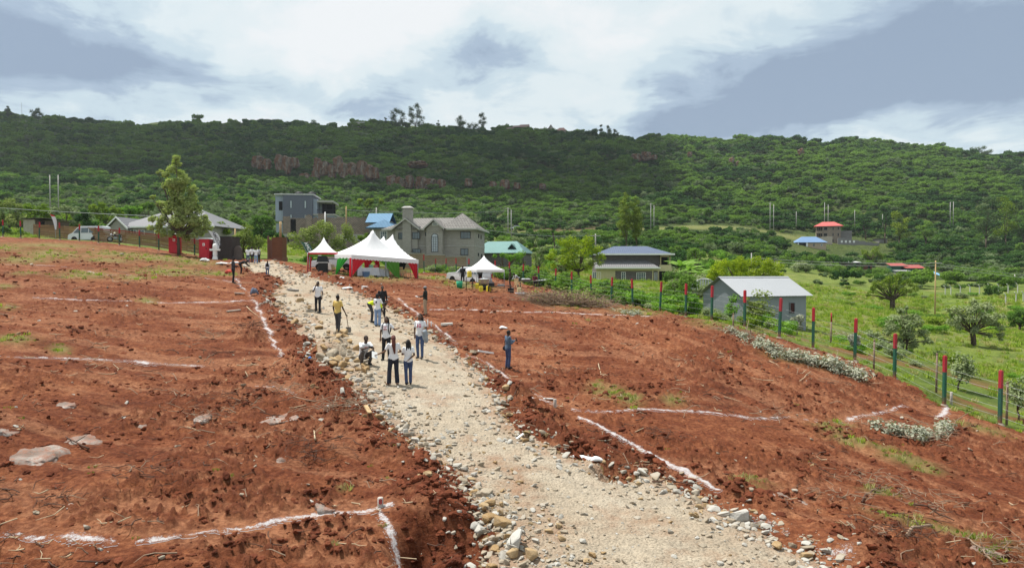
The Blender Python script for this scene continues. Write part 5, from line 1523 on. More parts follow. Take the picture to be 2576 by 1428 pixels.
def drape(m, parent, top0, top1, bot0, bot1, bulge=0.15, n=14, nz=8, name='drape'):
 mb = MB(); mb.mat(m)
 t0, t1, b0, b1 = map(Vector, (top0, top1, bot0, bot1))
 nrm = (t1 - t0).cross(Vector((0, 0, 1))).normalized()
 vs = []; fs = []
 for j in range(nz + 1):
  f = j / nz
  e = f ** 0.8
  for i in range(n + 1):
   g = i / n
   top = t0.lerp(t1, g); bot = b0.lerp(b1, g)
   q = top.lerp(bot, f)
   x = t0.lerp(t1, g).lerp(b0.lerp(b1, g), e)
   q = Vector((x.x, x.y, top.z + (bot.z - top.z) * f))
   q += nrm * 0.05 * math.sin(g * 22 + f * 2) * (0.4 + 0.6 * (1 - f))
   vs.append(q)
 for j in range(nz):
  for i in range(n):
   a = j * (n + 1) + i
   fs.append((a, a + 1, a + n + 2, a + n + 1))
 mb.add(vs, fs, True)
 return mb.build(name, None, parent, fix=False)
def marquee():
 FL, FR, BL = at(884, 640, 60), at(1053, 653, 63), at(851, 633, 66)
 ux = Vector((FR.x - FL.x, FR.y - FL.y, 0)); U = ux.length
 rz = math.atan2(ux.y, ux.x)
 g0 = gz(FL.x, FL.y)
 root = empty('marquee', (FL.x, FL.y, g0), rz, 'large white multi peaked marquee with red, green and black drapes', 'tent')
 V = 9.2
 e0 = FL.z - g0
 au = (FR.z - FL.z) / U
 ez = lambda u, v: e0 + au * u + 0.02 * v
 def loc(P_):
  d = Matrix.Rotation(-rz, 3, 'Z') @ (P_ - Vector((FL.x, FL.y, g0))); return d
 A, C_, B_ = loc(at(937, 575, 63)), loc(at(988, 588, 66)), loc(at(966, 592, 68.3))
 pk = []
 for q in (A, C_, B_):
  u, v = min(max(q.x, 0.8), U - 0.8), min(max(q.y, 0.8), V - 0.8)
  pk.append((u, v, (q.z - ez(u, v)) * 1.0))
 print('marquee', U, pk, e0)
 part('canopy', F_WHITE, root, lambda mb: pagoda(mb, U, V, pk, ez, 1.55, 48, 60))
 c = lambda u, v, dz=0: (u, v, ez(u, v) + dz)
 part('valance', F_WHITE, root, lambda mb: (valance(mb, c(0, 0), c(U, 0), 0.36), valance(mb, c(0, V), c(0, 0), 0.36), valance(mb, c(U, 0), c(U, V), 0.36)))
 def gnd(u, v):
  w = Matrix.Rotation(rz, 3, 'Z') @ Vector((u, v, 0)) + Vector((FL.x, FL.y, 0))
  return gz(w.x, w.y) - g0
 for u, v in ((0.05, 0.05), (U - .05, 0.05), (0.05, 4.6), (U - .05, 4.6), (0.05, V - .05), (U - .05, V - .05), (3.1, 0.05), (3.1, 4.6)):
  part('leg', M_STEEL, root, lambda mb: mb.tube([(u, v, gnd(u, v) - 0.1), (u, v, ez(u, v) - 0.02)], 0.04, 6))
 def dr(m, u0, u1, b0, b1, v=0.0, zb=0.1, vb=None):
  vb = v if vb is None else vb
  drape(m, root, c(u0, v, -0.30), c(u1, v, -0.30), (b0, vb, gnd(b0, vb) + zb), (b1, vb, gnd(b1, vb) + zb))
 dr(F_RED, -0.15, 1.5, -0.2, 0.0, 0.06, 0.0)
 dr(F_GREEN2, 2.35, 4.35, 4.15, 4.4, 0.06, -0.1)
 dr(F_RED, 5.1, 6.1, 5.85, 6.1, 0.1, -0.05)
 dr(F_RED, 1.35, 2.35, 1.5, 1.8, 1.0, 0.75)
 dr(F_RED, 2.3, 2.95, 2.75, 2.95, 1.4, 0.8)
 dr(F_BLACK, 4.3, 5.4, 4.65, 5.15, 0.9, 0.75)
 drape(F_GREEN, root, c(0.0, 0.6, -0.3), c(0.0, 4.4, -0.3), (-0.1, 4.6, gnd(0, 4.6) + 0.0), (-0.1, 4.75, gnd(0, 4.6) + 0.0))
 drape(F_GREEN, root, c(U, 5.0, -0.3), c(U, 8.4, -0.3), (U, 8.6, gnd(U, 8.6)), (U, 8.8, gnd(U, 8.6)))
 W = lambda u, v: Matrix.Rotation(rz, 3, 'Z') @ Vector((u, v, 0)) + Vector((FL.x, FL.y, 0))
 return W, rz
TENT_W, TENT_RZ = marquee()
def small_tent():
 p = at(815, 676, 66)
 z0 = gz(p.x, p.y)
 eave = at(815, 636, 66).z - z0; top = at(815, 597, 66).z - z0
 rz = R(12)
 root = empty('gazebo_tent', (p.x, p.y, z0), rz, 'small square white peaked tent with red and green border over the black box', 'tent')
 w = 2.75
 off = Vector((-w / 2, -w / 2, 0))
 mb = MB(); mb.mat(F_WHITE); pagoda(mb, w, w, [(w / 2, w / 2, top - eave)], lambda u, v: eave, 1.5, 24, 24)
 o = mb.build('canopy', None, root); o.location = off
 q = [(-w / 2, -w / 2), (w / 2, -w / 2), (w / 2, w / 2), (-w / 2, w / 2)]
 for nm, m, zt, dp in (('red_border', F_RED, 0.0, 0.17), ('green_border', F_GREEN2, -0.18, 0.2)):
  part(nm, m, root, lambda mb: [valance(mb, (*q[i], eave + zt), (*q[(i + 1) % 4], eave + zt), dp, 0.4, 0.02) for i in range(4)])
 for a, b in q:
  ww = root.matrix_basis @ Vector((a, b, 0))
  part('leg', M_STEEL, root, lambda mb: mb.tube([(a, b, gz(ww.x, ww.y) - z0 - 0.1), (a, b, eave)], 0.035, 6))
 drape(F_RED, root, (-w / 2 - 0.05, -w / 2, eave - .1), (-w / 2 + 0.15, -w / 2, eave - .1), (-w / 2 - 0.08, -w / 2, 0.05), (-w / 2 + 0.05, -w / 2, 0.05))
 drape(F_RED, root, (-w / 2, w / 2, eave - .1), (-w / 2 + .2, w / 2, eave - .1), (-w / 2 - .05, w / 2, 0.05), (-w / 2 + .05, w / 2, 0.05))
 return root
small_tent()
def popup():
 f = hit(1199, 722)
 d = f.y
 z0 = gz(f.x, f.y)
 f0 = at(1199, 678, d); pkk = at(1221, 642, d + 1.6)
 rz = R(28)
 root = empty('canopy_tent', (f0.x, f0.y, z0), rz, 'plain white pop-up canopy over the outdoor kitchen by the fence', 'tent')
 w = 70 * d / F / math.cos(rz)
 e = f0.z - z0
 part('canopy', F_WHITE, root, lambda mb: pagoda(mb, w, w, [(w / 2, w / 2, pkk.z - f0.z)], lambda u, v: e, 1.35, 24, 24))
 q = [(0, 0), (w, 0), (w, w), (0, w)]
 part('valance', F_WHITE, root, lambda mb: [valance(mb, (*q[i], e), (*q[(i + 1) % 4], e), 0.22, 0.5, 0.005) for i in range(4)])
 for a, b in q:
  ww = root.matrix_basis @ Vector((a, b, 0))
  part('leg', M_STEEL, root, lambda mb: mb.tube([(a * .98 + .03, b * .98 + .03, gz(ww.x, ww.y) - z0 - 0.1), (a * .98 + .03, b * .98 + .03, e)], 0.03, 6))
 for (a, b), (c, d2) in zip(q, q[1:] + q[:1]):
  part('scissor_truss', M_STEEL, root, lambda mb: mb.tube([(a * .98 + .03, b * .98 + .03, e - 0.35), (c * .98 + .03, d2 * .98 + .03, e - 0.05)], 0.012, 4))
 return d
POP_D = popup()
# vehicles
M_TYRE = plain('tyre_rubber', (0.02, 0.02, 0.021), 0.8)
M_RIM = plain('wheel_rim', (0.35, 0.36, 0.37), 0.4, metal=0.6)
M_CARW = plain('white_car_paint', (0.62, 0.63, 0.65), 0.25, 0.04, spec=0.5)
M_LAMP = plain('tail_lamp', (0.40, 0.02, 0.02), 0.3)
M_HEAD = plain('head_lamp', (0.6, 0.6, 0.62), 0.15)
def car(name, label, loc, rz, prof, width, wheels, glassy, paint=M_CARW, wr=0.33, cat='car', tilt=0.0, doors=(), lamps=True):
 """prof: side outline, front towards -x. glassy: side window outlines. Front faces local -x."""
 root = empty(name, loc, rz, label, cat)
 root.rotation_euler = (0, tilt, rz)
 mb = MB(); mb.mat(paint)
 zmax = max(p[1] for p in prof)
 zb = 0.95
 def yy(z): return width / 2 - max(0, z - zb) / max(0.3, zmax - zb) * 0.13
 n = len(prof)
 vs = [(x, -yy(z), z) for x, z in prof] + [(x, yy(z), z) for x, z in prof]
 mb.add(vs, [tuple(range(n)), tuple(range(2 * n - 1, n - 1, -1))] + [(i, n + i, n + (i + 1) % n, (i + 1) % n) for i in range(n)], False)
 b = mb.build('body', None, root)
 bm = bmesh.new(); bm.from_mesh(b.data)
 bmesh.ops.bevel(bm, geom=[e for e in bm.edges if e.calc_face_angle(0) > 0.25], offset=0.05, segments=2, affect='EDGES')
 bm.to_mesh(b.data); bm.free()
 for gl in glassy:
  for s in (-1, 1):
   vs = []
   for off in (0.004, 0.012):
    vs += [(x, s * (yy(z) + off), z) for x, z in gl]
   k = len(gl)
   m_ = MB(); m_.mat(M_GLASS)
   m_.add(vs, [tuple(range(k)), tuple(range(2 * k - 1, k - 1, -1))] + [(i, (i + 1) % k, k + (i + 1) % k, k + i) for i in range(k)], False)
   m_.build('side_window', None, root)
 for x in wheels:
  for s in (-1, 1):
   w = MB(); w.mat(M_TYRE)
   w.lathe([(wr * .6, -0.1), (wr * .93, -0.1), (wr, -0.06), (wr, 0.06), (wr * .93, 0.1), (wr * .6, 0.1), (wr * .6, -0.1)], 18)
   o = w.build('wheel', None, root); o.location = (x, s * (width / 2 - 0.1), wr); o.rotation_euler = (PI / 2, 0, 0)
   r_ = MB(); r_.mat(M_RIM); r_.lathe([(0, 0.09), (wr * .3, 0.085), (wr * .6, 0.06), (wr * .6, -0.06), (0, -0.09)], 14)
   ro = r_.build('rim', None, o)
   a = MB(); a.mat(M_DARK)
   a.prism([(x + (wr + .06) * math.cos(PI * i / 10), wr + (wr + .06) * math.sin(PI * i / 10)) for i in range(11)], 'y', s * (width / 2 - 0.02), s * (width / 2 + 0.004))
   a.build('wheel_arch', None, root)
 x0 = min(p[0] for p in prof); x1 = max(p[0] for p in prof)
 if lamps:
  for s in (-1, 1):
   part('headlight', M_HEAD, root, lambda mb: mb.box((x0 + 0.1, s * (width / 2 - 0.18), 0.78), (0.16, 0.3, 0.16)))
   part('tail_light', M_LAMP, root, lambda mb: mb.box((x1 - 0.03, s * (width / 2 - 0.1), 1.0), (0.08, 0.16, 0.4)))
 part('bumper', plain('bumper_grey', (0.25, 0.25, 0.26), 0.5), root, lambda mb: (mb.box((x0 + 0.02, 0, 0.42), (0.14, width * .96, 0.2)), mb.box((x1, 0, 0.45), (0.12, width * .96, 0.2))))
 return root
p = at(228, 603, 87)
d_ = 87 / F
car('minibus', 'white minibus with dark side windows parked by the board fence', (p.x - 2.3, p.y, p.z - 0.35), R(-3),
 [(0.0, 0.3), (0.0, 0.75), (0.12, 0.98), (0.55, 1.15), (1.2, 1.85), (1.55, 2.0), (4.3, 2.02), (4.55, 1.92), (4.68, 1.0), (4.7, 0.3)], 1.7, (0.85, 3.35),
 [[(0.72, 1.15), (1.26, 1.74), (1.62, 1.78), (1.62, 1.15)], [(1.72, 1.18), (1.72, 1.78), (2.62, 1.80), (2.62, 1.18)], [(2.72, 1.18), (2.72, 1.80), (3.6, 1.80), (3.6, 1.18)], [(3.72, 1.18), (3.72, 1.78), (4.46, 1.74), (4.54, 1.2)]], cat='minibus')
p = at(820, 662, 69)
suv_prof = [(0.0, 0.35), (0.0, 0.85), (0.15, 1.0), (1.2, 1.12), (1.75, 1.62), (2.0, 1.7), (4.0, 1.7), (4.35, 1.6), (4.5, 0.95), (4.5, 0.35)]
suv_win = [[(1.45, 1.12), (1.82, 1.56), (2.6, 1.6), (2.6, 1.12)], [(2.7, 1.12), (2.7, 1.6), (3.5, 1.6), (3.5, 1.12)], [(3.6, 1.12), (3.6, 1.58), (4.1, 1.55), (4.3, 1.14)]]
car('parked_car', 'white estate car parked behind the small peaked tent', (p.x - 1.9, p.y + 1.8, gz(p.x, p.y + 1.8)), R(6), suv_prof, 1.75, (0.85, 3.55), suv_win)
p = at(1176, 700, POP_D + 6)
car('parked_car', 'white car parked half hidden beyond the fence behind the pop-up canopy', (p.x - 1.7, p.y + 3, gz(p.x, p.y + 3) - 0.1), R(-40), suv_prof, 1.75, (0.85, 3.55), suv_win, tilt=0.08)
p = at(1297, 584, 270)
car('parked_car', 'small white car on the terrace road below the hill', (p.x - 2.2, p.y - 2, p.z + 0.7), R(0), suv_prof, 1.75, (0.85, 3.55), suv_win)
p = at(291, 610, 85)
mo = empty('motorcycle', (p.x, p.y, gz(p.x, p.y) + 0.1), R(35), 'black motorcycle parked behind the white minibus', 'motorcycle')
for x in (-0.6, 0.6):
 w = MB(); w.mat(M_TYRE); w.lathe([(0.22, -.05), (0.31, -.05), (0.33, 0), (0.31, .05), (0.22, .05), (0.22, -.05)], 16)
 o = w.build('wheel', None, mo); o.location = (x, 0, 0.33); o.rotation_euler = (PI / 2, 0, 0)
 part('hub', M_RIM, o, lambda mb: mb.lathe([(0, .05), (0.1, .05), (0.23, 0.02), (0.23, -.02), (0.1, -.05), (0, -.05)], 10))
part('engine', M_STEEL, mo, lambda mb: mb.ell((0, 0, 0.45), (0.28, 0.15, 0.2)))
part('tank', plain('red_tank', (0.05, 0.04, 0.045), 0.3), mo, lambda mb: mb.ell((-0.15, 0, 0.8), (0.28, 0.16, 0.14)))
part('seat', M_BLACK, mo, lambda mb: mb.ell((0.35, 0, 0.82), (0.4, 0.14, 0.08)))
part('fork', M_STEEL, mo, lambda mb: (mb.tube([(-0.6, 0.08, 0.33), (-0.4, 0.08, 1.0)], 0.03, 5), mb.tube([(-0.6, -0.08, 0.33), (-0.4, -0.08, 1.0)], 0.03, 5)))
part('handlebar', M_BLACK, mo, lambda mb: mb.tube([(-0.3, -0.38, 1.08), (-0.42, 0, 1.02), (-0.3, 0.38, 1.08)], 0.025, 5))
part('headlight', M_HEAD, mo, lambda mb: mb.ell((-0.5, 0, 0.92), (0.09, 0.1, 0.1)))
part('mudguard', M_WHITE, mo, lambda mb: mb.box((0.72, 0, 0.72), (0.3, 0.12, 0.05)))
part('helmet', plain('helmet_pale', (0.6, 0.58, 0.45), 0.3), mo, lambda mb: mb.ell((-0.1, 0, 1.06), (0.14, 0.13, 0.13)))
# portable toilets
M_TRED = plain('toilet_red', (0.52, 0.015, 0.03), 0.45, 0.12)
def toilet(px, py, h_px, label, rz, dd):
 p = at(px, py, dd)
 k = h_px * dd / F
 z0 = gz(p.x, p.y)
 root = empty('portable_toilet', (p.x, p.y, z0), rz, label, 'toilet cabin', 'red toilet cabins')
 w = 1.12; H = max(2.1, at(px, py - h_px, dd).z - z0 - 0.12)
 part('cabin', M_TRED, root, lambda mb: box(mb, -w / 2, w / 2, 0, w, -0.2, H))
 part('roof', M_WHITE, root, lambda mb: mb.box((0, w / 2, H + 0.078), (w + 0.1, w + 0.1, 0.15), taper=0.8))
 d = part('door', plain('toilet_red_door', (0.56, 0.02, 0.035), 0.4, 0.1), root, lambda mb: box(mb, -0.42, 0.42, -0.035, -0.003, 0.08, H - 0.18))
 part('handle', M_BLACK, d, lambda mb: box(mb, 0.27, 0.34, -0.07, -0.037, 0.95, 1.15))
 part('vent', plain('vent_red', (0.30, 0.01, 0.02)), root, lambda mb: [box(mb, w / 2 + .003, w / 2 + 0.02, 0.2, w - 0.2, H - 0.5 + i * 0.1, H - 0.45 + i * 0.1) for i in range(4)])
 for i in range(3): part('rib', M_TRED, root, lambda mb: box(mb, w / 2 + .003, w / 2 + 0.025, 0.2 + i * 0.33, 0.26 + i * 0.33, 0.1, H - 0.7))
 sg = part('sign', M_WHITE, d, lambda mb: box(mb, -0.13, 0.13, -0.045, -0.037, H - 0.75, H - 0.45))
 part('sign_mark', M_TRED, d, lambda mb: (box(mb, -0.07, 0.0, -0.05, -0.046, H - 0.66, H - 0.54), box(mb, 0.01, 0.05, -0.05, -0.046, H - 0.7, H - 0.56)))
 return root
toilet(438, 640, 46, 'red portable toilet with white roof behind the trunk of the light green tree', R(14), 79)
toilet(513, 650, 50, 'red portable toilet with white roof beside the dark gatehouse', R(-4), 77)
# feather flags
def feather(px, py0, py1, d, label, cloth, band, word, wcol, lean=0.14, wid=0.65, flip=1):
 base = at(px, py1, d); z0 = gz(base.x, base.y)
 top = at(px, py0, d).z - z0
 root = empty('feather_flag', (base.x, base.y, z0), 0, label, 'flag')
 n = 14
 sp = []
 for i in range(n + 1):
  t = i / n
  x = -lean * top * (1.0 - t) * 0 + flip * (-(t ** 2.2) * lean * top)
  sp.append(Vector((x, 0, top * t)))
 part('pole', M_STEEL, root, lambda mb: mb.tube(sp, [0.03 - 0.018 * i / n for i in range(n + 1)], 5))
 lo = 0.38
 vs = []; fs = []; k = 18
 for i in range(k + 1):
  t = i / k
  z = top * (lo + (1 - lo) * t)
  x = flip * (-((z / top) ** 2.2) * lean * top)
  w = wid * (0.25 + 0.75 * min(1, t * 1.6)) * (1 if t < 0.82 else math.sqrt(max(0, 1 - ((t - 0.82) / 0.18) ** 2)))
  yb = 0.05 * math.sin(t * 5)
  for y in (0, 0.008): vs += [(x + flip * 0.02, y, z), (x + flip * (0.02 + w * 0.5), y + yb, z - 0.03), (x + flip * (0.02 + w), y + yb * .5, z - 0.08)]
 mb = MB(); mb.mats = [cloth, band]
 for i in range(k):
  mb.cur = 1 if i >= k * 0.78 else 0
  a, b = i * 6, (i + 1) * 6
  q = []
  for y in (0, 3):
   for c in (0, 1): q.append((a + y + c, a + y + c + 1, b + y + c + 1, b + y + c))
  q += [(a, b, b + 3, a + 3), (a + 2, a + 5, b + 5, b + 2)]
  if i == 0: mb.v = vs
  for f in q: mb.f.append(f); mb.m.append(mb.cur); mb.smooth.append(False)
 mb.build('sail', None, root)
 if word:
  zc = top * 0.70
  xc = flip * (-((zc / top) ** 2.2) * lean * top + wid * 0.5)
  sl = math.atan(lean * 2.2 * 0.70 ** 1.2)
  text_mesh(word, wid * 0.55, wcol, root, (xc, -0.085, zc), (PI / 2, PI / 2 - flip * sl if True else 0, 0), 'lettering', 0.004, 0.01)
 return root
F_FLAGW = m_fabric('flag_white', (0.72, 0.73, 0.75), 0.3)
F_FLAGG = m_fabric('flag_green', (0.07, 0.16, 0.12), 0.3)
F_FLAGR = m_fabric('flag_red', (0.60, 0.03, 0.03), 0.3)
M_TXT = plain('flag_grey_print', (0.16, 0.16, 0.18), 0.8)
M_TXTW = plain('flag_pale_print', (0.62, 0.68, 0.66), 0.8)
feather(140, 537, 594, 85, 'white feather flag with red tip behind the fence near the shack', F_FLAGW, F_FLAGR, None, M_TXT, 0.22, 0.5)
feather(548, 578, 656, 76, 'white feather flag with grey lettering beside the dark gatehouse', F_FLAGW, F_FLAGW, 'AMCCO', M_TXT, 0.34, 0.85)
feather(779, 606, 668, 72, 'dark green feather flag with pale lettering behind the small peaked tent', F_FLAGG, F_FLAGG, 'AMCCO', M_TXTW, 0.34, 0.8)
p = at(541, 657, 75)
hw = empty('handwash_stand', (p.x, p.y, gz(p.x, p.y)), R(5), 'white cross shaped hand-wash stand in front of the dark gatehouse', 'stand')
part('pedestal', M_WHITE, hw, lambda mb: (mb.box((0, 0, 0.2), (0.5, 0.4, 0.45), taper=0.6), mb.box((0, 0, 0.8), (0.36, 0.3, 0.75))))
part('basin', M_WHITE, hw, lambda mb: mb.box((0, 0, 1.02), (1.0, 0.4, 0.2)))
part('tank', M_WHITE, hw, lambda mb: mb.lathe([(0, 0), (0.2, 0), (0.23, 0.1), (0.22, 0.45), (0.12, 0.55), (0, 0.56)], 12, (0, 0, 1.125)))
p = hit(813, 690)
sb = empty('covered_stack', (p.x, p.y, gz(p.x, p.y)), R(8), 'tall black covered equipment box standing under the small peaked tent', 'equipment box')
part('lower_case', M_BLACK, sb, lambda mb: mb.box((0, 0, 0.5), (0.85, 0.7, 1.0), taper=0.95))
part('upper_case', plain('black_plastic_cover', (0.014, 0.014, 0.016), 0.35), sb, lambda mb: (mb.box((-0.02, 0, 1.28), (1.05, 0.8, 0.5), taper=0.85), mb.box((-0.05, 0, 1.58), (0.75, 0.6, 0.1))))
part('white_strap', M_WHITE, sb, lambda mb: (box(mb, -0.5, 0.5, -0.42, -0.405, 1.02, 1.06), box(mb, -0.4, -0.1, -0.42, -0.41, 1.64, 1.70)))
p = hit(829, 684)
wb = empty('white_board', (p.x, p.y, gz(p.x, p.y)), R(-8), 'small white notice board leaning beside the black covered box', 'board')
part('panel', M_WHITE, wb, lambda mb: mb.box((0, 0, 0.55), (0.42, 0.03, 0.7)))
part('stand', M_STEEL, wb, lambda mb: (mb.tube([(-0.2, 0.03, 0.0), (-0.15, 0.03, 0.9)], 0.015, 4), mb.tube([(0.2, 0.03, 0.0), (0.15, 0.03, 0.9)], 0.015, 4)))
# plastic chairs
M_CHAIR = plain('cream_plastic', (0.62, 0.46, 0.25), 0.5, 0.06)
def make_chair():
 root = empty('plastic_chair', (0, 0, 0))
 part('seat', M_CHAIR, root, lambda mb: mb.box((0, 0, 0.43), (0.46, 0.44, 0.04)))
 def back(mb):
  for i in range(5): mb.box((-0.18 + i * 0.09, 0.22 + 0.05, 0.66), (0.05, 0.02, 0.44), mtx=Matrix.Rotation(-0.18, 3, 'X'))
  mb.box((0, 0.31, 0.9), (0.46, 0.025, 0.09))
 part('backrest', M_CHAIR, root, back)
 for sx in (-1, 1):
  for sy in (-1, 1):
   part('leg', M_CHAIR, root, lambda mb: mb.tube([(sx * 0.25, sy * 0.24, 0), (sx * 0.2, sy * 0.19, 0.43)], [0.03, 0.026], 5))
  part('armrest', M_CHAIR, root, lambda mb: (mb.box((sx * 0.23, 0.02, 0.66), (0.05, 0.46, 0.025)), mb.tube([(sx * 0.23, -0.19, 0.44), (sx * 0.23, -0.19, 0.66)], 0.02, 5)))
 return root
_chair = make_chair(); _cused = [False]
def chair(x, y, rz, label, group='cream plastic chairs'):
 c = copy_tree(_chair) if _cused[0] else _chair
 _cused[0] = True
 c.location = (x, y, gz(x, y)); c.rotation_euler = (0, 0, rz)
 props(c, label, 'chair', group)
 return c
for i, (u, v, a, lab) in enumerate([(3.75, 1.2, 0.2, 'cream plastic chair just left of the wide green drape'), (3.3, 1.5, -0.3, 'cream plastic chair behind the white draped table end'),
                                   (4.75, 1.0, 2.9, 'cream plastic chair right of the wide green drape'), (5.15, 1.3, 3.3, 'middle cream chair beside the black drape'),
                                   (5.6, 1.1, 2.8, 'cream plastic chair beside the narrow red drape'), (5.3, 2.4, 3.1, 'cream plastic chair deeper in the marquee behind the red drape'), (4.6, 2.6, 0.4, 'cream plastic chair in the middle of the marquee')]):
 w = TENT_W(u, v); chair(w.x, w.y, TENT_RZ + a, lab, 'cream chairs under the marquee')
p = hit(843, 690); chair(p.x, p.y, 2.6, 'cream plastic chair under the small tent beside the green drape')
p = hit(1303, 729); chair(p.x, p.y, 0.5, 'cream plastic chair out in the open beside the kitchen tables')
for i, (u, v, L_, lab) in enumerate([(1.55, 0.5, 1.9, 'white draped table with the blue box in the marquee'), (2.95, 0.8, 1.0, 'shorter white draped table beside the green drape')]):
 w = TENT_W(u, v)
 tb = empty('draped_table', (w.x, w.y, gz(w.x, w.y)), TENT_RZ - 0.05, lab, 'table')
 part('top', M_WHITE, tb, lambda mb: mb.box((0, 0, 0.73), (L_, 0.7, 0.03)))
 drape(m_fabric('table_cloth', (0.60, 0.60, 0.64), 0.2), tb, (-L_ / 2, -0.36, 0.75), (L_ / 2, -0.36, 0.75), (-L_ / 2 - .03, -0.42, 0.03), (L_ / 2 + .05, -0.42, 0.06), n=30, name='cloth')
 drape(m_fabric('table_cloth', (0.60, 0.60, 0.64), 0.2), tb, (L_ / 2 + .01, -0.36, 0.75), (L_ / 2 + .01, 0.36, 0.75), (L_ / 2 + .05, -0.42, 0.05), (L_ / 2 + .05, 0.4, 0.05), n=12, name='cloth')
 for sx in (-1, 1):
  for sy in (-1, 1): part('leg', M_STEEL, tb, lambda mb: mb.tube([(sx * (L_ / 2 - .08), sy * 0.28, 0), (sx * (L_ / 2 - .08), sy * 0.28, 0.72)], 0.02, 5))
w = TENT_W(1.25, -0.12)
cb = empty('cool_box', (w.x, w.y, gz(w.x, w.y)), TENT_RZ, 'blue plastic cool box in front of the draped table', 'cool box')
part('box', plain('cool_box_blue', (0.07, 0.13, 0.24), 0.5), cb, lambda mb: mb.box((0, 0, 0.25), (0.5, 0.4, 0.5), taper=1.06))
part('lid', plain('cool_box_lid', (0.16, 0.22, 0.32), 0.5), cb, lambda mb: mb.box((0, 0, 0.535), (0.54, 0.44, 0.07)))
for i, (u, v, c, lab) in enumerate([(0.9, 0.5, (0.55, 0.56, 0.6), 'pale carton standing on the long draped table'), (1.9, 0.55, (0.2, 0.35, 0.28), 'green carton standing on the long draped table'), (2.3, 0.45, (0.5, 0.1, 0.1), 'red carton at the end of the long draped table')]):
 w = TENT_W(u, v)
 bx_ = empty('carton', (w.x, w.y, gz(*TENT_W(1.55, 0.5)[:2]) + 0.75), TENT_RZ + 0.2 * i, lab, 'carton')
 part('box', plain('carton_%d' % i, c, 0.7), bx_, lambda mb: mb.box((0, 0, 0.12), (0.3, 0.22, 0.24)))
 part('flap', plain('carton_flap_%d' % i, tuple(v_ * .8 for v_ in c), 0.7), bx_, lambda mb: mb.box((0, 0, 0.245), (0.3, 0.1, 0.01)))
# the outdoor kitchen
M_YEL = plain('jerrycan_yellow', (0.62, 0.50, 0.035), 0.45, 0.08)
M_CRM = plain('jerrycan_cream', (0.66, 0.60, 0.32), 0.45, 0.08)
M_ALU = plain('dented_aluminium', (0.42, 0.43, 0.44), 0.4, 0.15, metal=0.5)
def jerrycan(x, y, z, rz, m, label):
 r = empty('jerrycan', (x, y, z), rz, label, 'jerrycan', 'jerrycans round the kitchen')
 part('body', m, r, lambda mb: (mb.box((0, 0, 0.19), (0.30, 0.24, 0.38)), mb.box((0, 0, 0.415), (0.30, 0.24, 0.07), taper=0.7)))
 part('handle', m, r, lambda mb: mb.tube([(-0.08, 0, 0.44), (-0.06, 0, 0.5), (0.06, 0, 0.5), (0.08, 0, 0.44)], 0.018, 5))
 part('cap', plain('cap_dark', (0.1, 0.1, 0.02)), r, lambda mb: mb.lathe([(0.035, 0.44), (0.035, 0.49), (0, 0.495)], 8, (0.11, 0, 0)))
 return r
def kz(px, py):
 h_ = hit(px, py); return h_.x, h_.y, gz(h_.x, h_.y)
jerrycan(*kz(1167, 725), 0.3, M_CRM, 'pale cream jerrycan beside the green bucket')
jerrycan(*kz(1201, 729), -0.3, M_YEL, 'yellow jerrycan behind the cream one, beside the grey pot')
jerrycan(*kz(1210, 734), 0.2, M_YEL, 'bright yellow jerrycan standing in front of the grey pot')
jerrycan(*kz(1229, 733), 0.6, M_YEL, 'dirty yellow jerrycan right of the grey pot')
x, y, z = kz(1181, 730)
st = empty('metal_stand', (x, y, z), 0.2, 'tall dark metal stand holding a yellow jerrycan', 'stand')
part('top', M_BLACK, st, lambda mb: mb.box((0, 0, 0.93), (0.55, 0.5, 0.04)))
part('shelf', M_BLACK, st, lambda mb: mb.box((0, 0, 0.4), (0.5, 0.45, 0.03)))
for sx in (-1, 1):
 for sy in (-1, 1): part('leg', M_BLACK, st, lambda mb: mb.tube([(sx * .25, sy * .22, 0), (sx * .25, sy * .22, 0.91)], 0.02, 5))
jerrycan(x, y, z + 0.955, 0.4, M_YEL, 'yellow jerrycan on top of the tall dark stand')
x, y, z = kz(1156, 725)
bk = empty('bucket', (x, y, z), 0, 'green plastic bucket left of the cream jerrycan', 'bucket')
part('tub', plain('bucket_green', (0.02, 0.30, 0.16), 0.5), bk, lambda mb: mb.lathe([(0, 0.0), (0.22, 0), (0.27, 0.55), (0.25, 0.55), (0.2, 0.04), (0, 0.04)], 14))
part('handle', M_STEEL, bk, lambda mb: mb.tube([(-0.26, 0, 0.5), (-0.2, -0.1, 0.66), (0, -0.14, 0.7), (0.2, -0.1, 0.66), (0.26, 0, 0.5)], 0.01, 4))
x, y, z = kz(1217, 730)
sv = empty('stove', (x, y, z), 0, 'black iron stove under the big grey cooking pot', 'stove')
part('ring', M_BLACK, sv, lambda mb: mb.lathe([(0.2, 0.0), (0.36, 0.02), (0.34, 0.42), (0.26, 0.42), (0.24, 0.1), (0.2, 0.0)], 14))
for a in range(3): part('leg', M_BLACK, sv, lambda mb: mb.tube([(0.33 * math.cos(a * 2.1), 0.33 * math.sin(a * 2.1), 0), (0.3 * math.cos(a * 2.1), 0.3 * math.sin(a * 2.1), 0.45)], 0.025, 4))
po = empty('cooking_pot', (x, y, z + 0.44), 0, 'big grey aluminium pot on the black stove', 'pot')
part('bowl', M_ALU, po, lambda mb: mb.lathe([(0, 0), (0.34, 0.0), (0.43, 0.1), (0.45, 0.38), (0.48, 0.40), (0.44, 0.41), (0.40, 0.1), (0, 0.05)], 18))
part('lid', M_ALU, po, lambda mb: mb.lathe([(0.45, 0.415), (0.2, 0.47), (0.03, 0.48), (0.03, 0.52), (0, 0.52)], 16))
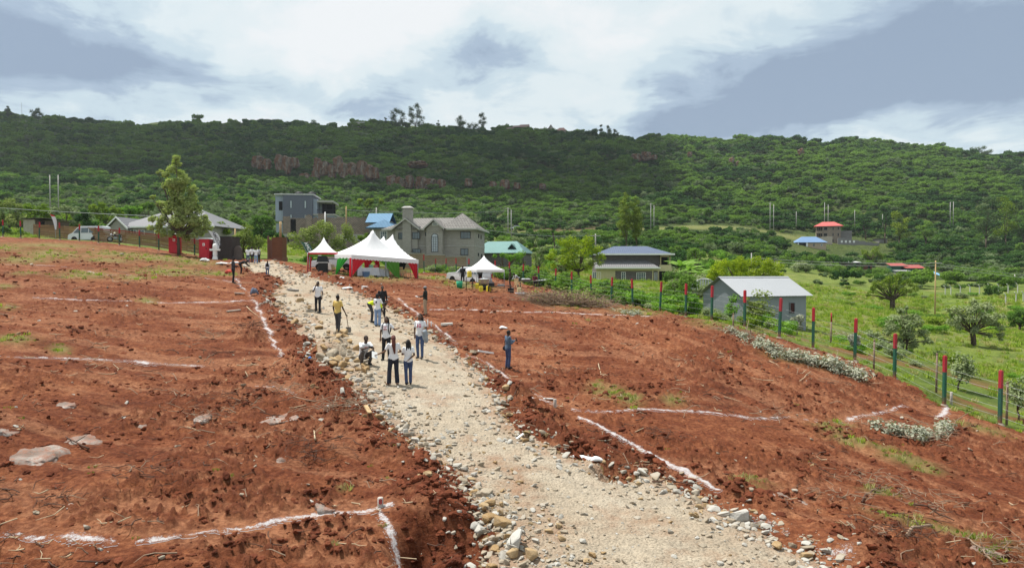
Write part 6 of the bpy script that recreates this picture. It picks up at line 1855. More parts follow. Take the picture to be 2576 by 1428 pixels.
def table(px, py, w, dd, h, rz, m, label):
 x, y, z = kz(px, py)
 r = empty('trestle_table', (x, y, z), rz, label, 'table')
 part('top', m, r, lambda mb: mb.box((0, 0, h), (w, dd, 0.04)))
 for sx in (-1, 1):
  for sy in (-1, 1): part('leg', M_BLACK, r, lambda mb: mb.tube([(sx * (w / 2 - .08), sy * (dd / 2 - .06), 0), (sx * (w / 2 - .08), sy * (dd / 2 - .06), h - .02)], 0.025, 5))
 return r.location.copy(), h, rz
tl, hh, _ = table(1257, 736, 1.9, 0.6, 0.42, 0.1, M_BLACK, 'low black trestle table in front of the pop-up canopy')
for i, (dx, sz, m, lab, nm) in enumerate([(-0.65, (0.42, 0.34, 0.24), M_BLACK, 'black crate on the low black table', 'crate'), (0.1, (0.5, 0.3, 0.12), M_ALU, 'flat grey tray on the low black table', 'tray')]):
 b_ = empty(nm, tl + Vector((dx, 0, hh + 0.022)), 0.1, lab, nm)
 part('box', m, b_, lambda mb: mb.box((0, 0, sz[2] / 2), sz, taper=1.08)); part('rim', M_STEEL, b_, lambda mb: mb.box((0, 0, sz[2] + 0.012), (sz[0] * 1.1, sz[1] * 1.1, 0.02)))
x, y, z = kz(1285, 738)
gs_ = empty('gas_burner', (x, y, z), 0, 'dark boxy gas burner right of the low black table', 'burner')
part('case', M_BLACK, gs_, lambda mb: mb.box((0, 0, 0.2), (0.5, 0.45, 0.36)))
part('grate', M_STEEL, gs_, lambda mb: mb.lathe([(0.2, 0.39), (0.17, 0.41), (0.15, 0.39)], 12))
tl, hh, _ = table(1332, 724, 1.9, 0.7, 0.62, -0.1, plain('table_grey_wood', (0.22, 0.18, 0.15), 0.8), 'brown table heaped with dishes behind the brush pile')
for i, (dx, m, lab) in enumerate([(-0.55, M_ALU, 'grey covered dish at the chair end of the brown table'), (-0.15, plain('dish_grey', (0.3, 0.29, 0.29)), 'grey heap of plates on the brown table')]):
 b_ = empty('serving_dish', tl + Vector((dx, 0, hh + 0.022)), 0, lab, 'dish')
 part('bowl', m, b_, lambda mb: mb.lathe([(0, 0), (0.2, 0.0), (0.27, 0.12), (0.28, 0.14)], 12)); part('lid', m, b_, lambda mb: mb.lathe([(0.27, 0.143), (0.15, 0.21), (0, 0.23)], 12))
tl, hh, _ = table(1362, 724, 1.3, 0.6, 0.62, 0.15, M_BLACK, 'dark table with white crockery beside the seated person in maroon')
for i in range(4):
 pl_ = MB(); pl_.mat(M_WHITE); pl_.lathe([(0, 0), (0.12, 0.0), (0.16, 0.05 + .03 * i), (0, 0.05 + .03 * i)], 10)
 o = pl_.build('plate_stack', None, None, tl + Vector((-0.4 + i * 0.27, 0.05 * (-1) ** i, hh + 0.021)))
 props(o, 'stack of white plates on the dark table', 'plates', 'stacks of white plates on the dark table')
x, y, z = kz(1310, 742)
bs = empty('basin', (x, y, z), 0, 'white enamel basin on the bare soil in front of the plastic chair', 'basin')
part('bowl', M_WHITE, bs, lambda mb: mb.lathe([(0, 0.02), (0.28, 0.02), (0.45, 0.16), (0.48, 0.16), (0.3, 0.0), (0, 0.0)], 16))
part('rim', plain('enamel_blue', (0.2, 0.25, 0.4)), bs, lambda mb: mb.lathe([(0.455, 0.163), (0.485, 0.163), (0.485, 0.175), (0.455, 0.175), (0.455, 0.163)], 16))
jerrycan(*kz(1306, 737), 0.2, M_CRM, 'cut open pale jerrycan behind the white basin')
# plot markers, boards, sacks, litter
M_BEACON = plain('beacon_concrete', (0.40, 0.36, 0.32), 0.85, 0.2, 6, bump=0.4)
def marker(px, py0, py1, label, num=None, r=0.055, m=None, name='plot_marker'):
 g_ = spot(px, py1)
 top = at(px, py0, g_.y).z
 h_ = max(0.15, top - g_.z)
 root = empty(name, g_, 0.1, label, 'plot marker')
 part('post', m or M_BEACON, root, lambda mb: mb.lathe([(0, -0.25), (r, -0.25), (r, h_ - 0.01), (r * .8, h_), (0, h_)], 14))
 if num:
  text_mesh(num, 0.13, plain('marker_red', (0.38, 0.02, 0.025)), root, (0.005, -r - 0.004, h_ * 0.62), (PI / 2, 0, 0), 'number', 0.003, 0.004)
 return root
marker(957, 1250, 1290, 'pale concrete plot marker with red number 8 at the corner of the white line', '8')
marker(1396, 1003, 1028, 'short pale stake beside the road at the lime line corner', None, 0.05)
marker(2393, 985, 1018, 'leaning pale stake beside a fence post at the end of the white line', None, 0.05)
marker(1076, 805, 830, 'thin white stake beside the lime line behind the woman in the numbered shirt', None, 0.03, M_WHITE)
marker(1085, 808, 824, 'stubby white stake among the spilt lime near the road edge', None, 0.03, M_WHITE)
def board(px, py, l, w, t, rz, m, label, name='plank', tilt=0.0, cat='plank', group=None, lift=0.03):
 g_ = spot(px, py)
 mb = MB(); mb.mat(m)
 mb.box((0, 0, 0), (l, w, t))
 o = mb.build(name, None, None, g_ + Vector((0, 0, t / 2 + lift)))
 e = 0.3
 sx = (gz(g_.x + e * math.cos(rz), g_.y + e * math.sin(rz)) - gz(g_.x - e * math.cos(rz), g_.y - e * math.sin(rz))) / (2 * e)
 o.rotation_euler = (0.0, -math.atan(sx) + tilt, rz)
 return props(o, label, cat, group)
board(925, 1072, 0.55, 0.11, 0.04, 2.0, M_TIMBER, 'short pale plank at the left edge of the stone road')
board(588, 785, 0.75, 0.16, 0.05, 0.9, plain('grey_plank', (0.42, 0.38, 0.32), 0.8), 'short grey board lying on the soil below the man in black')
board(694, 745, 1.4, 0.08, 0.05, 0.7, M_TIMBER, 'long yellow timber batten on the earth bank')
board(1193, 893, 0.45, 0.2, 0.12, 1.2, plain('cut_stone', (0.55, 0.47, 0.34), 0.9), 'upright cut of pale timber at the road edge beside the trench', tilt=0.5)
board(1222, 892, 0.75, 0.1, 0.07, 0.5, M_WHITE, 'white painted plank lying across the trench edge')
board(1124, 822, 0.6, 0.3, 0.1, 0.05, plain('pale_block', (0.60, 0.58, 0.52), 0.9), 'flat white block on the soil right of the spilt lime', 'slab', cat='slab')
board(603, 742, 0.6, 0.25, 0.05, 0.3, M_BEACON, 'flat white slab on the red earth bank', 'slab', cat='slab')
board(737, 733, 0.7, 0.4, 0.10, 0.1, M_BEACON, 'pale flat slab at the left road edge on the slope', 'slab', cat='slab')
board(1380, 1012, 0.35, 0.08, 0.03, 0.5, M_WHITE, 'thin white offcut beside the short pale stake')
board(1308, 1105, 0.3, 0.06, 0.03, 0.9, M_WHITE, 'thin white offcut among the stones at the road edge')
def sack(px, py, l, w, h_, rz, label, m=None, seed=1, name='sack'):
 g_ = spot(px, py)
 bm = bmesh.new()
 bmesh.ops.create_grid(bm, x_segments=14, y_segments=9, size=0.5)
 for v in bm.verts:
  x_, y_ = v.co.x * l, v.co.y * w
  k = max(0, 1 - (2 * v.co.x) ** 2) * max(0, 1 - (2 * v.co.y) ** 2)
  v.co = Vector((x_ + 0.05 * mnoise.noise(Vector((x_ * 4, y_ * 4, seed))), y_ + 0.06 * mnoise.noise(Vector((x_ * 4, y_ * 4, seed + 9))), h_ * k ** 0.6 + 0.5 * h_ * (0.5 + mnoise.noise(Vector((x_ * 5, y_ * 5, seed * 3.1)))) + 0.03))
 for f in bm.faces: f.smooth = True
 me = bpy.data.meshes.new(name); bm.to_mesh(me); bm.free(); me.materials.append(m or M_WHITE)
 o = link(bpy.data.objects.new(name, me)); o.location = g_; o.rotation_euler = (0, 0, rz)
 so = o.modifiers.new('thick', 'SOLIDIFY'); so.thickness = 0.012
 return props(o, label, name.replace('_', ' '))
F_SACK = m_fabric('sack_white', (0.75, 0.75, 0.75), 0.15)
sack(1470, 1148, 0.75, 0.32, 0.10, -0.55, 'torn white sack lying on the bank at the right road edge', F_SACK, 2)
sack(1500, 1165, 0.3, 0.2, 0.08, 0.2, 'crumpled end of white sacking in the ditch by the road', F_SACK, 5)
sack(1266, 830, 0.4, 0.3, 0.10, 0.2, 'white bag on the soil behind the man in denim', F_SACK, 3)
sack(918, 731, 0.5, 0.2, 0.06, 0.4, 'white plastic sheeting near the bending man in the yellow vest', F_SACK, 7)
sack(874, 729, 0.7, 0.4, 0.14, 0.4, 'crumpled white plastic at the right road edge below the marquee', F_SACK, 8)
sack(515, 658, 0.9, 0.5, 0.25, 0.2, 'white plastic bundle at the foot of the red toilet', F_SACK, 9)
sack(560, 668, 1.4, 0.5, 0.12, -0.2, 'long strip of white plastic below the dark gatehouse', F_SACK, 10)
sack(592, 664, 1.0, 0.5, 0.14, 0.3, 'loose white sheeting beside the bending person in black', F_SACK, 12)
sack(780, 930, 0.12, 0.08, 0.05, 0.4, 'small bright blue plastic bag at the left road edge', plain('bag_blue', (0.05, 0.22, 0.65), 0.4), 4, 'plastic_bag')
sack(576, 690, 0.7, 0.6, 0.3, 0.1, 'crumpled red sheet on the ground behind the man in black', m_fabric('red_sheet_cloth', (0.5, 0.07, 0.05)), 14, 'red_cloth')
sack(668, 697, 0.4, 0.3, 0.2, 0.1, 'small red bag in front of the bending person', m_fabric('red_sheet_cloth', (0.5, 0.07, 0.05)), 15, 'bag')
sack(640, 745, 0.5, 0.35, 0.35, 0.5, 'blue grey cloth bundle beside the lime line', m_fabric('grey_blue_cloth', (0.14, 0.16, 0.22)), 16, 'cloth_bundle')
sack(860, 704, 0.5, 0.3, 0.15, 0.1, 'white plastic bag on the soil below the small tent', F_SACK, 18)
# trees and shrubs
LEAF['acacia'] = m_leaf('acacia', (0.135, 0.175, 0.012), (0.22, 0.255, 0.020), 0.4)
LEAF['thorn_olive'] = m_leaf('thorn_olive', (0.085, 0.125, 0.015), (0.14, 0.17, 0.026), 0.3)
LEAF['olive_light'] = m_leaf('olive_light', (0.10, 0.13, 0.032), (0.21, 0.23, 0.08), 0.3, 0.8)
LEAF['shrub_silver'] = m_leaf('shrub_silver', (0.105, 0.135, 0.06), (0.19, 0.21, 0.115), 0.25, 0.9)
LEAF['fresh'] = m_leaf('fresh', (0.065, 0.14, 0.02), (0.13, 0.215, 0.035), 0.35)
LEAF['cypress'] = m_leaf('cypress', (0.09, 0.12, 0.022), (0.15, 0.175, 0.04), 0.25, 0.5)
LEAF['gum'] = m_leaf('gum', (0.040, 0.060, 0.028), (0.065, 0.09, 0.04), 0.3)
def tree(px, py, d, lobes, n, ls, mk, label, cat='tree', name='tree', r=0.15, nl=None, seed=0, fork=0.35, group=None, multi=1, dz=0.0, **kw):
 """One tree: trunk with limbs, crown of leaf sprays. Lobes in metres about its foot."""
 p = at(px, py, d)
 z = gz(p.x, p.y) + dz
 root = empty(name, (p.x, p.y, z), 0, label, cat, group)
 mb = MB(); mb.mat(m_bark())
 for k in range(multi):
  sub = lobes if multi == 1 else [l for i, l in enumerate(lobes) if i % multi == k] or lobes
  limbs(mb, sub, (0.35 * r * 4 * math.cos(k * 2.2) * (multi > 1), 0.3 * r * 4 * math.sin(k * 2.2) * (multi > 1), 0), r, fork, nl, seed + k)
 mb.build('trunk', None, root, fix=False)
 crown_obj('crown', lobes, n, ls, LEAF[mk], seed, root, **kw)
 return root
def px_lobes(px, py, d, blobs, depth=1.0, split=3, seed=0):
 """Lobes from (pixel x, pixel y, pixel radius): each becomes a few smaller ones with depth."""
 g = random.Random(seed)
 s = d / F
 p = at(px, py, d); z0 = gz(p.x, p.y)
 out = []
 for bx, by, br in blobs:
  q = at(bx, by, d)
  R_ = br * s
  for k in range(split):
   rr = R_ * g.uniform(0.5, 0.75)
   o = R_ * 0.55
   out.append((q.x - p.x + g.uniform(-o, o), g.uniform(-1, 1) * R_ * depth, q.z - z0 + g.uniform(-o, o), rr, rr, rr * 0.85))
 return out
bl = [(442, 408, 14), (445, 430, 20), (440, 455, 24), (458, 450, 18), (415, 440, 12), (450, 478, 28), (425, 478, 20), (475, 475, 16), (440, 510, 30), (470, 505, 22), (408, 505, 16), (490, 508, 10),
      (450, 540, 32), (480, 535, 26), (415, 540, 22), (500, 530, 16), (395, 512, 10), (440, 570, 26), (480, 565, 28), (505, 555, 20), (400, 565, 14), (415, 585, 12), (495, 585, 14), (520, 545, 10), (455, 590, 16), (385, 495, 7), (403, 430, 8), (392, 575, 15), (524, 568, 14), (508, 582, 12), (382, 548, 11), (472, 582, 13), (430, 585, 13), (445, 398, 10)]
tree(450, 648, 77, px_lobes(450, 648, 77, bl, 0.9, 3, 1), 15000, 0.26, 'light_tree', 'tall pale green leafy tree standing over the red toilets', r=0.16, nl=26, seed=3, fork=0.42, shell=0.75)
bl = [(600, 590, 22), (620, 585, 22), (640, 600, 20), (590, 610, 18), (615, 612, 26), (650, 612, 18), (605, 630, 18), (640, 630, 16), (630, 575, 10)]
tree(612, 648, 83, px_lobes(612, 648, 83, bl, 1, 3, 2), 4000, 0.22, 'olive_light', 'round grey-green bushy tree behind the crowd on the road', r=0.12, nl=8, seed=4, shell=0.6)
bl = [(750, 600, 20), (775, 585, 22), (800, 575, 22), (830, 572, 22), (860, 582, 22), (885, 598, 20), (770, 610, 24), (810, 605, 30), (850, 612, 28), (740, 615, 14), (895, 615, 12), (790, 630, 22), (835, 635, 22), (870, 632, 16)]
tree(818, 670, 94, px_lobes(818, 670, 94, bl, 0.9, 3, 3), 6500, 0.25, 'olive_light', 'broad olive green tree rising behind the small peaked tent', r=0.2, nl=12, seed=5, shell=0.6)
bl = [(1395, 640, 20), (1420, 620, 24), (1450, 612, 26), (1480, 612, 24), (1505, 625, 18), (1430, 645, 26), (1470, 642, 28), (1500, 650, 18), (1400, 665, 16), (1440, 668, 20), (1480, 670, 18), (1515, 645, 10), (1378, 650, 10)]
tree(1455, 706, 88, px_lobes(1455, 706, 88, bl, 0.9, 3, 4), 5200, 0.26, 'acacia', 'bright yellow-green acacia beside the cream house', r=0.16, nl=16, seed=6, shell=0.65, aspect=0.4)
bl = [(1800, 690, 16), (1825, 678, 18), (1855, 670, 18), (1885, 668, 18), (1915, 672, 18), (1940, 684, 16), (1840, 695, 18), (1880, 692, 20), (1920, 698, 16), (1958, 700, 12), (1785, 705, 12)]
tree(1868, 735, 72, px_lobes(1868, 735, 72, [(a, b - 5, c * 1.3) for a, b, c in bl], 1.4, 4, 5), 9000, 0.2, 'acacia', 'wide flat topped yellow-green thorn tree behind the metal shed', r=0.14, nl=14, seed=7, shell=0.6, aspect=0.4)
bl = [(2190, 728, 12), (2205, 715, 14), (2230, 705, 15), (2260, 703, 15), (2285, 712, 14), (2300, 725, 12), (2225, 725, 16), (2260, 722, 18), (2180, 740, 8), (2240, 738, 10), (2280, 735, 12)]
tree(2245, 778, 115, px_lobes(2245, 778, 115, bl, 1.0, 3, 6), 3400, 0.3, 'thorn_olive', 'umbrella shaped thorn tree with several dark stems in the meadow', r=0.17, nl=12, seed=8, shell=0.6, multi=3, fork=0.45, aspect=0.4)
bl = [(2400, 800, 18), (2425, 775, 20), (2455, 765, 20), (2485, 775, 20), (2510, 795, 18), (2430, 805, 22), (2470, 800, 26), (2505, 820, 18), (2410, 822, 12), (2520, 845, 12), (2450, 825, 16), (2385, 780, 8), (2485, 838, 12)]
tree(2450, 868, 57, px_lobes(2450, 868, 57, bl, 0.9, 3, 7), 5200, 0.16, 'shrub_silver', 'big silvery green shrub with bare slanting stems in the meadow', r=0.09, nl=14, seed=9, shell=0.65, multi=3, fork=0.5)
bl = [(2245, 805, 16), (2270, 790, 18), (2300, 800, 20), (2235, 830, 20), (2275, 825, 26), (2315, 832, 20), (2215, 850, 16), (2260, 855, 20), (2305, 858, 20), (2335, 855, 12), (2280, 772, 8), (2195, 838, 14), (2200, 862, 10)]
tree(2278, 890, 50, px_lobes(2278, 890, 50, bl, 0.9, 3, 8), 4800, 0.15, 'shrub_silver', 'dense silvery shrub just beyond the wire fence posts', r=0.07, nl=12, seed=10, shell=0.6, multi=2, fork=0.4)
for (cx, y0, y1, w, lab, sd) in ((1571, 478, 612, 17, 'taller of the two cypress trees above the slate blue roof', 11), (1597, 492, 614, 16, 'shorter of the two cypress trees above the slate blue roof', 12)):
 bl = []
 for i in range(12):
  t = i / 11
  yy = y0 + 8 + t * (590 - y0 - 8)
  bl.append((cx + 3 * math.sin(i * 2.3) + t * (4 if sd == 12 else -3), yy, 3 + w * math.sin(PI * min(0.5 + 0.02, t * 0.62 + 0.06)) * (0.95 if i < 10 else 0.7)))
 tree(cx + 4, y1, 132, px_lobes(cx + 4, y1, 132, bl, 0.8, 4, sd), 3000, 0.36, 'cypress', lab, r=0.14, nl=4, seed=sd, fork=0.5, shell=0.5, up=0.5, aspect=0.35)
SKY_T = [
 (1003, 332, 640, [(990, 290, 9), (1000, 280, 8), (1010, 287, 9), (995, 305, 10), (1012, 303, 10), (985, 312, 8), (1003, 318, 9), (1018, 315, 7)], 900, 'gum', 'gum tree with clumped crown, shorter of the tall skyline pair'),
 (1044, 330, 640, [(1035, 275, 7), (1048, 270, 8), (1055, 282, 8), (1030, 288, 9), (1045, 295, 9), (1060, 298, 8), (1036, 308, 8), (1052, 313, 8), (1063, 312, 6)], 900, 'gum', 'gum tree with clumped crown, tallest of the skyline pair'),
 (970, 330, 640, [(970, 297, 3), (969, 307, 5), (971, 317, 6)], 300, 'gum', 'thin pointed tree just left of the tall gum trees'),
 (950, 332, 640, [(947, 312, 5), (956, 316, 6), (962, 322, 7)], 250, 'gum', 'low spreading tree beside the pointed skyline tree'),
 (1103, 332, 640, [(1103, 304, 2), (1102, 313, 4), (1104, 322, 5)], 220, 'gum', 'small cone shaped conifer between the gum trees and the oval tree'),
 (1158, 336, 640, [(1157, 296, 7), (1154, 308, 9), (1162, 310, 9), (1158, 322, 9)], 500, 'gum', 'dense oval tree on the skyline right of the small conifer'),
 (1214, 340, 640, [(1211, 292, 6), (1218, 296, 6), (1210, 305, 6), (1219, 310, 6), (1213, 322, 7)], 420, 'gum', 'airy tall tree at the end of the skyline row'),
 (1190, 338, 640, [(1182, 318, 8), (1194, 316, 8), (1188, 326, 8), (1200, 326, 7)], 400, 'gum', 'low dark tree between the oval tree and the airy tree'),
 (1512, 352, 625, [(1512, 316, 2.5), (1511, 326, 4.5), (1513, 336, 5)], 300, 'gum', 'slim conifer on the skyline right of the villas'),
 (1531, 352, 625, [(1530, 320, 4), (1533, 330, 6), (1530, 340, 7)], 300, 'gum', 'fuller dark tree beside the slim skyline conifer'),
 (1548, 354, 622, [(1547, 330, 4), (1551, 338, 5)], 160, 'gum', 'ragged small tree right of the fuller skyline tree'),
 (1658, 366, 610, [(1657, 338, 3), (1656, 348, 5), (1662, 352, 7)], 260, 'gum', 'pointed dark tree where the shaded ridge ends'),
 (20, 302, 620, [(20, 268, 2.5), (19, 277, 4.5), (22, 287, 6)], 320, 'gum', 'cone shaped tree on the skyline beside the thin mast'),
 (93, 308, 620, [(86, 286, 7), (95, 278, 7), (103, 287, 7), (93, 292, 8)], 420, 'gum', 'round headed tree alone on the skyline right of the mast'),
 (183, 322, 620, [(182, 303, 4), (186, 312, 6)], 200, 'gum', 'small dark tree on the dip of the skyline'),
 (245, 336, 620, [(240, 324, 4), (248, 322, 4)], 120, 'olive_light', 'tiny pale tree in the lowest dip of the skyline'),
 (2465, 398, 600, [(2450, 378, 7), (2468, 374, 8), (2485, 380, 8), (2475, 388, 9)], 450, 'gum', 'spreading dark tree at the far end of the sunlit ridge'),
]
for i, (px, py, d, bl, n, mk, lab) in enumerate(SKY_T):
 tree(px, py, d, px_lobes(px, py, d, [(a, b, c * 1.25) for a, b, c in bl], 0.9, 5, 40 + i), int(n * 5), 0.75, mk, lab, r=0.35, nl=6, seed=40 + i, shell=0.95, group='trees on the skyline')
FAR_T = [
 (2262, 612, 285, [(2250, 545, 14), (2268, 538, 15), (2280, 550, 14), (2255, 565, 16), (2275, 572, 16), (2262, 588, 14), (2285, 590, 10)], 1500, 'thorn_olive', 'tall rounded olive tree, biggest of the group right of the compound wall'),
 (2226, 600, 300, [(2222, 525, 10), (2230, 540, 12), (2224, 556, 11)], 700, 'bush_dark', 'dark narrow tree behind the rounded olive tree'),
 (2178, 585, 305, [(2170, 560, 9), (2184, 563, 10)], 400, 'bush_dark', 'dark round tree between the compound wall and the olive tree'),
 (2330, 615, 285, [(2315, 570, 13), (2335, 566, 13), (2325, 585, 14), (2345, 588, 12)], 900, 'bush_mid', 'mid green tree right of the rounded olive tree'),
 (2480, 625, 280, [(2465, 525, 18), (2490, 512, 18), (2475, 550, 22), (2500, 545, 20), (2485, 580, 24)], 1600, 'eucalypt', 'tall dark gum tree at the edge of the far grove, first in the row'),
 (2530, 620, 285, [(2520, 508, 16), (2545, 515, 18), (2530, 540, 22), (2525, 575, 24), (2550, 560, 20)], 1600, 'thorn_olive', 'olive tinted tall tree in the middle of the far grove'),
 (2575, 615, 285, [(2570, 520, 18), (2580, 545, 22), (2572, 580, 24)], 1300, 'eucalypt', 'dark tall tree of the far grove cut by the picture edge'),
 (2190, 668, 235, [(2180, 632, 12), (2200, 630, 13), (2215, 640, 12), (2190, 648, 14)], 900, 'thorn_olive', 'brownish thorn tree above the small plank hut'),
 (2110, 692, 195, [(2095, 650, 14), (2115, 645, 15), (2130, 655, 14), (2110, 668, 16)], 1000, 'bush_dark', 'dark round tree at the meadow edge below the bungalow'),
 (2050, 694, 192, [(2030, 655, 14), (2050, 648, 15), (2068, 660, 14), (2045, 672, 15)], 1000, 'bush_mid', 'green round tree at the meadow edge left of the dark one'),
 (1985, 690, 188, [(1970, 655, 13), (1990, 650, 14), (2000, 664, 12)], 800, 'bush_mid', 'leafy tree at the meadow edge behind the thorn tree'),
 (2150, 700, 188, [(2140, 672, 11), (2156, 675, 12)], 500, 'bush_dark', 'low dark bush in front of the small plank hut'),
 (2436, 733, 150, [(2428, 722, 7), (2440, 719, 8), (2448, 725, 6)], 420, 'bush_dark', 'round dark bush alone in the bright meadow'),
 (2545, 738, 145, [(2535, 722, 9), (2552, 718, 10), (2548, 728, 9)], 450, 'bush_dark', 'round dark bush by the concrete posts in the meadow'),
 (2565, 830, 75, [(2545, 795, 14), (2570, 790, 18), (2580, 810, 18), (2560, 815, 16)], 1300, 'bush_green', 'dark green bush at the picture edge beyond the silvery shrub'),
 (2395, 818, 90, [(2375, 795, 10), (2390, 790, 12), (2400, 802, 12)], 700, 'bush_green', 'dark green bush behind the big silvery shrub'),
 (1815, 700, 120, [(1790, 655, 14), (1812, 645, 15), (1830, 655, 14), (1805, 672, 16), (1828, 676, 12)], 1000, 'fresh', 'leafy green tree behind the banana plants'),
 (1750, 690, 125, [(1735, 635, 13), (1752, 625, 14), (1768, 640, 13), (1745, 655, 15)], 1000, 'bush_green', 'dark leafy tree behind the cream house gable'),
 (1700, 655, 170, [(1690, 630, 9), (1704, 626, 10), (1716, 634, 9)], 500, 'bush_mid', 'mid green tree just above the slate blue roof end'),
 (1320, 690, 98, [(1290, 650, 14), (1312, 640, 15), (1300, 665, 15)], 900, 'bush_green', 'dark bush beside the turquoise roofed house'),
 (1350, 690, 96, [(1345, 645, 14), (1362, 632, 14), (1355, 660, 16), (1370, 650, 13)], 1000, 'shrub_silver', 'grey-green bush between the turquoise roof and the acacia'),
 (1330, 655, 118, [(1315, 625, 11), (1335, 618, 12), (1350, 628, 11)], 700, 'bush_mid', 'green tree behind the turquoise roofed house'),
 (1265, 690, 92, [(1245, 645, 9), (1262, 640, 9), (1282, 648, 14), (1305, 645, 13)], 800, 'fresh', 'small bright green papaya like tree before the turquoise roof'),
 (1395, 600, 160, [(1388, 570, 5), (1392, 582, 6)], 200, 'bush_dark', 'small dark conifer left of the acacia top'),
]
for i, (px, py, d, bl, n, mk, lab) in enumerate(FAR_T):
 tree(px, py, d, px_lobes(px, py, d, bl, 0.9, 3, 80 + i), int(n * 1.3), max(0.2, 0.42 * d / 200), mk, lab, r=0.10 + 0.06 * d / 100, nl=6, seed=80 + i, shell=0.6)
LEFT_T = [
 (25, 600, 115, [(5, 520, 16), (25, 508, 18), (45, 518, 16), (10, 545, 18), (38, 548, 18)], 1300, 'olive_light', 'grey-green tree above the shack, at the picture edge'),
 (95, 600, 112, [(70, 530, 18), (95, 520, 20), (120, 530, 16), (85, 552, 20), (110, 555, 18)], 1500, 'bush_yellow', 'bright yellow-green tree above the shack'),
 (165, 605, 108, [(140, 535, 15), (165, 528, 17), (185, 540, 15), (155, 560, 18), (180, 565, 15)], 1300, 'shrub_silver', 'pale grey-green tree behind the feather flag with the red tip'),
 (215, 608, 104, [(205, 545, 14), (225, 540, 15), (215, 565, 16), (235, 570, 14)], 1100, 'bush_dark', 'dark green tree behind the white minibus'),
 (265, 605, 125, [(240, 530, 15), (265, 522, 16), (290, 530, 16), (255, 550, 18), (285, 552, 16)], 1300, 'bush_yellow', 'yellow-green tree left of the long grey roof'),
 (320, 600, 130, [(305, 530, 12), (325, 524, 14), (345, 530, 13), (325, 545, 15)], 1000, 'fresh', 'fresh green tree over the gable of the long house'),
 (370, 590, 140, [(360, 520, 12), (380, 516, 12), (350, 530, 12)], 700, 'bush_mid', 'mid green tree behind the top of the long grey roof'),
 (555, 640, 100, [(540, 575, 13), (560, 568, 14), (575, 580, 13), (550, 592, 14)], 1000, 'bush_yellow', 'yellow-green bush behind the dark gatehouse'),
 (590, 620, 125, [(570, 560, 14), (592, 552, 15), (610, 560, 14), (585, 580, 16)], 1100, 'bush_mid', 'green tree above the round bushy tree'),
 (660, 630, 120, [(640, 555, 16), (662, 545, 18), (685, 555, 16), (655, 580, 20), (680, 582, 18)], 1500, 'bush_green', 'dark green tree left of the slate grey house'),
 (690, 640, 105, [(678, 590, 14), (696, 588, 14), (705, 600, 10)], 800, 'bush_dark', 'very dark bush behind the gate pillar'),
 (778, 684, 82, [(760, 655, 10), (778, 648, 12), (792, 656, 10), (775, 664, 12)], 800, 'fresh', 'bright green shrub beside the gate pillar'),
 (735, 672, 84, [(728, 658, 8), (742, 660, 8)], 360, 'fresh', 'small bright green shrub at the foot of the gate pillar'),
 (920, 640, 118, [(905, 600, 10), (925, 596, 11), (938, 606, 9)], 500, 'bush_yellow', 'yellow-green bush between the stone wall and the marquee'),
 (930, 560, 215, [(905, 508, 9), (930, 503, 10), (955, 508, 9), (925, 516, 10)], 700, 'thorn_olive', 'flat olive thorn tree on the slope above the bright blue roof'),
 (45, 612, 88, [(28, 590, 10), (48, 585, 12), (66, 592, 10)], 600, 'bush_yellow', 'low yellow-green bush in front of the shack'),
 (10, 606, 88, [(0, 580, 12), (16, 578, 10)], 500, 'bush_green', 'dark green bush at the end of the left wire fence'),
]
for i, (px, py, d, bl, n, mk, lab) in enumerate(LEFT_T):
 tree(px, py, d, px_lobes(px, py, d, bl, 0.9, 3, 120 + i), int(n * 1.3), max(0.24, 0.34 * d / 110), mk, lab, r=0.12, nl=6, seed=120 + i, shell=0.6)
# banana plants
def banana(px, py, d, h, label, seed):
 g = random.Random(seed)
 p = at(px, py, d)
 root = empty('banana_plant', (p.x, p.y, gz(p.x, p.y)), 0, label, 'banana plant', 'banana plants beside the cream house')
 part('stem', plain('banana_stem', (0.16, 0.17, 0.07)), root, lambda mb: mb.tube([(0, 0, -0.2), (0.05, 0, h * 0.35), (0, 0, h * 0.62)], [0.16, 0.13, 0.09], 7))
 mleaf = LEAF['banana']
 for k in range(9):
  a = k * 2.399 + g.uniform(-.3, .3)
  up = g.uniform(0.5, 1.25)
  mb = MB(); mb.mat(mleaf)
  vs = []; n = 7; L_ = h * g.uniform(0.55, 0.75)
  for i in range(n + 1):
   t = i / n
   r_ = L_ * t * math.cos(up * (1 - 0.9 * t)) ; z = h * 0.6 + L_ * (t * math.sin(up) - 0.55 * t * t)
   w = 0.30 * math.sin(PI * min(1, t * 0.93 + 0.07)) ** 0.6
   for s in (-1, 0, 1):
    vs.append((r_ * math.cos(a) - s * w * math.sin(a), r_ * math.sin(a) + s * w * math.cos(a), z - abs(s) * w * 0.35))
  fs = []
  for i in range(n):
   for s in (0, 1):
    b = i * 3 + s
    fs.append((b, b + 1, b + 4, b + 3))
  mb.add(vs, fs, True)
  mb.build('leaf', None, root, fix=False)
LEAF['banana'] = m_leaf('banana', (0.085, 0.16, 0.028), (0.17, 0.24, 0.07), 0.35)
for i, (px, py, d, h, lab) in enumerate([(1712, 712, 88, 3.4, 'tall banana plant right against the cream house'), (1735, 714, 86, 2.8, 'banana plant in the middle of the clump'), (1760, 716, 84, 2.5, 'banana plant at the shed end of the clump'), (1725, 708, 92, 3.6, 'banana plant rising at the back of the clump'), (1780, 712, 88, 2.3, 'shortest banana plant of the clump'), (1418, 690, 100, 3.0, 'lone banana plant behind the bright acacia')]):
 banana(px, py, d, h, lab, i)
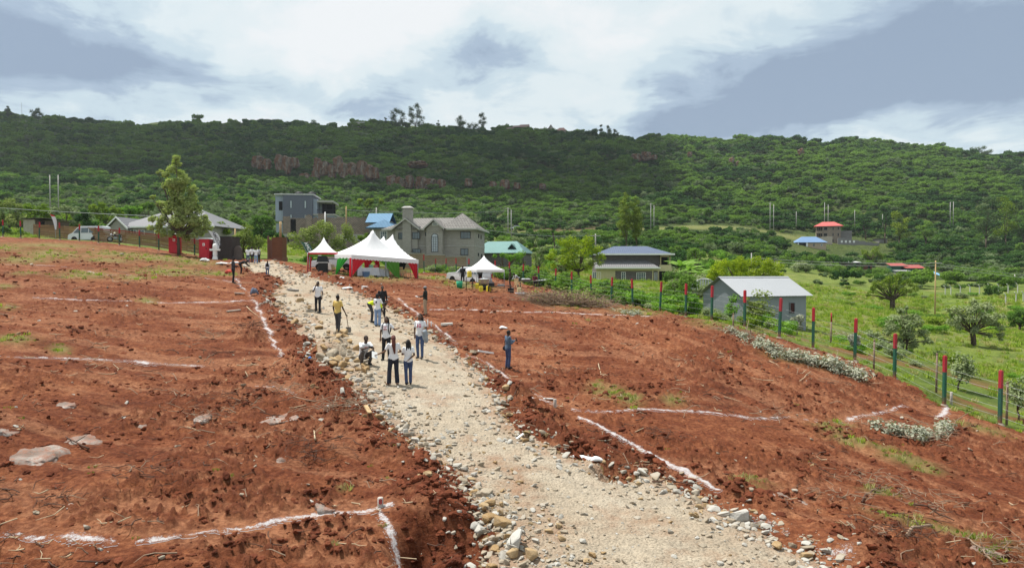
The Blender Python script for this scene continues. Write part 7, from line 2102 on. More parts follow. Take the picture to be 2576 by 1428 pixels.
# repeats: shrubs between the houses and along the fence
SHRUBS = []
for i, (nl, rad, h, zc, lb, mk) in enumerate([(9, 1.0, 1.0, 0.9, 0.62, 'bush_green'), (9, 1.1, 0.9, 0.9, 0.6, 'fresh'), (10, 1.2, 1.0, 1.0, 0.6, 'bush_mid'), (8, 0.9, 0.8, 0.8, 0.55, 'shrub_silver'), (9, 1.0, 0.8, 0.85, 0.55, 'bush_yellow'), (8, 0.8, 1.0, 0.9, 0.5, 'olive_light')]):
 lo = lobes_round(nl, rad, h, zc, lb, 300 + i)
 V_, F_ = leaf_arrays(lo, 1100, 0.22, 300 + i, shell=0.55)
 mbs = MB(); mbs.mat(m_bark()); limbs(mbs, lo, (0, 0, 0), 0.05, 0.3, 6, i)
 me = np_mesh('shrub', np.r_[V_], F_, [LEAF[mk]], False)
 SHRUBS.append((me, mbs.mesh('stems')))
_NEAR_HOUSE = []
def shrub(x, y, s, k, label, group, sz=1.0):
 o = bpy.data.objects.new('shrub', None); link(o)
 o.location = (x, y, gz(x, y) - 0.05); o.rotation_euler = (0, 0, random.uniform(0, 6.28)); o.scale = (s, s, s * sz)
 props(o, label, 'shrub', group)
 link(bpy.data.objects.new('foliage', SHRUBS[k][0]), o)
 link(bpy.data.objects.new('stems', SHRUBS[k][1]), o)
def shrub_band(n, pxr, dr, sr, ks, label, group, sz=1.0, keep=None, seed=0):
 g = random.Random(seed)
 for _ in range(n):
  px = g.uniform(*pxr); d = g.uniform(*dr) if not callable(dr) else dr(px) + g.uniform(0.8, 4)
  x, y = (px - 1288) / F * d, d
  if keep and not keep(px, d): continue
  shrub(x, y, g.uniform(*sr), g.choice(ks), label, group, sz * g.uniform(0.8, 1.2))
_fy = sorted([(1288 + p.x / p.y * F, p.y) for p in fp])
fence_d = lambda px: float(np.interp(px, [a for a, b in _fy], [b for a, b in _fy]))
shrub_band(40, (1275, 1520), lambda px: fence_d(px) + 1.0, (0.7, 1.15), [0, 1, 1, 2], 'bright green shrub in the hedge just behind the wire fence between kitchen and cream house', 'hedge shrubs behind the fence', 0.85, seed=1)
shrub_band(22, (1500, 1745), lambda px: fence_d(px) + 4, (0.55, 1.05), [0, 1, 2, 1], 'green garden shrub in front of the cream house', 'garden shrubs before the cream house', seed=2)
shrub_band(16, (1700, 1800), (66, 84), (0.7, 1.2), [0, 2, 3], 'garden shrub between the cream house and the white gate', 'garden shrubs by the white gate', seed=3)
shrub_band(26, (1530, 1990), lambda px: fence_d(px) + 0.3, (0.3, 0.6), [1, 3, 4, 5], 'low weedy shrub growing along the wire fence line', 'weedy shrubs along the fence', seed=4, keep=lambda px, d: d < 49)
shrub_band(30, (1060, 1290), lambda px: fence_d(px) + 1.5, (0.4, 0.8), [1, 3, 5, 2], 'scrubby bush behind the fence below the grey stone house', 'scrub below the grey house', seed=5)
shrub_band(46, (2060, 2620), (60, 150), (0.5, 1.0), [3, 1, 4, 2], 'low bush scattered in the bright meadow', 'low bushes in the meadow', 0.7, seed=6)
shrub_band(18, (2080, 2600), (34, 50), (0.25, 0.55), [3, 1, 4, 3], 'small bush in the grass just beyond the low end of the wire fence', 'small bushes beyond the low fence', seed=7)
shrub_band(40, (-60, 700), (112, 150), (1.0, 1.7), [0, 2, 2, 5, 4], 'green bush in the belt behind the board fence and long house', 'bushes in the belt behind the long house', seed=8)
shrub_band(40, (1230, 1560), (112, 190), (1.0, 1.7), [0, 2, 3, 5, 1], 'bush on the rising ground behind the turquoise roofed house', 'bushes behind the turquoise roof', seed=9)
shrub_band(46, (1690, 2060), (105, 190), (1.0, 1.7), [0, 2, 3, 2, 1], 'bush in the thicket between the banana plants and the meadow edge', 'thicket bushes above the meadow', seed=10, keep=lambda px, d: px < 1890 or d > 165)
shrub_band(26, (2000, 2560), (178, 200), (1.0, 1.6), [0, 2, 3, 0], 'dark bush in the hedge line at the far edge of the meadow', 'hedge line bushes at the meadow edge', seed=11, keep=lambda px, d: not (2230 < px < 2370))
for (px, py, d, h_, lab, mk) in ((1915, 850, 42, 2.3, 'leafy sapling in front of the corner of the metal shed', 'olive_light'), (1838, 838, 43, 1.7, 'thin green sapling before the gable of the metal shed', 'fresh'), (1895, 852, 40, 1.8, 'scrubby sapling leaning on the fence by the shed', 'olive_light'), (2005, 860, 41, 1.2, 'silvery seedling before the long side of the shed', 'silver'), (2412, 985, 31, 1.9, 'wispy silver shrub behind the low fence posts', 'shrub_silver'), (2560, 1060, 27, 1.8, 'grey shrub at the picture edge beyond the last fence post', 'shrub_silver'), (2150, 905, 36, 1.0, 'dry grey shrub by the fence posts', 'silver')):
 lo = lobes_round(9, h_ * 0.24, h_ * 0.75, h_ * 0.58, h_ * 0.17, int(px))
 tree(px, py, d, lo, 900, 0.13, mk, lab, 'sapling', 'sapling', r=0.035, nl=8, seed=int(px), shell=0.8)
# grass and weeds (stuff)
def m_blade(name, a, b):
 return m_leaf(name, a, b, 0.35, 0.8)
def tuft(name, n, h, spread, mat_, seed):
 g = np.random.default_rng(seed)
 V_ = []
 for i in range(n):
  a = g.uniform(0, 6.28); r_ = spread * math.sqrt(g.random()); x, y = r_ * math.cos(a), r_ * math.sin(a)
  hh = h * g.uniform(0.4, 1.0); an = g.uniform(0, 6.28); w = 0.035 * (h / 0.3) ** 0.5
  lx, ly = hh * 0.45 * math.cos(an), hh * 0.45 * math.sin(an)
  b = (-math.sin(an) * w, math.cos(an) * w)
  V_ += [(x - b[0], y - b[1], -0.05), (x + b[0], y + b[1], -0.05), (x + lx * .6 + b[0] * .5, y + ly * .6 + b[1] * .5, hh * 0.7), (x + lx, y + ly, hh)]
 me = np_mesh(name, np.array(V_), np.arange(len(V_)).reshape(-1, 4), [mat_], False)
 return bpy.data.objects.new(name, me)
_tufts = [tuft('grass_tuft', 26, 0.32, 0.28, m_blade('grass_bright', (0.17, 0.22, 0.03), (0.25, 0.28, 0.05)), 1), tuft('grass_tuft', 30, 0.5, 0.35, m_blade('grass_mid', (0.13, 0.19, 0.028), (0.20, 0.24, 0.045)), 2),
          tuft('grass_tuft', 22, 0.4, 0.3, m_blade('grass_dry', (0.22, 0.20, 0.09), (0.30, 0.26, 0.12)), 3), tuft('grass_tuft', 20, 0.16, 0.22, m_blade('weed_green', (0.085, 0.125, 0.02), (0.13, 0.16, 0.03)), 4)]
def scatter_grass():
 g = np.random.default_rng(21)
 n = 42000
 r = 26 + (150 - 26) * g.random(n) ** 0.8
 a = np.radians(g.uniform(-40, 40, n))
 x, y = r * np.sin(a), r * np.cos(a)
 sp = sd_poly(x, y, PLOTPOLY); rd = sd_poly(x, y, ROADPOLY)
 px = 1288 + x / y * F
 cov = fbm(x * 0.12, y * 0.12, 3, 150)
 keep = (sp < -0.3) & (rd < -0.3) & ((px > 1050) | (r > 104)) & (g.random(n) < 0.25 + 0.9 * smooth(0.4, 0.6, cov))
 bare = bare_patch(x, y, sp, r) * 1.1
 keep &= g.random(n) > bare
 x, y, r = x[keep], y[keep], r[keep]; n = len(x)
 z = gzs(x, y)
 s = g.uniform(0.4, 1.0, n) * (0.45 + r / 130)
 idx = np.where(g.random(n) < 0.22, 2, np.where(g.random(n) < 0.4, 1, 0))
 scatter('meadow_grass', np.c_[x, y, z], np.c_[s, s, s * g.uniform(0.6, 1.3, n)], np.c_[g.normal(0, .1, n), g.normal(0, .1, n), g.uniform(0, 6.28, n)], idx, _tufts, 'long rough grass of the meadow beyond the fence')
 n = 70000
 r = np.exp(g.uniform(math.log(10), math.log(88), n)); a = np.radians(g.uniform(-39, 39, n))
 x, y = r * np.sin(a), r * np.cos(a)
 _, sr, sp, cl, wd, so, ro = ground_fields(x, y)
 keep = (g.random(n) < np.clip(wd * 1.25 - 0.12, 0, 1) * 0.55) & (so > 0.5) | ((g.random(n) < 0.0012) & (so > 0.5)) | ((sp > -0.6) & (sp < 0.5) & (r > 24) & (g.random(n) < 0.3) & (x > -15))
 x, y, r = x[keep], y[keep], r[keep]; n = len(x)
 s = g.uniform(0.3, 0.9, n) * (0.38 + r / 110)
 idx = np.where(g.random(n) < 0.8, 3, np.where(g.random(n) < 0.6, 2, 0))
 scatter('green_weeds', np.c_[x, y, gzs(x, y)], np.c_[s, s, s * 0.9], np.c_[np.zeros(n), np.zeros(n), g.uniform(0, 6.28, n)], idx, _tufts, 'patches of low green weeds on the bare red soil')
scatter_grass()
# heaps of cut branches
M_TWIG = plain('dry_twig', (0.24, 0.17, 0.115), 0.9, 0.3, 4)
M_TWIGD = plain('dark_root', (0.085, 0.045, 0.03), 0.95, 0.3, 4)
M_TWIGP = plain('pale_twig', (0.40, 0.31, 0.20), 0.9, 0.25, 4)
def twigs(mb, pts, n, ln, r, g, upk=0.4):
 """Crooked sticks starting near points along a heap."""
 for _ in range(n):
  c = Vector(g.choice(pts)) + Vector((g.gauss(0, .35), g.gauss(0, .35), 0))
  a = g.uniform(0, 6.28); l = ln * g.uniform(0.4, 1.2)
  d = Vector((math.cos(a), math.sin(a), g.uniform(-.1, upk)))
  c.z += g.uniform(0, 0.25)
  k = Vector((g.gauss(0, .15), g.gauss(0, .15), g.gauss(0, .12))) * l
  mb.tube([c, c + d * l * 0.5 + k, c + d * l + k * 0.4], [r * g.uniform(.7, 1.3), r * .8, r * .3], 4, False)
 return mb
def heap(pxs, w, h, n, ls, mk, label, ntw=30, tl=1.2, tr=0.014, seed=0, name='brush_pile', cat='brush pile', tm=None, dens=1.0, shell=0.85):
 g = random.Random(seed)
 pts = [spot(*p) for p in pxs]
 c = sum(pts, Vector()) / len(pts)
 c.z = gz(c.x, c.y)
 root = empty(name, c, 0, label, cat)
 loc = []
 for i in range(len(pts)):
  a = pts[i] - c; b = (pts[min(i + 1, len(pts) - 1)] - c)
  for t in (0, 0.35, 0.7): loc.append(a.lerp(b, t))
 lobes = []
 for p in loc:
  for _ in range(3):
   s = g.uniform(0.6, 1.15)
   lobes.append((p.x + g.gauss(0, w * .4), p.y + g.gauss(0, w * .4), p.z + h * g.uniform(0.15, 0.6), w * .55 * s, w * .55 * s, h * .55 * s))
 if mk: crown_obj('foliage', lobes, n, ls, LEAF[mk], seed, root, shell=shell)
 props(part('branches', tm or M_TWIG, root, lambda mb: twigs(mb, [Vector(l[:3]) - Vector((0, 0, h * .3)) for l in lobes], ntw, tl, tr, g)), kind='stuff')
 return root
heap([(1890, 858), (1925, 878), (1965, 895), (2005, 908)], 0.62, 0.5, 1700, 0.13, 'silver', 'upper half of the long windrow of silvery cut branches below the shed', 60, 1.0, seed=1)
heap([(2040, 915), (2080, 928), (2120, 942), (2158, 955)], 0.66, 0.55, 2000, 0.13, 'silver', 'lower half of the long windrow of silvery cut branches, with the dark gap', 50, 1.0, seed=2)
heap([(2212, 1082), (2255, 1095), (2300, 1112), (2345, 1108), (2385, 1088)], 0.42, 0.42, 1800, 0.11, 'silver', 'separate crescent shaped heap of silvery cut branches below the fence', 50, 1.1, seed=3)
heap([(1565, 785), (1600, 792)], 0.7, 0.35, 500, 0.13, 'silver', 'small heap of silver leaves at the far fence posts', 14, 0.8, seed=4)
heap([(1835, 835), (1865, 850)], 0.5, 0.35, 500, 0.11, 'silver', 'thin grey trail of cut branches at the shed corner of the plot', 40, 1.0, seed=5)
heap([(1345, 760), (1380, 764), (1420, 768), (1460, 772), (1490, 772)], 1.1, 1.35, 500, 0.16, 'olive_light', 'large brown heap of dry brushwood beside the outdoor kitchen', 620, 1.7, 0.018, seed=6)
heap([(2100, 845), (2125, 860)], 0.5, 0.6, 260, 0.1, 'silver', 'dry grey bush pile behind the fence post by the shed', 60, 0.9, 0.012, seed=7)
for i, (pxs, w, h, ntw, lab) in enumerate([
  ([(612, 845), (640, 850), (660, 842)], 0.5, 0.7, 130, 'dark uprooted root mass on the bank beside the lime line'),
  ([(770, 1150), (800, 1160), (825, 1150)], 0.35, 0.5, 90, 'uprooted stump with a pale upright stick in the soil'),
  ([(850, 1040), (890, 1055), (830, 1065)], 0.45, 0.35, 150, 'tangle of dry roots on the bank left of the stones'),
  ([(700, 985), (740, 990)], 0.35, 0.25, 60, 'scrap of roots and twigs beside the grey bedrock'),
  ([(2215, 1350), (2260, 1375), (2300, 1368)], 0.35, 0.4, 70, 'gnarled dark stump with bare limbs near the bottom of the plot'),
  ([(2080, 1255), (2110, 1262)], 0.25, 0.2, 50, 'little pile of grey dry sticks in the middle of the lower plot'),
  ([(2160, 1215), (2190, 1222)], 0.25, 0.2, 45, 'second little pile of dry sticks nearer the weeds'),
  ([(2250, 1250), (2300, 1270), (2340, 1290)], 0.3, 0.25, 80, 'drag line of broken branches across the lower plot'),
  ([(2480, 1420), (2540, 1410), (2576, 1385)], 0.35, 0.3, 90, 'brushwood at the bottom corner of the plot'),
  ([(1660, 1105), (1680, 1112)], 0.2, 0.18, 40, 'tuft of dark roots beside the long lime line'),
  ([(1935, 1050), (1960, 1052)], 0.2, 0.12, 30, 'scrap of twigs among the broken lime marks'),
  ([(450, 1050), (520, 1062)], 0.3, 0.2, 50, 'line of dry roots behind the flat bedrock'),
  ([(340, 1215), (380, 1225)], 0.3, 0.25, 40, 'dark root clump in the lower corner field'),
  ([(560, 1010), (590, 1016)], 0.3, 0.25, 40, 'dark root clump in the middle of the upper field'),
  ([(120, 1255), (170, 1268)], 0.28, 0.2, 36, 'dark root clump just above the thick white line'),
  ([(1330, 868), (1400, 880)], 0.3, 0.15, 40, 'thin twigs scattered above the man in denim'),
  ([(300, 790), (340, 800)], 0.4, 0.2, 40, 'thin pale twigs in the upper field by the lime line'),
  ([(500, 830), (540, 845)], 0.4, 0.2, 40, 'pale sticks in the field left of the uprooted roots')]):
 heap(pxs, w, h, 0, 0.1, None, lab, int(ntw * 0.8), 0.42, 0.008, 30 + i, 'root_tangle', 'roots', M_TWIGD if i in (0, 1, 4, 9, 12, 13, 14) else M_TWIG)
# people
def m_skin(n, c):
 return plain(n, c, 0.55, 0.12, 8)
SKIN = [m_skin('skin_deep', (0.055, 0.028, 0.018)), m_skin('skin_brown', (0.10, 0.052, 0.032)), m_skin('skin_warm', (0.15, 0.078, 0.046))]
HAIR = plain('hair_black', (0.010, 0.009, 0.009), 0.7, 0.3, 30)
HAIR_R = plain('hair_auburn', (0.095, 0.025, 0.018), 0.7, 0.3, 30)
def cloth(name, c, var=0.16):
 return plain(name, c, 0.9, var, 9, bump=0.3)
TEE = cloth('white_cotton', (0.70, 0.70, 0.72), 0.06)
NAVY = cloth('dark_navy_cloth', (0.020, 0.022, 0.035))
DENIM = cloth('blue_denim', (0.065, 0.095, 0.19), 0.3)
DENIM_L = cloth('light_blue_denim', (0.20, 0.29, 0.46), 0.25)
DENIM_D = cloth('mid_blue_denim', (0.045, 0.065, 0.135), 0.3)
BLK = cloth('black_cloth', (0.016, 0.016, 0.019))
GREY = cloth('dark_grey_cloth', (0.05, 0.05, 0.055))
BROWNG = cloth('brown_grey_cloth', (0.075, 0.065, 0.062))
KHAKI = cloth('khaki_cloth', (0.36, 0.28, 0.19))
YEL = cloth('pale_yellow_cotton', (0.60, 0.43, 0.13), 0.1)
HIVIS = cloth('hi_vis_yellow', (0.58, 0.72, 0.02), 0.1)
MAROON = cloth('maroon_cloth', (0.12, 0.02, 0.03))
_DG = bpy.context.evaluated_depsgraph_get
def fuse(mb, name, m, parent, voxel=0.013, smooth_n=3):
 """The collected shapes become one continuous skin."""
 mb.mats = [m]; mb.m = [0] * len(mb.m)
 o = mb.build(name, None, None)
 r = o.modifiers.new('fuse', 'REMESH'); r.mode = 'VOXEL'; r.voxel_size = voxel; r.use_smooth_shade = True
 if smooth_n:
  s = o.modifiers.new('soft', 'SMOOTH'); s.factor = 0.5; s.iterations = smooth_n
 me = bpy.data.meshes.new_from_object(o.evaluated_get(_DG()))
 old = o.data
 o.modifiers.clear()
 o.data = me
 bpy.data.meshes.remove(old)
 me.name = name
 if not me.materials: me.materials.append(m)
 if parent is not None: o.parent = parent
 return o
def cap(mb, a, b, ra, rb, n=10):
 a, b = Vector(a), Vector(b)
 mb.tube([a, b], [ra, rb], n)
 mb.ell(a, (ra,) * 3, n, 6); mb.ell(b, (rb,) * 3, n, 6)
def loft(mb, rings, lx, n=14):
 """rings: (centre, half width, half depth); lx: the sideways axis at the bottom and at the top."""
 vs = []; fs = []
 m = len(rings)
 for i, (c, rx, ry) in enumerate(rings):
  c = Vector(c)
  t = Vector(rings[min(i + 1, m - 1)][0]) - Vector(rings[max(i - 1, 0)][0])
  t.normalize()
  l = lx[0].lerp(lx[1], i / (m - 1)); l = (l - t * l.dot(t)).normalized()
  f = t.cross(l)
  for k in range(n):
   a = 2 * PI * k / n
   ca, sa = math.cos(a), math.sin(a)
   vs.append(c + l * rx * math.copysign(abs(ca) ** 0.85, ca) + f * ry * math.copysign(abs(sa) ** 0.85, sa))
 for i in range(m - 1):
  for k in range(n):
   fs.append((i * n + k, i * n + (k + 1) % n, (i + 1) * n + (k + 1) % n, (i + 1) * n + k))
 fs += [tuple(range(n - 1, -1, -1)), tuple(range((m - 1) * n, m * n))]
 mb.add(vs, fs, True)
J0 = dict(pel=(0, 0, .93), wai=(0, .005, 1.08), che=(0, .0, 1.26), nek=(0, -.015, 1.45), hed=(0, .012, 1.60), look=(0, 1, 0),
          hl=(-.09, 0, .90), hr=(.09, 0, .90), kl=(-.105, .02, .50), kr=(.105, .02, .50), al=(-.11, -.02, .08), ar=(.11, -.02, .08), fl=(-.05, 1, 0), fr=(.05, 1, 0),
          sl=(-.18, -.01, 1.41), sr=(.18, -.01, 1.41), el=(-.235, -.03, 1.13), er=(.235, -.03, 1.13), wl=(-.24, .05, .88), wr=(.24, .05, .88))
def leaned(J, ang, pts=('wai', 'che', 'nek', 'hed', 'sl', 'sr', 'el', 'er', 'wl', 'wr')):
 """Bend the upper body forward about the hips."""
 o = Vector(J['pel']); c, s = math.cos(ang), math.sin(ang)
 for k in pts:
  v = Vector(J[k]) - o
  J[k] = tuple(o + Vector((v.x, v.y * c + v.z * s, -v.y * s + v.z * c)))
 return J
def person(px, foot, top, rz, label, pose=None, skin=1, shirt=(TEE, 'short'), legs=(NAVY, 'slim'), hair=('short', HAIR), female=False, shoes=BLK, near=True, lean=0.0, height=None, d=None, loc=None, extra=None, group=None, hb=1.0, look=None):
 if loc is None:
  if d is None: g_ = spot(px, foot)
  else:
   q = at(px, foot, d); g_ = Vector((q.x, q.y, gz(q.x, q.y)))
 else: g_ = loc
 if height is None: height = at(px, top, g_.y).z - g_.z
 S = height / 1.72
 J = dict(J0)
 if female:
  J.update(sl=(-.165, -.01, 1.40), sr=(.165, -.01, 1.40), el=(-.215, -.03, 1.13), er=(.215, -.03, 1.13))
 if lean: leaned(J, lean)
 J.update(pose or {})
 J = {k: Vector(v) for k, v in J.items()}
 vx = 0.012 if near else 0.02
 sw = 0.93 if female else 1.0
 lx = ((J['hr'] - J['hl']).normalized(), (J['sr'] - J['sl']).normalized())
 def torso(mb, d_=0.0, lo=True):
  P, W, C, N = J['pel'], J['wai'], J['che'], J['nek']
  hipw = (.155 if not female else .168) * hb
  rings = []
  if lo: rings += [(P + (P - W).normalized() * 0.10, hipw * .8 + d_, .10 + d_)]
  rings += [(P, hipw + d_, .112 + d_), (W, (.135 if not female else .122) * hb + d_, .098 + d_), (C, (.163 if not female else .145) * hb + d_, .112 + d_),
                  (C.lerp(N, .55), (.165 if not female else .148) + d_, .098 + d_), (C.lerp(N, .85), .115 + d_, .078 + d_), (N, .062 + d_ * .6, .062 + d_ * .6)]
  loft(mb, rings, lx)
  if female:
   f = (W - C).cross(lx[1]).normalized()
   if f.dot(J['look']) < 0 and abs(f.z) < 0.7: f = -f
   for s in (-.065, .065): mb.ell(C + lx[1] * s + f * .075 + Vector((0, 0, -.01)), (.065 + d_ * .5,) * 3)
 # the body, one skin
 mb = MB()
 torso(mb)
 N, Hd = J['nek'], J['hed']
 cap(mb, N - (Hd - N) * .25, Hd - (Hd - N) * .25, .058, .052)
 lk = Vector(look if look is not None else J['look'])
 upv = (Hd - N).normalized()
 lk = (lk - upv * lk.dot(upv) * 0.4).normalized()
 sd_ = lk.cross(Vector((0, 0, 1))).normalized()
 hu = sd_.cross(lk).normalized()
 HM = Matrix((sd_, lk, hu)).transposed()
 mb.ell(Hd + HM @ Vector((0, -.008, .02)), (.077, .096, .105), 12, 9, HM)
 mb.ell(Hd + HM @ Vector((0, .022, -.05)), (.056, .068, .066), 10, 7, HM)
 mb.ell(Hd + HM @ Vector((0, .098, -.008)), (.017, .024, .022), 8, 6, HM)
 for s in (-1, 1): mb.ell(Hd + HM @ Vector((s * .079, -.006, .0)), (.012, .024, .034), 8, 6, HM)
 for a, k, an, ft in (('hl', 'kl', 'al', 'fl'), ('hr', 'kr', 'ar', 'fr')):
  cap(mb, J[a], J[k], .082, .056); cap(mb, J[k], J[an], .054, .036)
  fd = J[ft].normalized()
  cap(mb, J[an] + Vector((0, 0, -.035)) - fd * .03, J[an] + Vector((0, 0, -.045)) + fd * .15, .036, .03)
 fr_ = 0.010
 for a, e, w, sx in (('sl', 'el', 'wl', -1), ('sr', 'er', 'wr', 1)):
  cap(mb, J[a], J[e], .050 * sw, .040 * sw); cap(mb, J[e], J[w], .039 * sw, .027 * sw)
  hd = (J[w] - J[e]).normalized()
  side = hd.cross(Vector((0, 0, 1)) if abs(hd.z) < .8 else Vector((0, 1, 0))).normalized()
  nrm = side.cross(hd)
  pc = J[w] + hd * .055
  MM = Matrix((side, nrm, hd)).transposed()
  mb.ell(pc, (.040, .018, .052), 10, 6, MM)
  if near:
   for i, (o, L_) in enumerate(((-.027, .062), (-.009, .074), (.010, .070), (.027, .054))):
    b0 = pc + hd * .042 + side * o
    b1 = b0 + hd * L_ * .55 + nrm * .006
    mb.tube([b0 - hd * .02, b0, b1, b1 + hd * L_ * .38 + nrm * .022], [fr_, fr_, fr_ * .95, fr_ * .75], 6)
   mb.tube([pc - side * .025 - hd * .02, pc - side * .052 + hd * .012 + nrm * .01, pc - side * .056 + hd * .045 + nrm * .022], [.013, .011, .009], 6)
  else:
   mb.ell(pc + hd * .06, (.034, .013, .045), 8, 5, MM)
 root = fuse(mb, 'person', SKIN[skin], None, vx, 2)
 root.location = g_; root.rotation_euler = (0, 0, rz); root.scale = (S, S, S)
 props(root, label, 'person', group)
 # clothes
 sh, st = shirt
 mb = MB(); torso(mb, .016)
 for a, e, w in (('sl', 'el', 'wl'), ('sr', 'er', 'wr')):
  if st == 'none': continue
  if st == 'short': cap(mb, J[a], J[a].lerp(J[e], .62), .064 * sw, .058 * sw)
  else: cap(mb, J[a], J[e], .064 * sw, .054 * sw); cap(mb, J[e], J[e].lerp(J[w], .92), .053 * sw, .042 * sw)
 fuse(mb, 'shirt', sh, root, 0.015 if near else .024, 2)
 lm, cut = legs
 mb = MB()
 P, W = J['pel'], J['wai']
 loft(mb, [(P + (P - W).normalized() * 0.11, (.15 if not female else .165) + .012, .105 + .012), (P, (.158 if not female else .172) * hb + .010, .125), (P.lerp(W, .45), .148 * hb, .115)], (lx[0], lx[0]))
 flare = {'slim': .052, 'wide': .082, 'straight': .062, 'skirt': .1}[cut]
 for a, k, an in (('hl', 'kl', 'al'), ('hr', 'kr', 'ar')):
  cap(mb, J[a], J[k], .098, .068 if cut != 'wide' else .078); cap(mb, J[k], J[an].lerp(J[k], .05), .067 if cut != 'wide' else .078, flare)
 fuse(mb, 'trousers', lm, root, 0.015 if near else .024, 2)
 for an, ft in (('al', 'fl'), ('ar', 'fr')):
  mb = MB(); fd = J[ft].normalized()
  cap(mb, J[an] + Vector((0, 0, -.03)) - fd * .035, J[an] + Vector((0, 0, -.042)) + fd * .155, .045, .036)
  fuse(mb, 'shoe', shoes, root, 0.014 if near else .02, 1)
 # hair
 hs, hm = hair
 mb = MB()
 if hs in ('short', 'braid', 'bob', 'braids'):
  mb.ell(Hd + HM @ Vector((0, -.022, .036)), (.083, .094, .098), 12, 8, HM)
 if hs == 'bob':
  mb.ell(Hd + HM @ Vector((0, -.035, -.02)), (.105, .085, .13), 12, 8, HM)
 if hs == 'braids':
  for s in (-1, 0, 1): cap(mb, Hd + HM @ Vector((s * .06, -.07, 0)), Hd + HM @ Vector((s * .075, -.085, -.27)), .045, .03)
 if hs == 'braid':
  cap(mb, Hd + HM @ Vector((0, -.08, 0.02)), Hd + HM @ Vector((.0, -.13, -.22)), .07, .072)
  cap(mb, Hd + HM @ Vector((0, -.13, -.22)), Hd + HM @ Vector((.03, -.135, -.50)), .07, .03)
 if hs == 'cap':
  mb.ell(Hd + HM @ Vector((0, -.01, .055)), (.087, .105, .082), 12, 8, HM)
  mb.ell(Hd + HM @ Vector((0, .105, .04)), (.06, .07, .012), 10, 6, HM)
 if mb.v: fuse(mb, 'cap' if hs == 'cap' else 'hair', hm, root, 0.014, 2)
 if near and Vector((math.sin(rz) * -lk.y + math.cos(rz) * lk.x, math.cos(rz) * lk.y + math.sin(rz) * lk.x, 0)).y < 0.3:
  for s in (-1, 1):
   e = MB(); e.mat(plain('eye_white', (0.55, 0.53, 0.5), 0.3)); e.ell(Hd + HM @ Vector((s * .031, .078, .018)), (.013, .010, .009), 8, 6, HM)
   eo = e.build('eye', None, root)
   q = MB(); q.mat(M_DARK); q.ell(Hd + HM @ Vector((s * .031, .0865, .018)), (.006, .004, .006), 6, 5, HM); q.build('pupil', None, eo)
  q = MB(); q.mat(plain('lip', (0.09, 0.035, 0.03))); q.ell(Hd + HM @ Vector((0, .083, -.058)), (.024, .008, .007), 8, 5, HM); q.build('mouth', None, root)
 if extra: extra(root, J)
 return root
def paper(root, c, sz=(.2, .28), rot=(0.6, 0, 0), m=None, name='paper'):
 """A sheet held in a hand: a thing of its own."""
 mb = MB(); mb.mat(m or M_WHITE); mb.box((0, 0, 0), (sz[0], sz[1], 0.004))
 w = Matrix.LocRotScale(root.location, root.rotation_euler, root.scale) @ Vector(c)
 o = mb.build(name, None, None, w)
 o.rotation_euler = (rot[0], rot[1], rot[2] + root.rotation_euler.z)
 return o
M_PRINT = plain('red_print', (0.36, 0.03, 0.04), 0.8)
def printed(lines, y=.138, z0=1.30, m=None, w=.2):
 def f(root, J):
  for i, (ww, hh, dz) in enumerate(lines):
   part('print', m or M_PRINT, root, lambda mb: mb.box((0, y, z0 + dz), (ww, .004, hh)))
 return f
# the group on the stone road
r = person(990, 970, 843, 0.25, 'woman with long auburn braid seen from behind, white tee and navy trousers',
           dict(el=(-.30, .02, 1.16), wl=(-.52, .14, 1.06), er=(.25, .02, 1.15), wr=(.17, .22, 1.10), al=(-.16, -.06, .08), kl=(-.14, .0, .50), ar=(.13, .0, .08), fl=(-.5, .8, 0)), 2, legs=(NAVY, 'wide'), hair=('braid', HAIR_R), female=True, shoes=cloth('tan_shoe', (0.25, 0.15, 0.10)))
props(paper(r, (-.63, .20, 1.03), (.2, .26), (0.9, 0.3, 0.3)), 'white leaflets held out by the woman with the auburn braid', 'papers')
r = person(1027, 970, 854, 0.30, 'woman in white tee and blue jeans, one arm folded behind her back',
           dict(er=(.22, -.10, 1.15), wr=(.02, -.17, 1.00), el=(-.22, .06, 1.16), wl=(-.05, .22, 1.16), al=(-.07, -.02, .08), ar=(.09, .02, .08), kl=(-.085, .01, .5), kr=(.09, .02, .5)), 1, legs=(DENIM_D, 'straight'), hair=('braids', HAIR), female=True, shoes=BLK)
SQ = dict(pel=(0, -.16, .30), wai=(0, -.13, .46), che=(0, -.02, .63), nek=(0, .07, .80), hed=(0, .12, .94), hl=(-.09, -.14, .29), hr=(.09, -.14, .29), kl=(-.19, .28, .50), kr=(.19, .28, .50), al=(-.15, .05, .08), ar=(.15, .05, .08),
          sl=(-.175, .02, .77), sr=(.175, .02, .77), el=(-.22, .26, .60), er=(.23, .26, .60), wl=(-.05, .42, .66), wr=(.08, .44, .66), look=(0, 1, -.15))
r = person(918, 921, 857, R(215), 'man squatting on the stones in white tee and grey-brown trousers', SQ, 0, legs=(BROWNG, 'straight'), height=1.74, extra=lambda root, J: [part('print', M_PRINT, root, lambda mb: mb.box((.0, .125, .70 - i * .05), (.13, .004, .022), mtx=None)) for i in range(2)])
ph = MB(); ph.mat(M_BLACK); ph.box((0, 0, 0), (.15, .012, .075)); w_ = Matrix.LocRotScale(r.location, r.rotation_euler, r.scale) @ Vector((.02, .55, .69))
props(ph.build('phone', None, None, w_), 'dark phone held by the squatting man', 'phone')
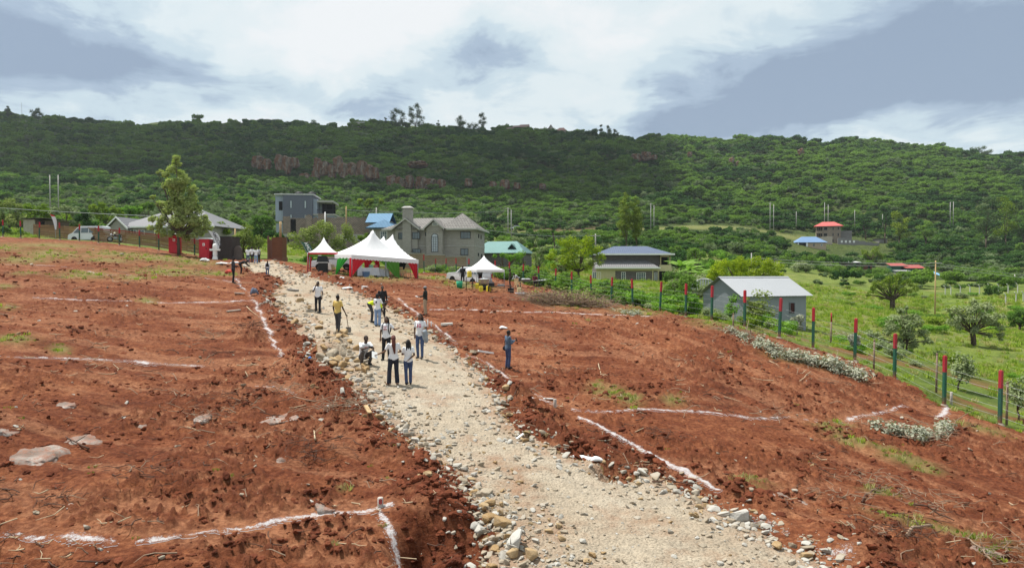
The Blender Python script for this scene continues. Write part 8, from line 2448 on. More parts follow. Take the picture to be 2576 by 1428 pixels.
def pack(m):
 def f(root, J):
  mb = MB(); mb.ell((0, -.20, 1.22), (.15, .09, .22)); b_ = fuse(mb, 'backpack', m, root, .02, 2)
  for s in (-1, 1): part('strap', m, root, lambda q: q.tube([(s * .10, -.13, 1.40), (s * .115, .0, 1.475), (s * .12, .115, 1.36), (s * .13, .125, 1.18), (s * .15, .05, 1.04)], .018, 5))
 return f
def both(*fs):
 return lambda root, J: [f(root, J) for f in fs]
r = person(972, 908, 796, R(172), 'woman with black backpack facing the camera, printed white tee and black trousers',
           dict(el=(-.33, -.04, 1.20), wl=(-.50, .14, 1.26), er=(.235, -.02, 1.13), wr=(.22, .06, .88), al=(-.12, 0, .08), ar=(.13, .02, .08)), 1, legs=(BLK, 'straight'), hair=('braids', HAIR), female=True, extra=both(pack(BLK), printed([(.16, .03, .03), (.13, .012, -.03), (.14, .012, -.06), (.12, .012, -.09)], .158)))
def ten(root, J):
 text_mesh('10', .20, plain('shirt_number_red', (0.45, 0.02, 0.10)), root, (0, .158, 1.27), (PI / 2, 0, PI), 'number', .002, .006)
r = person(1057, 905, 789, R(168), 'woman facing the camera in a white shirt with a big red number, blue jeans',
           dict(el=(-.26, .02, 1.16), wl=(-.22, .22, 1.08), er=(.23, -.02, 1.13), wr=(.2, .06, .9), al=(-.10, .06, .08), kl=(-.10, .06, .5), ar=(.11, -.06, .08)), 1, legs=(DENIM, 'slim'), hair=('braids', HAIR), female=True, shoes=GREY, extra=ten)
w_ = Matrix.LocRotScale(r.location, r.rotation_euler, r.scale)
mb = MB(); mb.ell((-.27, .20, .92), (.12, .10, .24)); mb.ell((-.25, .22, 1.04), (.09, .12, .07)); mb.ell((-.30, .16, .74), (.09, .07, .14))
jk = fuse(mb, 'jacket', cloth('pale_grey_denim', (0.24, 0.27, 0.30), .25), None, .02, 3); jk.matrix_world = w_
props(jk, 'pale grey denim jacket hung over the arm of the woman with the numbered shirt', 'jacket')
r = person(950, 823, 738, -0.25, 'woman with dark bob in white tee and light blue jeans, seen from behind',
           dict(er=(.27, .10, 1.10), wr=(.44, .16, .86), el=(-.22, .06, 1.15), wl=(-.13, .24, 1.02), al=(-.10, .0, .08), ar=(.09, .02, .08)), 1, legs=(DENIM_L, 'wide'), hair=('bob', HAIR), female=True, extra=lambda root, J: part('print', BLK, root, lambda m: m.box((-.02, -.125, 1.27), (.07, .004, .11))))
BEND = dict(pel=(0, -.12, .90), wai=(0, .05, .98), che=(0, .26, 1.00), nek=(0, .46, .93), hed=(0, .60, .88), sl=(-.18, .42, .94), sr=(.18, .42, .94), el=(-.2, .47, .66), er=(.2, .47, .66), wl=(-.12, .55, .42), wr=(.12, .55, .42), look=(0, .5, -.8), hl=(-.09, -.1, .87), hr=(.09, -.1, .87))
person(936, 815, 730, R(-78), 'man bending over in a bright yellow work vest beside the woman in light jeans', BEND, 0, shirt=(HIVIS, 'short'), legs=(GREY, 'straight'), height=1.75)
person(962, 800, 726, R(200), 'man in black behind the bent worker, head just showing over the woman in light jeans', None, 0, shirt=(BLK, 'long'), legs=(BLK, 'straight'), height=1.66)
r = person(850, 838, 742, -0.45, 'man in pale yellow shirt seen from behind, leaning on a shovel',
           dict(er=(.27, .03, 1.12), wr=(.36, .12, .86), al=(-.06, .02, .08), ar=(.08, -.04, .08), kl=(-.07, .02, .5), kr=(.085, .0, .5)), 0, shirt=(YEL, 'short'), legs=(GREY, 'slim'))
def shovel():
 M_ = Matrix.LocRotScale(r.location, r.rotation_euler, r.scale)
 hnd = M_ @ Vector((.385, .14, .80))
 tip = spot(878, 838)
 root = empty('shovel', tip, 0, 'shovel standing on the stones, held by the man in the pale yellow shirt', 'shovel')
 a = hnd - tip; dr = a.normalized()
 side = Vector((1, .2, 0)).normalized(); nn = dr.cross(side).normalized(); MM = Matrix((side, nn, dr)).transposed()
 part('handle', M_WOOD, root, lambda q: (q.tube([dr * .22, a], .017, 6), q.tube([a - side * .06, a + side * .06], .016, 6)))
 q = MB(); q.mat(plain('worn_steel', (0.20, 0.19, 0.18), .45, .25, metal=.5))
 poly = [(-.11, .26), (-.12, .1), (-.07, .0), (0, -.04), (.07, .0), (.12, .1), (.11, .26)]
 vs = [MM @ Vector((x, -.03 * (1 - abs(x) / .12), z)) for x, z in poly] + [MM @ Vector((x, -.03 * (1 - abs(x) / .12) + .008, z)) for x, z in poly]
 n = len(poly)
 q.add(vs, [tuple(range(n)), tuple(range(2 * n - 1, n - 1, -1))] + [(i, (i + 1) % n, n + (i + 1) % n, n + i) for i in range(n)], False)
 q.build('blade', None, root)
shovel()
person(800, 790, 708, R(176), 'man facing the camera with a hand at his mouth, white tee and black trousers', dict(er=(.24, .09, 1.16), wr=(.07, .17, 1.44), al=(-.1, .02, .08), ar=(.11, -.02, .08)), 0, legs=(BLK, 'straight'), shoes=GREY)
r = person(1070, 795, 720, R(80), 'man in grey cap, dark jacket and khaki trousers standing on the red soil', dict(el=(-.22, .05, 1.14), wl=(-.12, .30, 1.10), er=(.22, .05, 1.14), wr=(.12, .30, 1.10)), 0, shirt=(cloth('black_green_jacket', (.018, .024, .02)), 'long'), legs=(KHAKI, 'straight'), hair=('cap', plain('cap_grey', (.20, .21, .22))))
props(paper(r, (.0, .46, 1.10), (.24, .3), (0.25, 0, 0)), 'white sheet of paper held by the man in the grey cap', 'paper')
r = person(1278, 933, 830, R(-62), 'man in blue denim jacket and jeans looking at his phone on the red soil',
           dict(el=(-.21, .06, 1.15), wl=(-.06, .30, 1.24), er=(.21, .06, 1.15), wr=(.06, .30, 1.24), look=(0, .9, -.35), hed=(0, .03, 1.59)), 0, shirt=(cloth('denim_jacket', (.085, .125, .185), .3), 'long'), legs=(DENIM_D, 'straight'), hair=('short', HAIR))
ph = MB(); ph.mat(M_BLACK); ph.box((0, 0, 0), (.08, .015, .16)); w_ = Matrix.LocRotScale(r.location, r.rotation_euler, r.scale)
o = ph.build('phone', None, None, w_ @ Vector((0, .42, 1.28))); o.rotation_euler = (0.3, 0, r.rotation_euler.z); props(o, 'phone in the hands of the man in denim', 'phone')
mb = MB(); mb.ell((-.20, -.04, .90), (.09, .13, .12)); bg_ = fuse(mb, 'shoulder_bag', BLK, None, .02, 2); bg_.matrix_world = w_
props(bg_, 'black shoulder bag hanging at the hip of the man in denim', 'bag')
part('strap', BLK, bg_, lambda q: q.tube([(-.20, -.06, 1.0), (-.08, -.135, 1.2), (.12, -.08, 1.46), (.13, .05, 1.44), (.0, .135, 1.2), (-.17, .06, 1.0)], .012, 5))
person(587, 712, 647, R(-70), 'man in dark clothes standing alone on the soil left of the road', dict(el=(-.21, .05, 1.15), wl=(-.08, .26, 1.14), er=(.21, .05, 1.15), wr=(.08, .26, 1.14), look=(0, .9, -.3)), 0, shirt=(cloth('charcoal_top', (.045, .047, .055)), 'long'), legs=(BLK, 'straight'), hair=('cap', BLK))
person(607, 691, 648, R(-80), 'person in black stooping with arms reaching down beside the road', dict(BEND, che=(0, .2, 1.05), nek=(0, .38, 1.08), hed=(0, .52, 1.12), sl=(-.18, .34, 1.05), sr=(.18, .34, 1.05), el=(-.2, .5, .84), er=(.2, .5, .84), wl=(-.12, .7, .66), wr=(.12, .7, .66)), 0, shirt=(BLK, 'long'), legs=(BLK, 'slim'), height=1.7, near=False)
def vest(root, J):
 mb = MB(); loft(mb, [((0, 0, 1.0), .172, .142), ((0, 0, 1.25), .178, .142), ((0, -.01, 1.40), .15, .115), ((0, -.015, 1.46), .09, .09)], (Vector((1, 0, 0)),) * 2)
 fuse(mb, 'vest', BLK, root, .022, 1)
person(673, 700, 655, 0.1, 'person in black vest over white sleeves walking up the road in jeans', dict(look=(0, .7, -.6), hed=(0, .05, 1.56)), 0, shirt=(TEE, 'long'), legs=(DENIM, 'straight'), shoes=TEE, near=False, extra=vest)
for i, (px, ft, tp, a, sh, lg, lab) in enumerate([(624, 664, 626, 0.2, TEE, DENIM_D, 'person in white tee and dark jeans, front of the cluster at the road top'), (634, 662, 625, -0.3, TEE, NAVY, 'person in white tee half hidden in the middle of the cluster at the road top'),
                                                 (644, 664, 629, 0.1, TEE, DENIM_L, 'person in white tee and light blue jeans in the cluster at the road top'), (651, 662, 627, -0.4, cloth('grey_white_shirt', (.42, .42, .44)), BLK, 'person in pale shirt and black trousers at the pillar side of the cluster')]):
 person(px, ft, tp, a, lab, None, i % 2, shirt=(sh, 'short'), legs=(lg, 'straight'), near=False, height=1.68, group='cluster of people at the top of the road')
# the outdoor kitchen and the marquee
person(1164, 716, 682, R(170), 'person in black standing under the pop-up canopy behind the green bucket', None, 0, shirt=(BLK, 'short'), legs=(BLK, 'straight'), near=False, height=1.68, d=POP_D + 0.6)
person(1208, 716, 684, R(175), 'broad person in black apron behind the big cooking pot', dict(el=(-.28, .08, 1.16), wl=(-.2, .3, 1.02), er=(.28, .08, 1.16), wr=(.2, .3, 1.02)), 0, shirt=(BLK, 'long'), legs=(BLK, 'wide'), near=False, height=1.66, d=POP_D + 1.6, hb=1.25)
person(1283, 722, 688, R(95), 'slim person in dark olive clothes at the corner leg of the pop-up canopy', None, 0, shirt=(cloth('olive_dark', (.06, .055, .02)), 'short'), legs=(BLK, 'straight'), near=False, height=1.66)
person(1302, 722, 690, R(120), 'person in pale grey top stooping behind the plastic chair', dict(BEND, che=(0, .16, 1.1), nek=(0, .3, 1.2), hed=(0, .4, 1.28), sl=(-.18, .26, 1.16), sr=(.18, .26, 1.16), el=(-.2, .36, .94), er=(.2, .36, .94), wl=(-.12, .5, .8), wr=(.12, .5, .8)), 0, shirt=(cloth('pale_grey_top', (.35, .35, .36)), 'long'), legs=(GREY, 'straight'), near=False, height=1.66)
SIT = dict(pel=(0, -.1, .50), wai=(0, -.1, .65), che=(0, -.08, .83), nek=(0, -.06, 1.02), hed=(0, -.03, 1.17), hl=(-.09, -.08, .48), hr=(.09, -.08, .48), kl=(-.12, .33, .50), kr=(.12, .33, .50), al=(-.12, .34, .08), ar=(.12, .34, .08), sl=(-.18, -.06, .98), sr=(.18, -.06, .98), el=(-.24, .02, .72), er=(.24, .02, .72), wl=(-.12, .25, .68), wr=(.12, .25, .68))
r = person(1346, 722, 700, R(190), 'person in maroon shirt seated behind the kitchen tables', SIT, 0, shirt=(MAROON, 'long'), legs=(BLK, 'straight'), near=False, height=1.72)
stl = empty('stool', r.location, r.rotation_euler.z, 'low stool under the person in maroon', 'stool')
part('seat', M_WOOD, stl, lambda mb: mb.box((0, -.1, .37), (.34, .34, .05)))
for sx in (-1, 1):
 for sy in (-1, 1): part('leg', M_WOOD, stl, lambda mb: mb.tube([(sx * .14, -.1 + sy * .14, 0), (sx * .12, -.1 + sy * .12, .35)], .02, 5))
for u, v, a, sh, lab in ((1.0, 1.3, 2.9, TEE, 'person in white behind the long draped table in the marquee'), (2.9, 1.8, 3.3, cloth('white_robe', (.5, .5, .52)), 'person in pale clothes standing beside the green drape in the marquee'), (2.2, 2.6, 0.3, cloth('teal_top', (.1, .25, .22)), 'person in green top deep inside the marquee')):
 w = TENT_W(u, v)
 person(0, 0, 0, TENT_RZ + a, lab, None, 0, shirt=(sh, 'short'), legs=(GREY, 'straight'), near=False, height=1.62, loc=Vector((w.x, w.y, gz(w.x, w.y))))
# lime lines, rocks, clods, sticks
# stones
def rock_mesh(seed, n=16, flat=0.7, sub=False):
 g = random.Random(seed)
 bm = bmesh.new()
 for i in range(n):
  v = Vector((g.gauss(0, 1), g.gauss(0, 1), g.gauss(0, 1))).normalized()
  k = 1.0 / max(abs(v.x), abs(v.y), abs(v.z)) ** 0.55
  bm.verts.new((v.x * k * 0.5, v.y * k * 0.42, v.z * k * 0.5 * flat))
 r_ = bmesh.ops.convex_hull(bm, input=bm.verts)
 bmesh.ops.delete(bm, geom=[e for e in r_['geom_interior'] if isinstance(e, bmesh.types.BMVert)], context='VERTS')
 bmesh.ops.bevel(bm, geom=list(bm.edges), offset=0.035, segments=1, affect='EDGES')
 me = bpy.data.meshes.new('rock'); bm.to_mesh(me); bm.free()
 return me
def m_stone(name, a, b, c):
 t = NT(name)
 rnd = t.random()
 n = t.noise(3.0, 5, 0.65); n2 = t.noise(14, 4, 0.7)
 col = t.ramp(rnd, [(0.0, a), (0.5, b), (1.0, c)])
 col = t.mix(t.math('MULTIPLY', n, 0.6), col, t.mix(1.0, col, (0.62, 0.56, 0.5), 'MULTIPLY'))
 col = t.mix(t.ramp(n2, [(0.5, 0.0), (0.7, 0.35)]), col, (0.58, 0.52, 0.43))
 return t.principled(col, 0.9, 0, t.bump(n2, 0.5, 0.04), 0.15)
M_STONE = m_stone('quarry_stone', (0.29, 0.235, 0.17), (0.37, 0.315, 0.24), (0.42, 0.38, 0.32))
M_OCHRE = m_stone('ochre_stone', (0.30, 0.19, 0.085), (0.37, 0.25, 0.125), (0.41, 0.30, 0.17))
M_PALE = m_stone('pale_stone', (0.38, 0.355, 0.31), (0.44, 0.425, 0.385), (0.48, 0.465, 0.43))
ROCKS = [rock_mesh(500 + i, 14 + i % 6, 0.55 + 0.1 * (i % 4)) for i in range(14)]
_rv = {}
def rock_var(k, m):
 key = (k, m.name)
 if key not in _rv:
  c = ROCKS[k].copy(); c.materials.clear(); c.materials.append(m); _rv[key] = c
 return _rv[key]
ZONES = [  # (polygon of pixels, how many, size range m, label, ochre share, pale share)
 ([(800, 905), (850, 870), (905, 880), (930, 925), (915, 945), (840, 940)], 52, (0.16, 0.46), 'tan angular stone in the heap beside the squatting man', 0.6, 0.1),
 ([(790, 835), (870, 838), (900, 880), (830, 890), (790, 870)], 30, (0.14, 0.34), 'tan stone below the man with the shovel', 0.55, 0.1),
 ([(860, 945), (930, 945), (980, 1010), (1010, 1060), (960, 1060), (915, 1005)], 44, (0.10, 0.28), 'stone on the road edge below the squatting man', 0.25, 0.4),
 ([(960, 1060), (1030, 1060), (1110, 1120), (1160, 1180), (1120, 1190), (1020, 1115)], 48, (0.07, 0.24), 'pale stone on the road edge by the short plank', 0.1, 0.6),
 ([(1130, 1180), (1200, 1200), (1250, 1290), (1300, 1420), (1260, 1425), (1195, 1300)], 46, (0.08, 0.28), 'stone in the brown and grey heap by the road', 0.5, 0.4),
 ([(1260, 1290), (1440, 1330), (1530, 1425), (1310, 1425)], 34, (0.06, 0.18), 'loose stone on the road at the picture bottom', 0.25, 0.4),
 ([(1600, 1195), (1690, 1215), (1800, 1270), (1900, 1330), (1870, 1340), (1760, 1275), (1640, 1215)], 26, (0.10, 0.30), 'white stone in the row at the lower road edge', 0.05, 0.9),
 ([(1180, 905), (1240, 960), (1270, 1040), (1320, 1090), (1380, 1130), (1350, 1130), (1290, 1090), (1240, 1040), (1215, 960)], 34, (0.10, 0.30), 'stone along the right road edge below the trench', 0.2, 0.5),
 ([(960, 745), (1060, 815), (1130, 870), (1080, 840), (1000, 800)], 30, (0.12, 0.36), 'stone on the right road edge behind the group', 0.5, 0.3),
]
TOPZ = [([(690, 770), (760, 755), (830, 800), (800, 835), (750, 830)], 36, (0.14, 0.42), 'flat stone near the man with hand at mouth', 0.45, 0.25)]
def sample_poly(pxs, n, g):
 P_ = [hit(*p) for p in pxs]
 poly = [(p.x, p.y) for p in P_]
 xs = [p[0] for p in poly]; ys = [p[1] for p in poly]
 out = []
 k = 0
 while len(out) < n and k < 40:
  k += 1
  x = np.array([g.uniform(min(xs), max(xs)) for _ in range(n * 4)]); y = np.array([g.uniform(min(ys), max(ys)) for _ in range(n * 4)])
  m = in_poly(x, y, poly)
  out += list(zip(x[m], y[m]))
 return out[:n]
def lay_rocks():
 g = random.Random(9)
 cnt = 0
 used = []
 for zi, (pxs, n, (s0, s1), lab, och, pal) in enumerate(ZONES[:4] + TOPZ + ZONES[4:]):
  n = int(n * 0.84)
  pts = sample_poly(pxs, n * 2, g)
  zs = gzs([p[0] for p in pts], [p[1] for p in pts])
  k = 0
  for (x, y), z in zip(pts, zs):
   if k >= n: break
   s = s0 + (s1 - s0) * g.random() ** 2.0
   if any((x - a) ** 2 + (y - b) ** 2 < (0.42 * (s + t)) ** 2 for a, b, t in used): continue
   used.append((x, y, s)); k += 1; cnt += 1
   q = g.random()
   m = M_OCHRE if q < och else M_PALE if q < och + pal else M_STONE
   o = bpy.data.objects.new('rock', rock_var(g.randrange(14), m)); link(o)
   e = s * g.uniform(0.85, 1.2)
   o.scale = (e * g.uniform(.9, 1.35), e, e * g.uniform(.7, 1.1))
   o.location = (x, y, z + e * 0.14); o.rotation_euler = (g.gauss(0, .25), g.gauss(0, .25), g.uniform(0, 6.28))
   props(o, lab, 'rock', 'stones: ' + lab)
 print('rocks', cnt)
 for px, py, s, k, m, lab in ((1262, 1332, 0.34, 3, M_OCHRE, 'biggest brown boulder in the lower heap, rounded and dark'), (1232, 1318, 0.30, 5, M_OCHRE, 'brown boulder next to the biggest one in the lower heap'), (1302, 1385, 0.46, 7, M_PALE, 'tall pale slab stone on end in the lower heap'),
                                 (1862, 1310, 0.42, 2, M_PALE, 'big white boulder on the lower right road edge'), (1205, 1335, 0.24, 9, M_PALE, 'pale grey boulder at the outer side of the lower heap'), (1230, 1275, 0.26, 4, M_OCHRE, 'tan boulder at the top of the lower heap'),
                                 (838, 925, 0.42, 6, M_OCHRE, 'large split tan block at the foot of the heap by the squatting man'), (865, 843, 0.50, 8, M_OCHRE, 'flat tan block under the shovel'), (1335, 1410, 0.30, 10, M_OCHRE, 'tan boulder at the bottom picture edge on the road side'),
                                 (1272, 1005, 0.30, 11, M_OCHRE, 'lone tan block on the soil right of the road'), (1282, 1052, 0.24, 12, M_OCHRE, 'small tan block on the right bank'), (1955, 1385, 0.22, 1, M_OCHRE, 'tan stone on the lower right road edge by the lime dusted stones'), (1925, 1345, 0.18, 0, M_PALE, 'white stone lying off the road edge in the lime dusted soil'), (1180, 905, .2, 2, M_OCHRE, 'tan block on the road edge by the trench')):
  p = spot(px, py)
  o = bpy.data.objects.new('boulder', rock_var(k, m)); link(o)
  o.scale = (s * 1.15, s, s * 0.95); o.location = p + Vector((0, 0, s * 0.22)); o.rotation_euler = (0.2, 0.1, px * 0.1)
  props(o, lab, 'boulder')
lay_rocks()
def proto_set(name, ms, ks):
 return [bpy.data.objects.new(name, rock_var(k, m)) for k, m in zip(ks, ms)]
def scatter_stones():
 g = np.random.default_rng(31)
 pr = proto_set('stone_form', [M_STONE, M_STONE, M_PALE, M_OCHRE, M_PALE, M_STONE], [0, 3, 5, 7, 9, 11])
 n = 60000
 r = np.exp(g.uniform(math.log(10.5), math.log(85), n)); a = np.radians(g.uniform(-39, 39, n))
 x, y = r * np.sin(a), r * np.cos(a)
 z, sr, sp, cl, wd, so, ro = ground_fields(x, y)
 edge = np.exp(-(sr / 0.55) ** 2)
 leftness = smooth(0, 3, -(x + (y - 23) * 0.47 + 3.1))
 inner = smooth(0.0, 0.4, sr) * (1 - smooth(0.6, 2.2, sr))
 dens = 0.75 * edge + 0.8 * inner * (0.35 + 0.8 * leftness) + 0.20 * (sr > 0) * smooth(0.40, 0.62, fbm(x * 0.8, y * 0.8, 3, 210)) + 0.05 * (sr > 0) + 0.008 * (sp > 0)
 far_top = (y > 33) & (sr > 0)
 dens = dens + 0.35 * far_top
 keep = g.random(n) < dens
 x, y, z, sr, r = x[keep], y[keep], z[keep], sr[keep], r[keep]; n = len(x)
 s = (0.025 + (0.13 + 0.08 * edge[keep]) * g.random(n) ** 3.0) * (0.75 + r / 60)
 idx = g.choice(6, n, p=[.26, .24, .2, .1, .1, .1])
 print('stones', n)
 scatter('road_gravel', np.c_[x, y, z + s * 0.1], np.c_[s * g.uniform(.9, 1.5, n), s, s * g.uniform(.6, 1.1, n)], np.c_[g.normal(0, .3, n), g.normal(0, .3, n), g.uniform(0, 6.28, n)], idx, pr, 'loose broken stone strewn over the road and its edges')
scatter_stones()
# clods and sticks in the soil
def scatter_clods():
 g = np.random.default_rng(41)
 t = NT('clod_earth')
 n_ = t.noise(6, 5, 0.7)
 c = t.mix(t.random(), (0.13, 0.040, 0.022), (0.26, 0.085, 0.043))
 mc = t.principled(t.mix(n_, c, t.mix(1.0, c, (0.6, 0.5, 0.45), 'MULTIPLY')), 0.95, 0, t.bump(n_, 0.9, 0.06), 0.1)
 pr = []
 for i in range(5):
  bm = bmesh.new(); bmesh.ops.create_icosphere(bm, subdivisions=2, radius=0.5)
  for v in bm.verts:
   k = 1 + 0.55 * mnoise.noise(v.co * 2.2 + Vector((i * 7, 0, 0))) + 0.25 * mnoise.noise(v.co * 6 + Vector((0, i * 5, 0)))
   v.co *= k; v.co.z *= 0.7
  me = bpy.data.meshes.new('clod_form'); bm.to_mesh(me); bm.free(); me.materials.append(mc)
  pr.append(bpy.data.objects.new('clod_form', me))
 n = 150000
 r = np.exp(g.uniform(math.log(10.3), math.log(80), n)); a = np.radians(g.uniform(-39, 39, n))
 x, y = r * np.sin(a), r * np.cos(a)
 z, sr, sp, cl, wd, so, ro = ground_fields(x, y)
 clus = smooth(0.45, 0.68, fbm(x * 0.9, y * 0.9, 4, 220))
 bank = np.exp(-((sr + 0.7) / 0.5) ** 2)
 dens = (0.04 + 0.5 * clus * (0.3 + cl) + 0.4 * bank) * (so > 0.6)
 for bb, L_, w in lime_paths():
  B = (x > bb[0]) & (x < bb[1]) & (y > bb[2]) & (y < bb[3])
  dens[B] *= smooth(0.8, 1.9, d_line(x[B], y[B], L_) / w)
 keep = g.random(n) < dens
 x, y, z, r, b = x[keep], y[keep], z[keep], r[keep], bank[keep]; n = len(x)
 s = (0.025 + 0.14 * g.random(n) ** 4.5) * (0.7 + r / 55) * (1 + 0.5 * b)
 print('clods', n)
 scatter('soil_clods', np.c_[x, y, z], np.c_[s * g.uniform(.9, 1.5, n), s, s * g.uniform(.6, 1.0, n)], np.c_[g.normal(0, .3, n), g.normal(0, .3, n), g.uniform(0, 6.28, n)], g.integers(0, 5, n), pr, 'clods and crumbs of turned red earth')
 sp_ = []
 for i, m in enumerate((M_TWIG, M_TWIGD, M_TWIGP, M_TWIGD)):
  mb = MB(); mb.mat(m); gg = random.Random(60 + i)
  q = [Vector((-0.5, 0, 0))]
  for k in range(4): q.append(q[-1] + Vector((0.25, gg.gauss(0, .05), gg.gauss(0, .04))))
  mb.tube(q, [0.014, 0.015, 0.012, 0.009, 0.004], 5, False)
  mb.tube([q[2], q[2] + Vector((0.12, 0.1, 0.05))], [0.009, 0.003], 4, False)
  me = mb.mesh('stick_form'); sp_.append(bpy.data.objects.new('stick_form', me))
 n = 26000
 r = np.exp(g.uniform(math.log(10.3), math.log(75), n)); a = np.radians(g.uniform(-39, 39, n))
 x, y = r * np.sin(a), r * np.cos(a)
 z, sr, sp, cl, wd, so, ro = ground_fields(x, y)
 keep = (g.random(n) < 0.02 + 0.16 * smooth(0.52, 0.68, fbm(x * 0.4, y * 0.4, 3, 230))) & (so > 0.6)
 x, y, z, r = x[keep], y[keep], z[keep], r[keep]; n = len(x)
 L_ = g.uniform(0.15, 0.7, n) * (0.8 + r / 70); th = g.uniform(0.5, 1.0, n) * (0.7 + r / 60)
 scatter('scattered_sticks', np.c_[x, y, z + 0.03], np.c_[L_, th, th], np.c_[g.normal(0, .1, n), g.normal(0, .16, n), g.uniform(0, 6.28, n)], g.integers(0, 4, n), sp_, 'twigs and torn roots scattered over the soil')
scatter_clods()
# bedrock that shows through, single branches
def bedrock(px, py, hw, hh, label, h=0.12, seed=0):
 c = spot(px, py)
 k = c.y / F
 up = hit(px, py - hh); b = math.hypot(up.x - c.x, up.y - c.y)
 bm = bmesh.new(); bmesh.ops.create_icosphere(bm, subdivisions=4, radius=1.0)
 for v in bm.verts:
  n = 1 + 0.35 * mnoise.noise(v.co * 1.3 + Vector((seed * 9, 0, 0))) + 0.12 * mnoise.noise(v.co * 5)
  x, y = v.co.x * hw * k * n, v.co.y * b * n
  zz = gz(c.x + x, c.y + y) - c.z if False else 0
  v.co = Vector((x, y, (v.co.z * h + 0.10 * mnoise.noise(Vector((x * 3, y * 3, seed))) + 0.03 * mnoise.noise(Vector((x * 11, y * 11, seed)))) if v.co.z > 0 else v.co.z * 0.3))
 e = 0.4
 gx = (gz(c.x + e, c.y) - gz(c.x - e, c.y)) / (2 * e); gy = (gz(c.x, c.y + e) - gz(c.x, c.y - e)) / (2 * e)
 gx, gy = max(-.25, min(.25, gx)), max(-.05, min(.3, gy))
 for v in bm.verts: v.co.z += gx * v.co.x + gy * v.co.y
 for f in bm.faces: f.smooth = True
 me = bpy.data.meshes.new('bedrock'); bm.to_mesh(me); bm.free()
 me.materials.append(M_BED)
 o = link(bpy.data.objects.new('bedrock', me)); o.location = c
 props(o, label, 'rock')
_t = NT('grey_bedrock')
_n = _t.noise(1.5, 6, 0.65); _n2 = _t.noise(7, 5, 0.7)
_c = _t.ramp(_n, [(0.35, (0.13, 0.09, 0.07)), (0.5, (0.22, 0.185, 0.16)), (0.65, (0.36, 0.335, 0.305))])
_c = _t.mix(_t.ramp(_n2, [(0.42, 0.0), (0.62, 0.85)]), _c, (0.24, 0.11, 0.07))
M_BED = _t.principled(_c, 0.85, 0, _t.bump(_n2, 0.6, 0.06), 0.2)
for i, (px, py, hw, hh, lab) in enumerate([(105, 1150, 56, 20, 'broad flat hump of grey bedrock at the edge of the near plot'), (215, 1108, 44, 12, 'long grey bedrock hump above the broad one'), (20, 1092, 24, 8, 'small pale bedrock at the picture edge of the upper field'),
                                          (512, 1064, 18, 8, 'small pale boulder alone in the upper field'), (705, 1055, 50, 16, 'flat grey slab of bedrock on the slope left of the stones'), (170, 1022, 22, 6, 'small grey bedrock in the upper field'),
                                          (365, 1075, 18, 6, 'flattest grey stone in the middle of the field'), (1985, 1265, 42, 10, 'pale streaked bedrock in the lower plot'), (2480, 1392, 34, 8, 'small pale bedrock low in the plot near the picture edge'), (710, 1160, 14, 5, 'tiny pale stone below the grey slab'), (818, 1285, 22, 10, 'brown rounded stone in the white line')]):
 bedrock(px, py, hw, hh, lab, 0.045 + 0.05 * (i < 2), i)
def branch(pxs, r, m, label, rise=0.05, name='branch'):
 pts = [spot(*p) for p in pxs]
 c = pts[0].copy()
 mb = MB(); mb.mat(m)
 g = random.Random(int(pxs[0][0]))
 q = []
 for i, (a, b) in enumerate(zip(pts, pts[1:])):
  for t in (0, 0.33, 0.66): q.append(a.lerp(b, t) - c + Vector((g.gauss(0, .02), g.gauss(0, .02), rise + abs(g.gauss(0, .04)))))
 q.append(pts[-1] - c + Vector((0, 0, rise * 1.5)))
 mb.tube(q, [r * (1.15 - 0.8 * i / len(q)) for i in range(len(q))], 6)
 m_ = len(q) // 2
 mb.tube([q[m_], q[m_] + Vector((g.uniform(-.3, .3), g.uniform(-.2, .2), .18))], [r * .6, r * .15], 4)
 o = mb.build(name, None, None, c, False)
 props(o, label, 'branch')
for pxs, r, m, lab in [
  ([(793, 1140), (790, 1110)], 0.022, M_TWIGP, 'pale bare stick sticking up from the uprooted stump'), ([(1505, 920), (1512, 945), (1528, 955)], 0.018, M_TWIGP, 'curved pale branch in the plot above the grass tufts'),
  ([(2165, 1265), (2205, 1240), (2215, 1232)], 0.02, M_TWIGD, 'dark forked branch poking from the lower plot'), ([(2280, 1360), (2310, 1340), (2345, 1330)], 0.035, M_TWIG, 'thick pale limb lying on the dark stump'),
  ([(2300, 1290), (2350, 1300), (2400, 1320)], 0.022, M_TWIGD, 'long dark bough in the drag line'), ([(2120, 1360), (2160, 1372), (2230, 1385)], 0.02, M_TWIG, 'bent pale branch arching over the dark hollow'),
  ([(1640, 1230), (1700, 1225), (1760, 1245)], 0.018, M_TWIGD, 'dark branch beside the end of the long lime line'), ([(2440, 1370), (2470, 1400), (2500, 1425)], 0.022, M_TWIG, 'branch at the bottom corner of the plot'),
  ([(225, 1135), (190, 1120), (165, 1102)], 0.022, M_TWIGD, 'dark branch lying across the bedrock humps'), ([(740, 1010), (790, 1022), (850, 1030)], 0.016, M_TWIG, 'thin branch on the slope left of the stones'),
  ([(300, 1330), (330, 1318)], 0.014, M_TWIGP, 'pale twig stub near the thick lime smear'), ([(690, 1090), (750, 1108)], 0.012, M_TWIGD, 'dark twig below the grey slab'),
  ([(1935, 910), (1960, 925)], 0.016, M_TWIGP, 'pale branch below the silvery windrow'), ([(2010, 965), (2040, 940)], 0.016, M_TWIGP, 'pale twig leaning on the silvery windrow'),
  ([(1040, 770), (1090, 762), (1120, 752)], 0.02, M_TWIGD, 'dark stick on the soil beside the man in the grey cap'), ([(620, 780), (650, 800)], 0.02, M_TWIGP, 'pale stick on the bank beside the lime line')]:
 branch(pxs, r, m, lab)
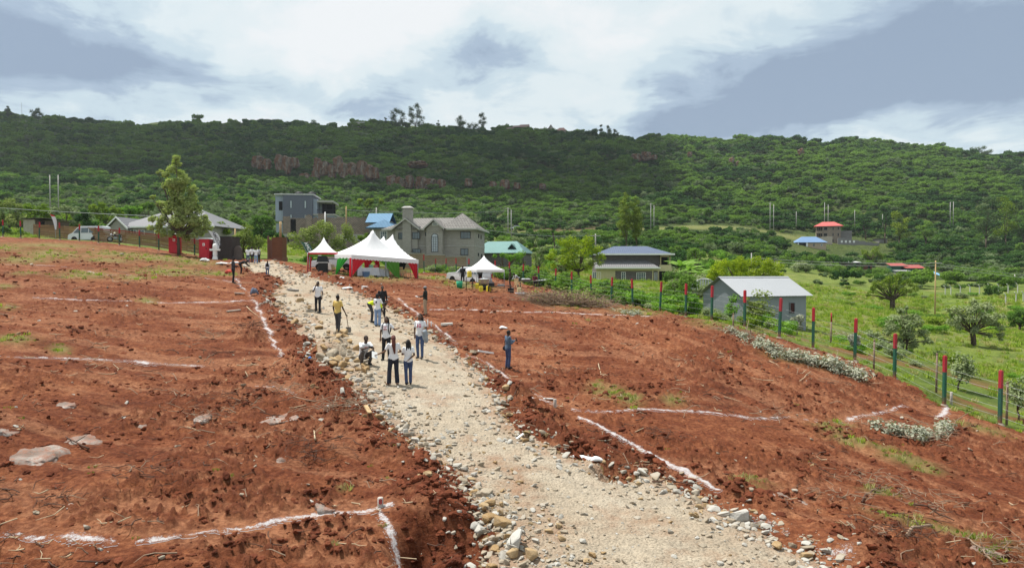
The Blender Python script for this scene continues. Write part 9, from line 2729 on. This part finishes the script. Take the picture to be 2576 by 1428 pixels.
for i, (px, y0, y1, lab) in enumerate([(2532, 970, 1075, 'dark slim old fence post beside the last green post'), (2355, 910, 1005, 'slim old post beside the leaning stake'), (2198, 865, 935, 'slim old post in the red earth beyond the fence'), (1844, 798, 830, 'slim old post at the shed gable'), (2090, 815, 870, 'slim red topped post behind the fence by the shed'), (1700, 770, 792, 'slim old post in the weeds before the cream house')]):
 b = hit(px, y1 - 6, 20)
 p = Vector((b.x, b.y, gz(b.x, b.y)))
 o = empty('old_post', p, 0.2, lab, 'post')
 hgt = (y1 - y0) * p.y / F
 part('shaft', M_WOOD, o, lambda mb: mb.tube([(0, 0, -0.3), (0.02, 0, hgt)], [0.045, 0.04], 6))
 part('tip', M_RED if 'red topped' in lab else M_WOOD, o, lambda mb: mb.tube([(0.02, 0, hgt), (0.021, 0, hgt + 0.08 + 0.4 * ('red topped' in lab))], [0.042, 0.035], 6))
cp = [(2392, 722, 736), (2416, 722, 740), (2440, 726, 742), (2464, 722, 738), (2488, 722, 736), (2512, 724, 738), (2536, 724, 738), (2560, 724, 738), (2530, 745, 758), (2556, 747, 762), (2574, 748, 765), (2378, 723, 737)]
proto = None
for i, (px, y0, y1) in enumerate(cp):
 p = at(px, y1, 128 if y0 < 740 else 112); p.z = gz(p.x, p.y)
 if proto is None:
  proto = empty('concrete_post', p, 0)
  part('shaft', plain('pale_concrete', (0.5, 0.49, 0.46), 0.9), proto, lambda mb: mb.box((0, 0, 0.6), (0.12, 0.12, 1.6)))
  part('bent_top', plain('pale_concrete', (0.5, 0.49, 0.46), 0.9), proto, lambda mb: mb.prism([(0.06, 1.4), (-0.06, 1.4), (-0.32, 1.72), (-0.24, 1.78)], 'y', -0.06, 0.06))
  o = proto
 else: o = copy_tree(proto)
 o.location = p
 props(o, 'crooked top pale concrete post in the row across the far meadow', 'post', 'concrete posts across the meadow')
# cliffs in the hillside
def m_cliff():
 t = NT('red_cliff_rock')
 P = t.tc.outputs['Object']
 n = t.noise(0.12, 6, 0.65, t.scaled(P, (1, 1, 0.35))); n2 = t.noise(0.6, 5, 0.7, t.scaled(P, (1.5, 1.5, 0.4)))
 c = t.ramp(n, [(0.40, (0.23, 0.20, 0.15)), (0.49, (0.17, 0.115, 0.072)), (0.56, (0.16, 0.072, 0.038)), (0.64, (0.27, 0.235, 0.18))])
 c = t.mix(t.ramp(n2, [(0.45, 0.0), (0.65, 0.7)]), c, (0.035, 0.03, 0.026))
 return t.principled(c, 0.95, 0, t.bump(n2, 1.0, 1.0), 0.1)
M_CLIFF = m_cliff()
def cliff(cols, d, label, seed):
 g = random.Random(seed)
 px0 = sum(c[0] for c in cols) / len(cols); py0 = max(c[2] for c in cols)
 o0 = at(px0, py0, d)
 root = empty('rock_outcrop', o0, 0, label, 'cliff')
 s = d / F
 for px, y0, y1, w in cols:
  bm = bmesh.new(); bmesh.ops.create_icosphere(bm, subdivisions=4, radius=1.0)
  h = (y1 - y0) * s; ww = w * s
  sd = g.uniform(0, 90)
  for v in bm.verts:
   q = v.co.copy()
   k = 1 + 0.35 * mnoise.noise(q * 1.6 + Vector((sd, 0, 0))) - 0.45 * abs(mnoise.noise(Vector((q.x * 4 + sd, q.y * 4, q.z * 0.8)))) + 0.15 * mnoise.noise(q * 5)
   sq = max(abs(q.x), abs(q.y), abs(q.z)) ** -0.6
   v.co = Vector((q.x * ww * 0.56 * k * sq, q.y * ww * 0.6 * k * sq, q.z * h * 0.58 * (0.9 + 0.25 * mnoise.noise(q * 1.2 + Vector((0, sd, 0)))) * sq))
  me = bpy.data.meshes.new('rock_face'); bm.to_mesh(me); bm.free(); me.materials.append(M_CLIFF)
  p = at(px, (y0 + y1) / 2 + 2, d + 4)
  o = bpy.data.objects.new('rock_face', me); link(o, root); o.location = p - o0
cliff([(650, 390, 425, 26), (672, 398, 425, 18), (705, 388, 430, 22), (722, 392, 438, 22), (742, 395, 420, 18)], 415, 'grey cliff columns at the upper end of the rock band', 1)
cliff([(768, 435, 475, 24), (795, 428, 455, 22), (800, 395, 440, 18), (815, 405, 440, 24), (835, 412, 448, 18)], 405, 'red cliff pillars with the lone pillar below them', 2)
cliff([(850, 393, 435, 20), (866, 408, 448, 22), (888, 408, 455, 26), (910, 406, 460, 28), (930, 415, 450, 22), (945, 420, 448, 16)], 405, 'tallest red cliff with pale caps in the middle of the hill', 3)
cliff([(985, 440, 470, 24), (1008, 445, 478, 28), (1030, 440, 472, 20), (1060, 445, 478, 28), (1085, 448, 478, 30), (1110, 450, 472, 20), (1050, 405, 420, 44)], 400, 'shadowed red cliff band right of the tallest cliff', 4)
cliff([(1178, 448, 468, 18), (1240, 455, 475, 18), (1270, 450, 474, 22), (1300, 458, 474, 16), (1365, 460, 474, 16)], 400, 'low broken rocks at the far end of the cliff band', 5)
cliff([(1600, 385, 405, 22), (1625, 380, 402, 24), (1645, 388, 400, 14)], 500, 'grey rocks under the end of the shaded ridge', 6)
cliff([(1840, 395, 415, 12), (1858, 405, 425, 14), (1735, 380, 392, 10)], 500, 'pale rocks in the sunlit slope', 7)
cliff([(2015, 372, 390, 14), (1950, 462, 478, 14), (2105, 500, 520, 20)], 500, 'scattered small rocks on the sunlit hill', 8)
# the air
hz = MB(); hz.box((0, 460, 76), (1720, 1000, 190)); hz = hz.build('haze')
hm = bpy.data.materials.new('haze_air'); hm.use_nodes = True
hm.node_tree.nodes.clear()
_v = hm.node_tree.nodes.new('ShaderNodeVolumePrincipled'); _v.inputs['Density'].default_value = 0.0001; _v.inputs['Color'].default_value = (0.86, 0.92, 1.0, 1); _v.inputs['Anisotropy'].default_value = 0.3
hm.node_tree.links.new(_v.outputs[0], hm.node_tree.nodes.new('ShaderNodeOutputMaterial').inputs['Volume'])
hz.data.materials.append(hm)
props(hz, 'thin haze in the air before the hill', kind='stuff')
# a label of its own for each repeat
_O1 = 'first second third fourth fifth sixth seventh eighth ninth tenth eleventh twelfth thirteenth fourteenth fifteenth sixteenth seventeenth eighteenth nineteenth'.split()
_O2 = {20: 'twenty', 30: 'thirty', 40: 'forty', 50: 'fifty'}
def ordinal(n):
 if n < 20: return _O1[n - 1]
 t, u = n // 10 * 10, n % 10
 return _O2[t][:-1] + 'ieth' if u == 0 else _O2[t] + '-' + _O1[u - 1]
def relabel():
 gr = {}
 for o in SC.objects:
  if o.parent is None and 'group' in o: gr.setdefault((o['group'], o['label']), []).append(o)
 where = {'hedge shrubs behind the fence': 'hedge shrub behind the wire fence, counted from the kitchen', 'garden shrubs before the cream house': 'garden shrub before the cream house, counted from the acacia',
             'garden shrubs by the white gate': 'shrub near the white gate, counted from the cream house', 'weedy shrubs along the fence': 'low weedy shrub on the fence line, counted from the brushwood heap',
             'scrub below the grey house': 'bush below the grey stone house, counted from the marquee', 'low bushes in the meadow': 'low meadow bush, counted from the metal shed outwards',
             'small bushes beyond the low fence': 'small bush beyond the low fence, counted from the metal shed', 'bushes in the belt behind the long house': 'belt bush behind the long house, counted from the shack',
             'bushes behind the turquoise roof': 'bush on the slope behind the turquoise roof, counted from the grey house', 'thicket bushes above the meadow': 'thicket bush above the meadow, counted from the cream house',
             'hedge line bushes at the meadow edge': 'meadow edge hedge bush, counted from the thorn tree', 'concrete posts across the meadow': 'pale concrete meadow post, counted from the wooden pole'}
 for (g_, lab), os in gr.items():
  if len(os) < 2: continue
  if g_.startswith('stones: '):
   os.sort(key=lambda o: -o.scale.x * o.scale.y * o.scale.z)
   for i, o in enumerate(os): o['label'] = (ordinal(i + 1) + ' largest ' if i else 'largest ') + lab
  elif g_ in where:
   os.sort(key=lambda o: o.location.x / o.location.y)
   for i, o in enumerate(os): o['label'] = ordinal(i + 1) + ' ' + where[g_]
  elif g_.startswith('stacks'):
   os.sort(key=lambda o: o.location.x)
   for i, o in enumerate(os): o['label'] = ordinal(i + 1) + ' stack of white plates on the dark table, counted from the plastic chair'
relabel()
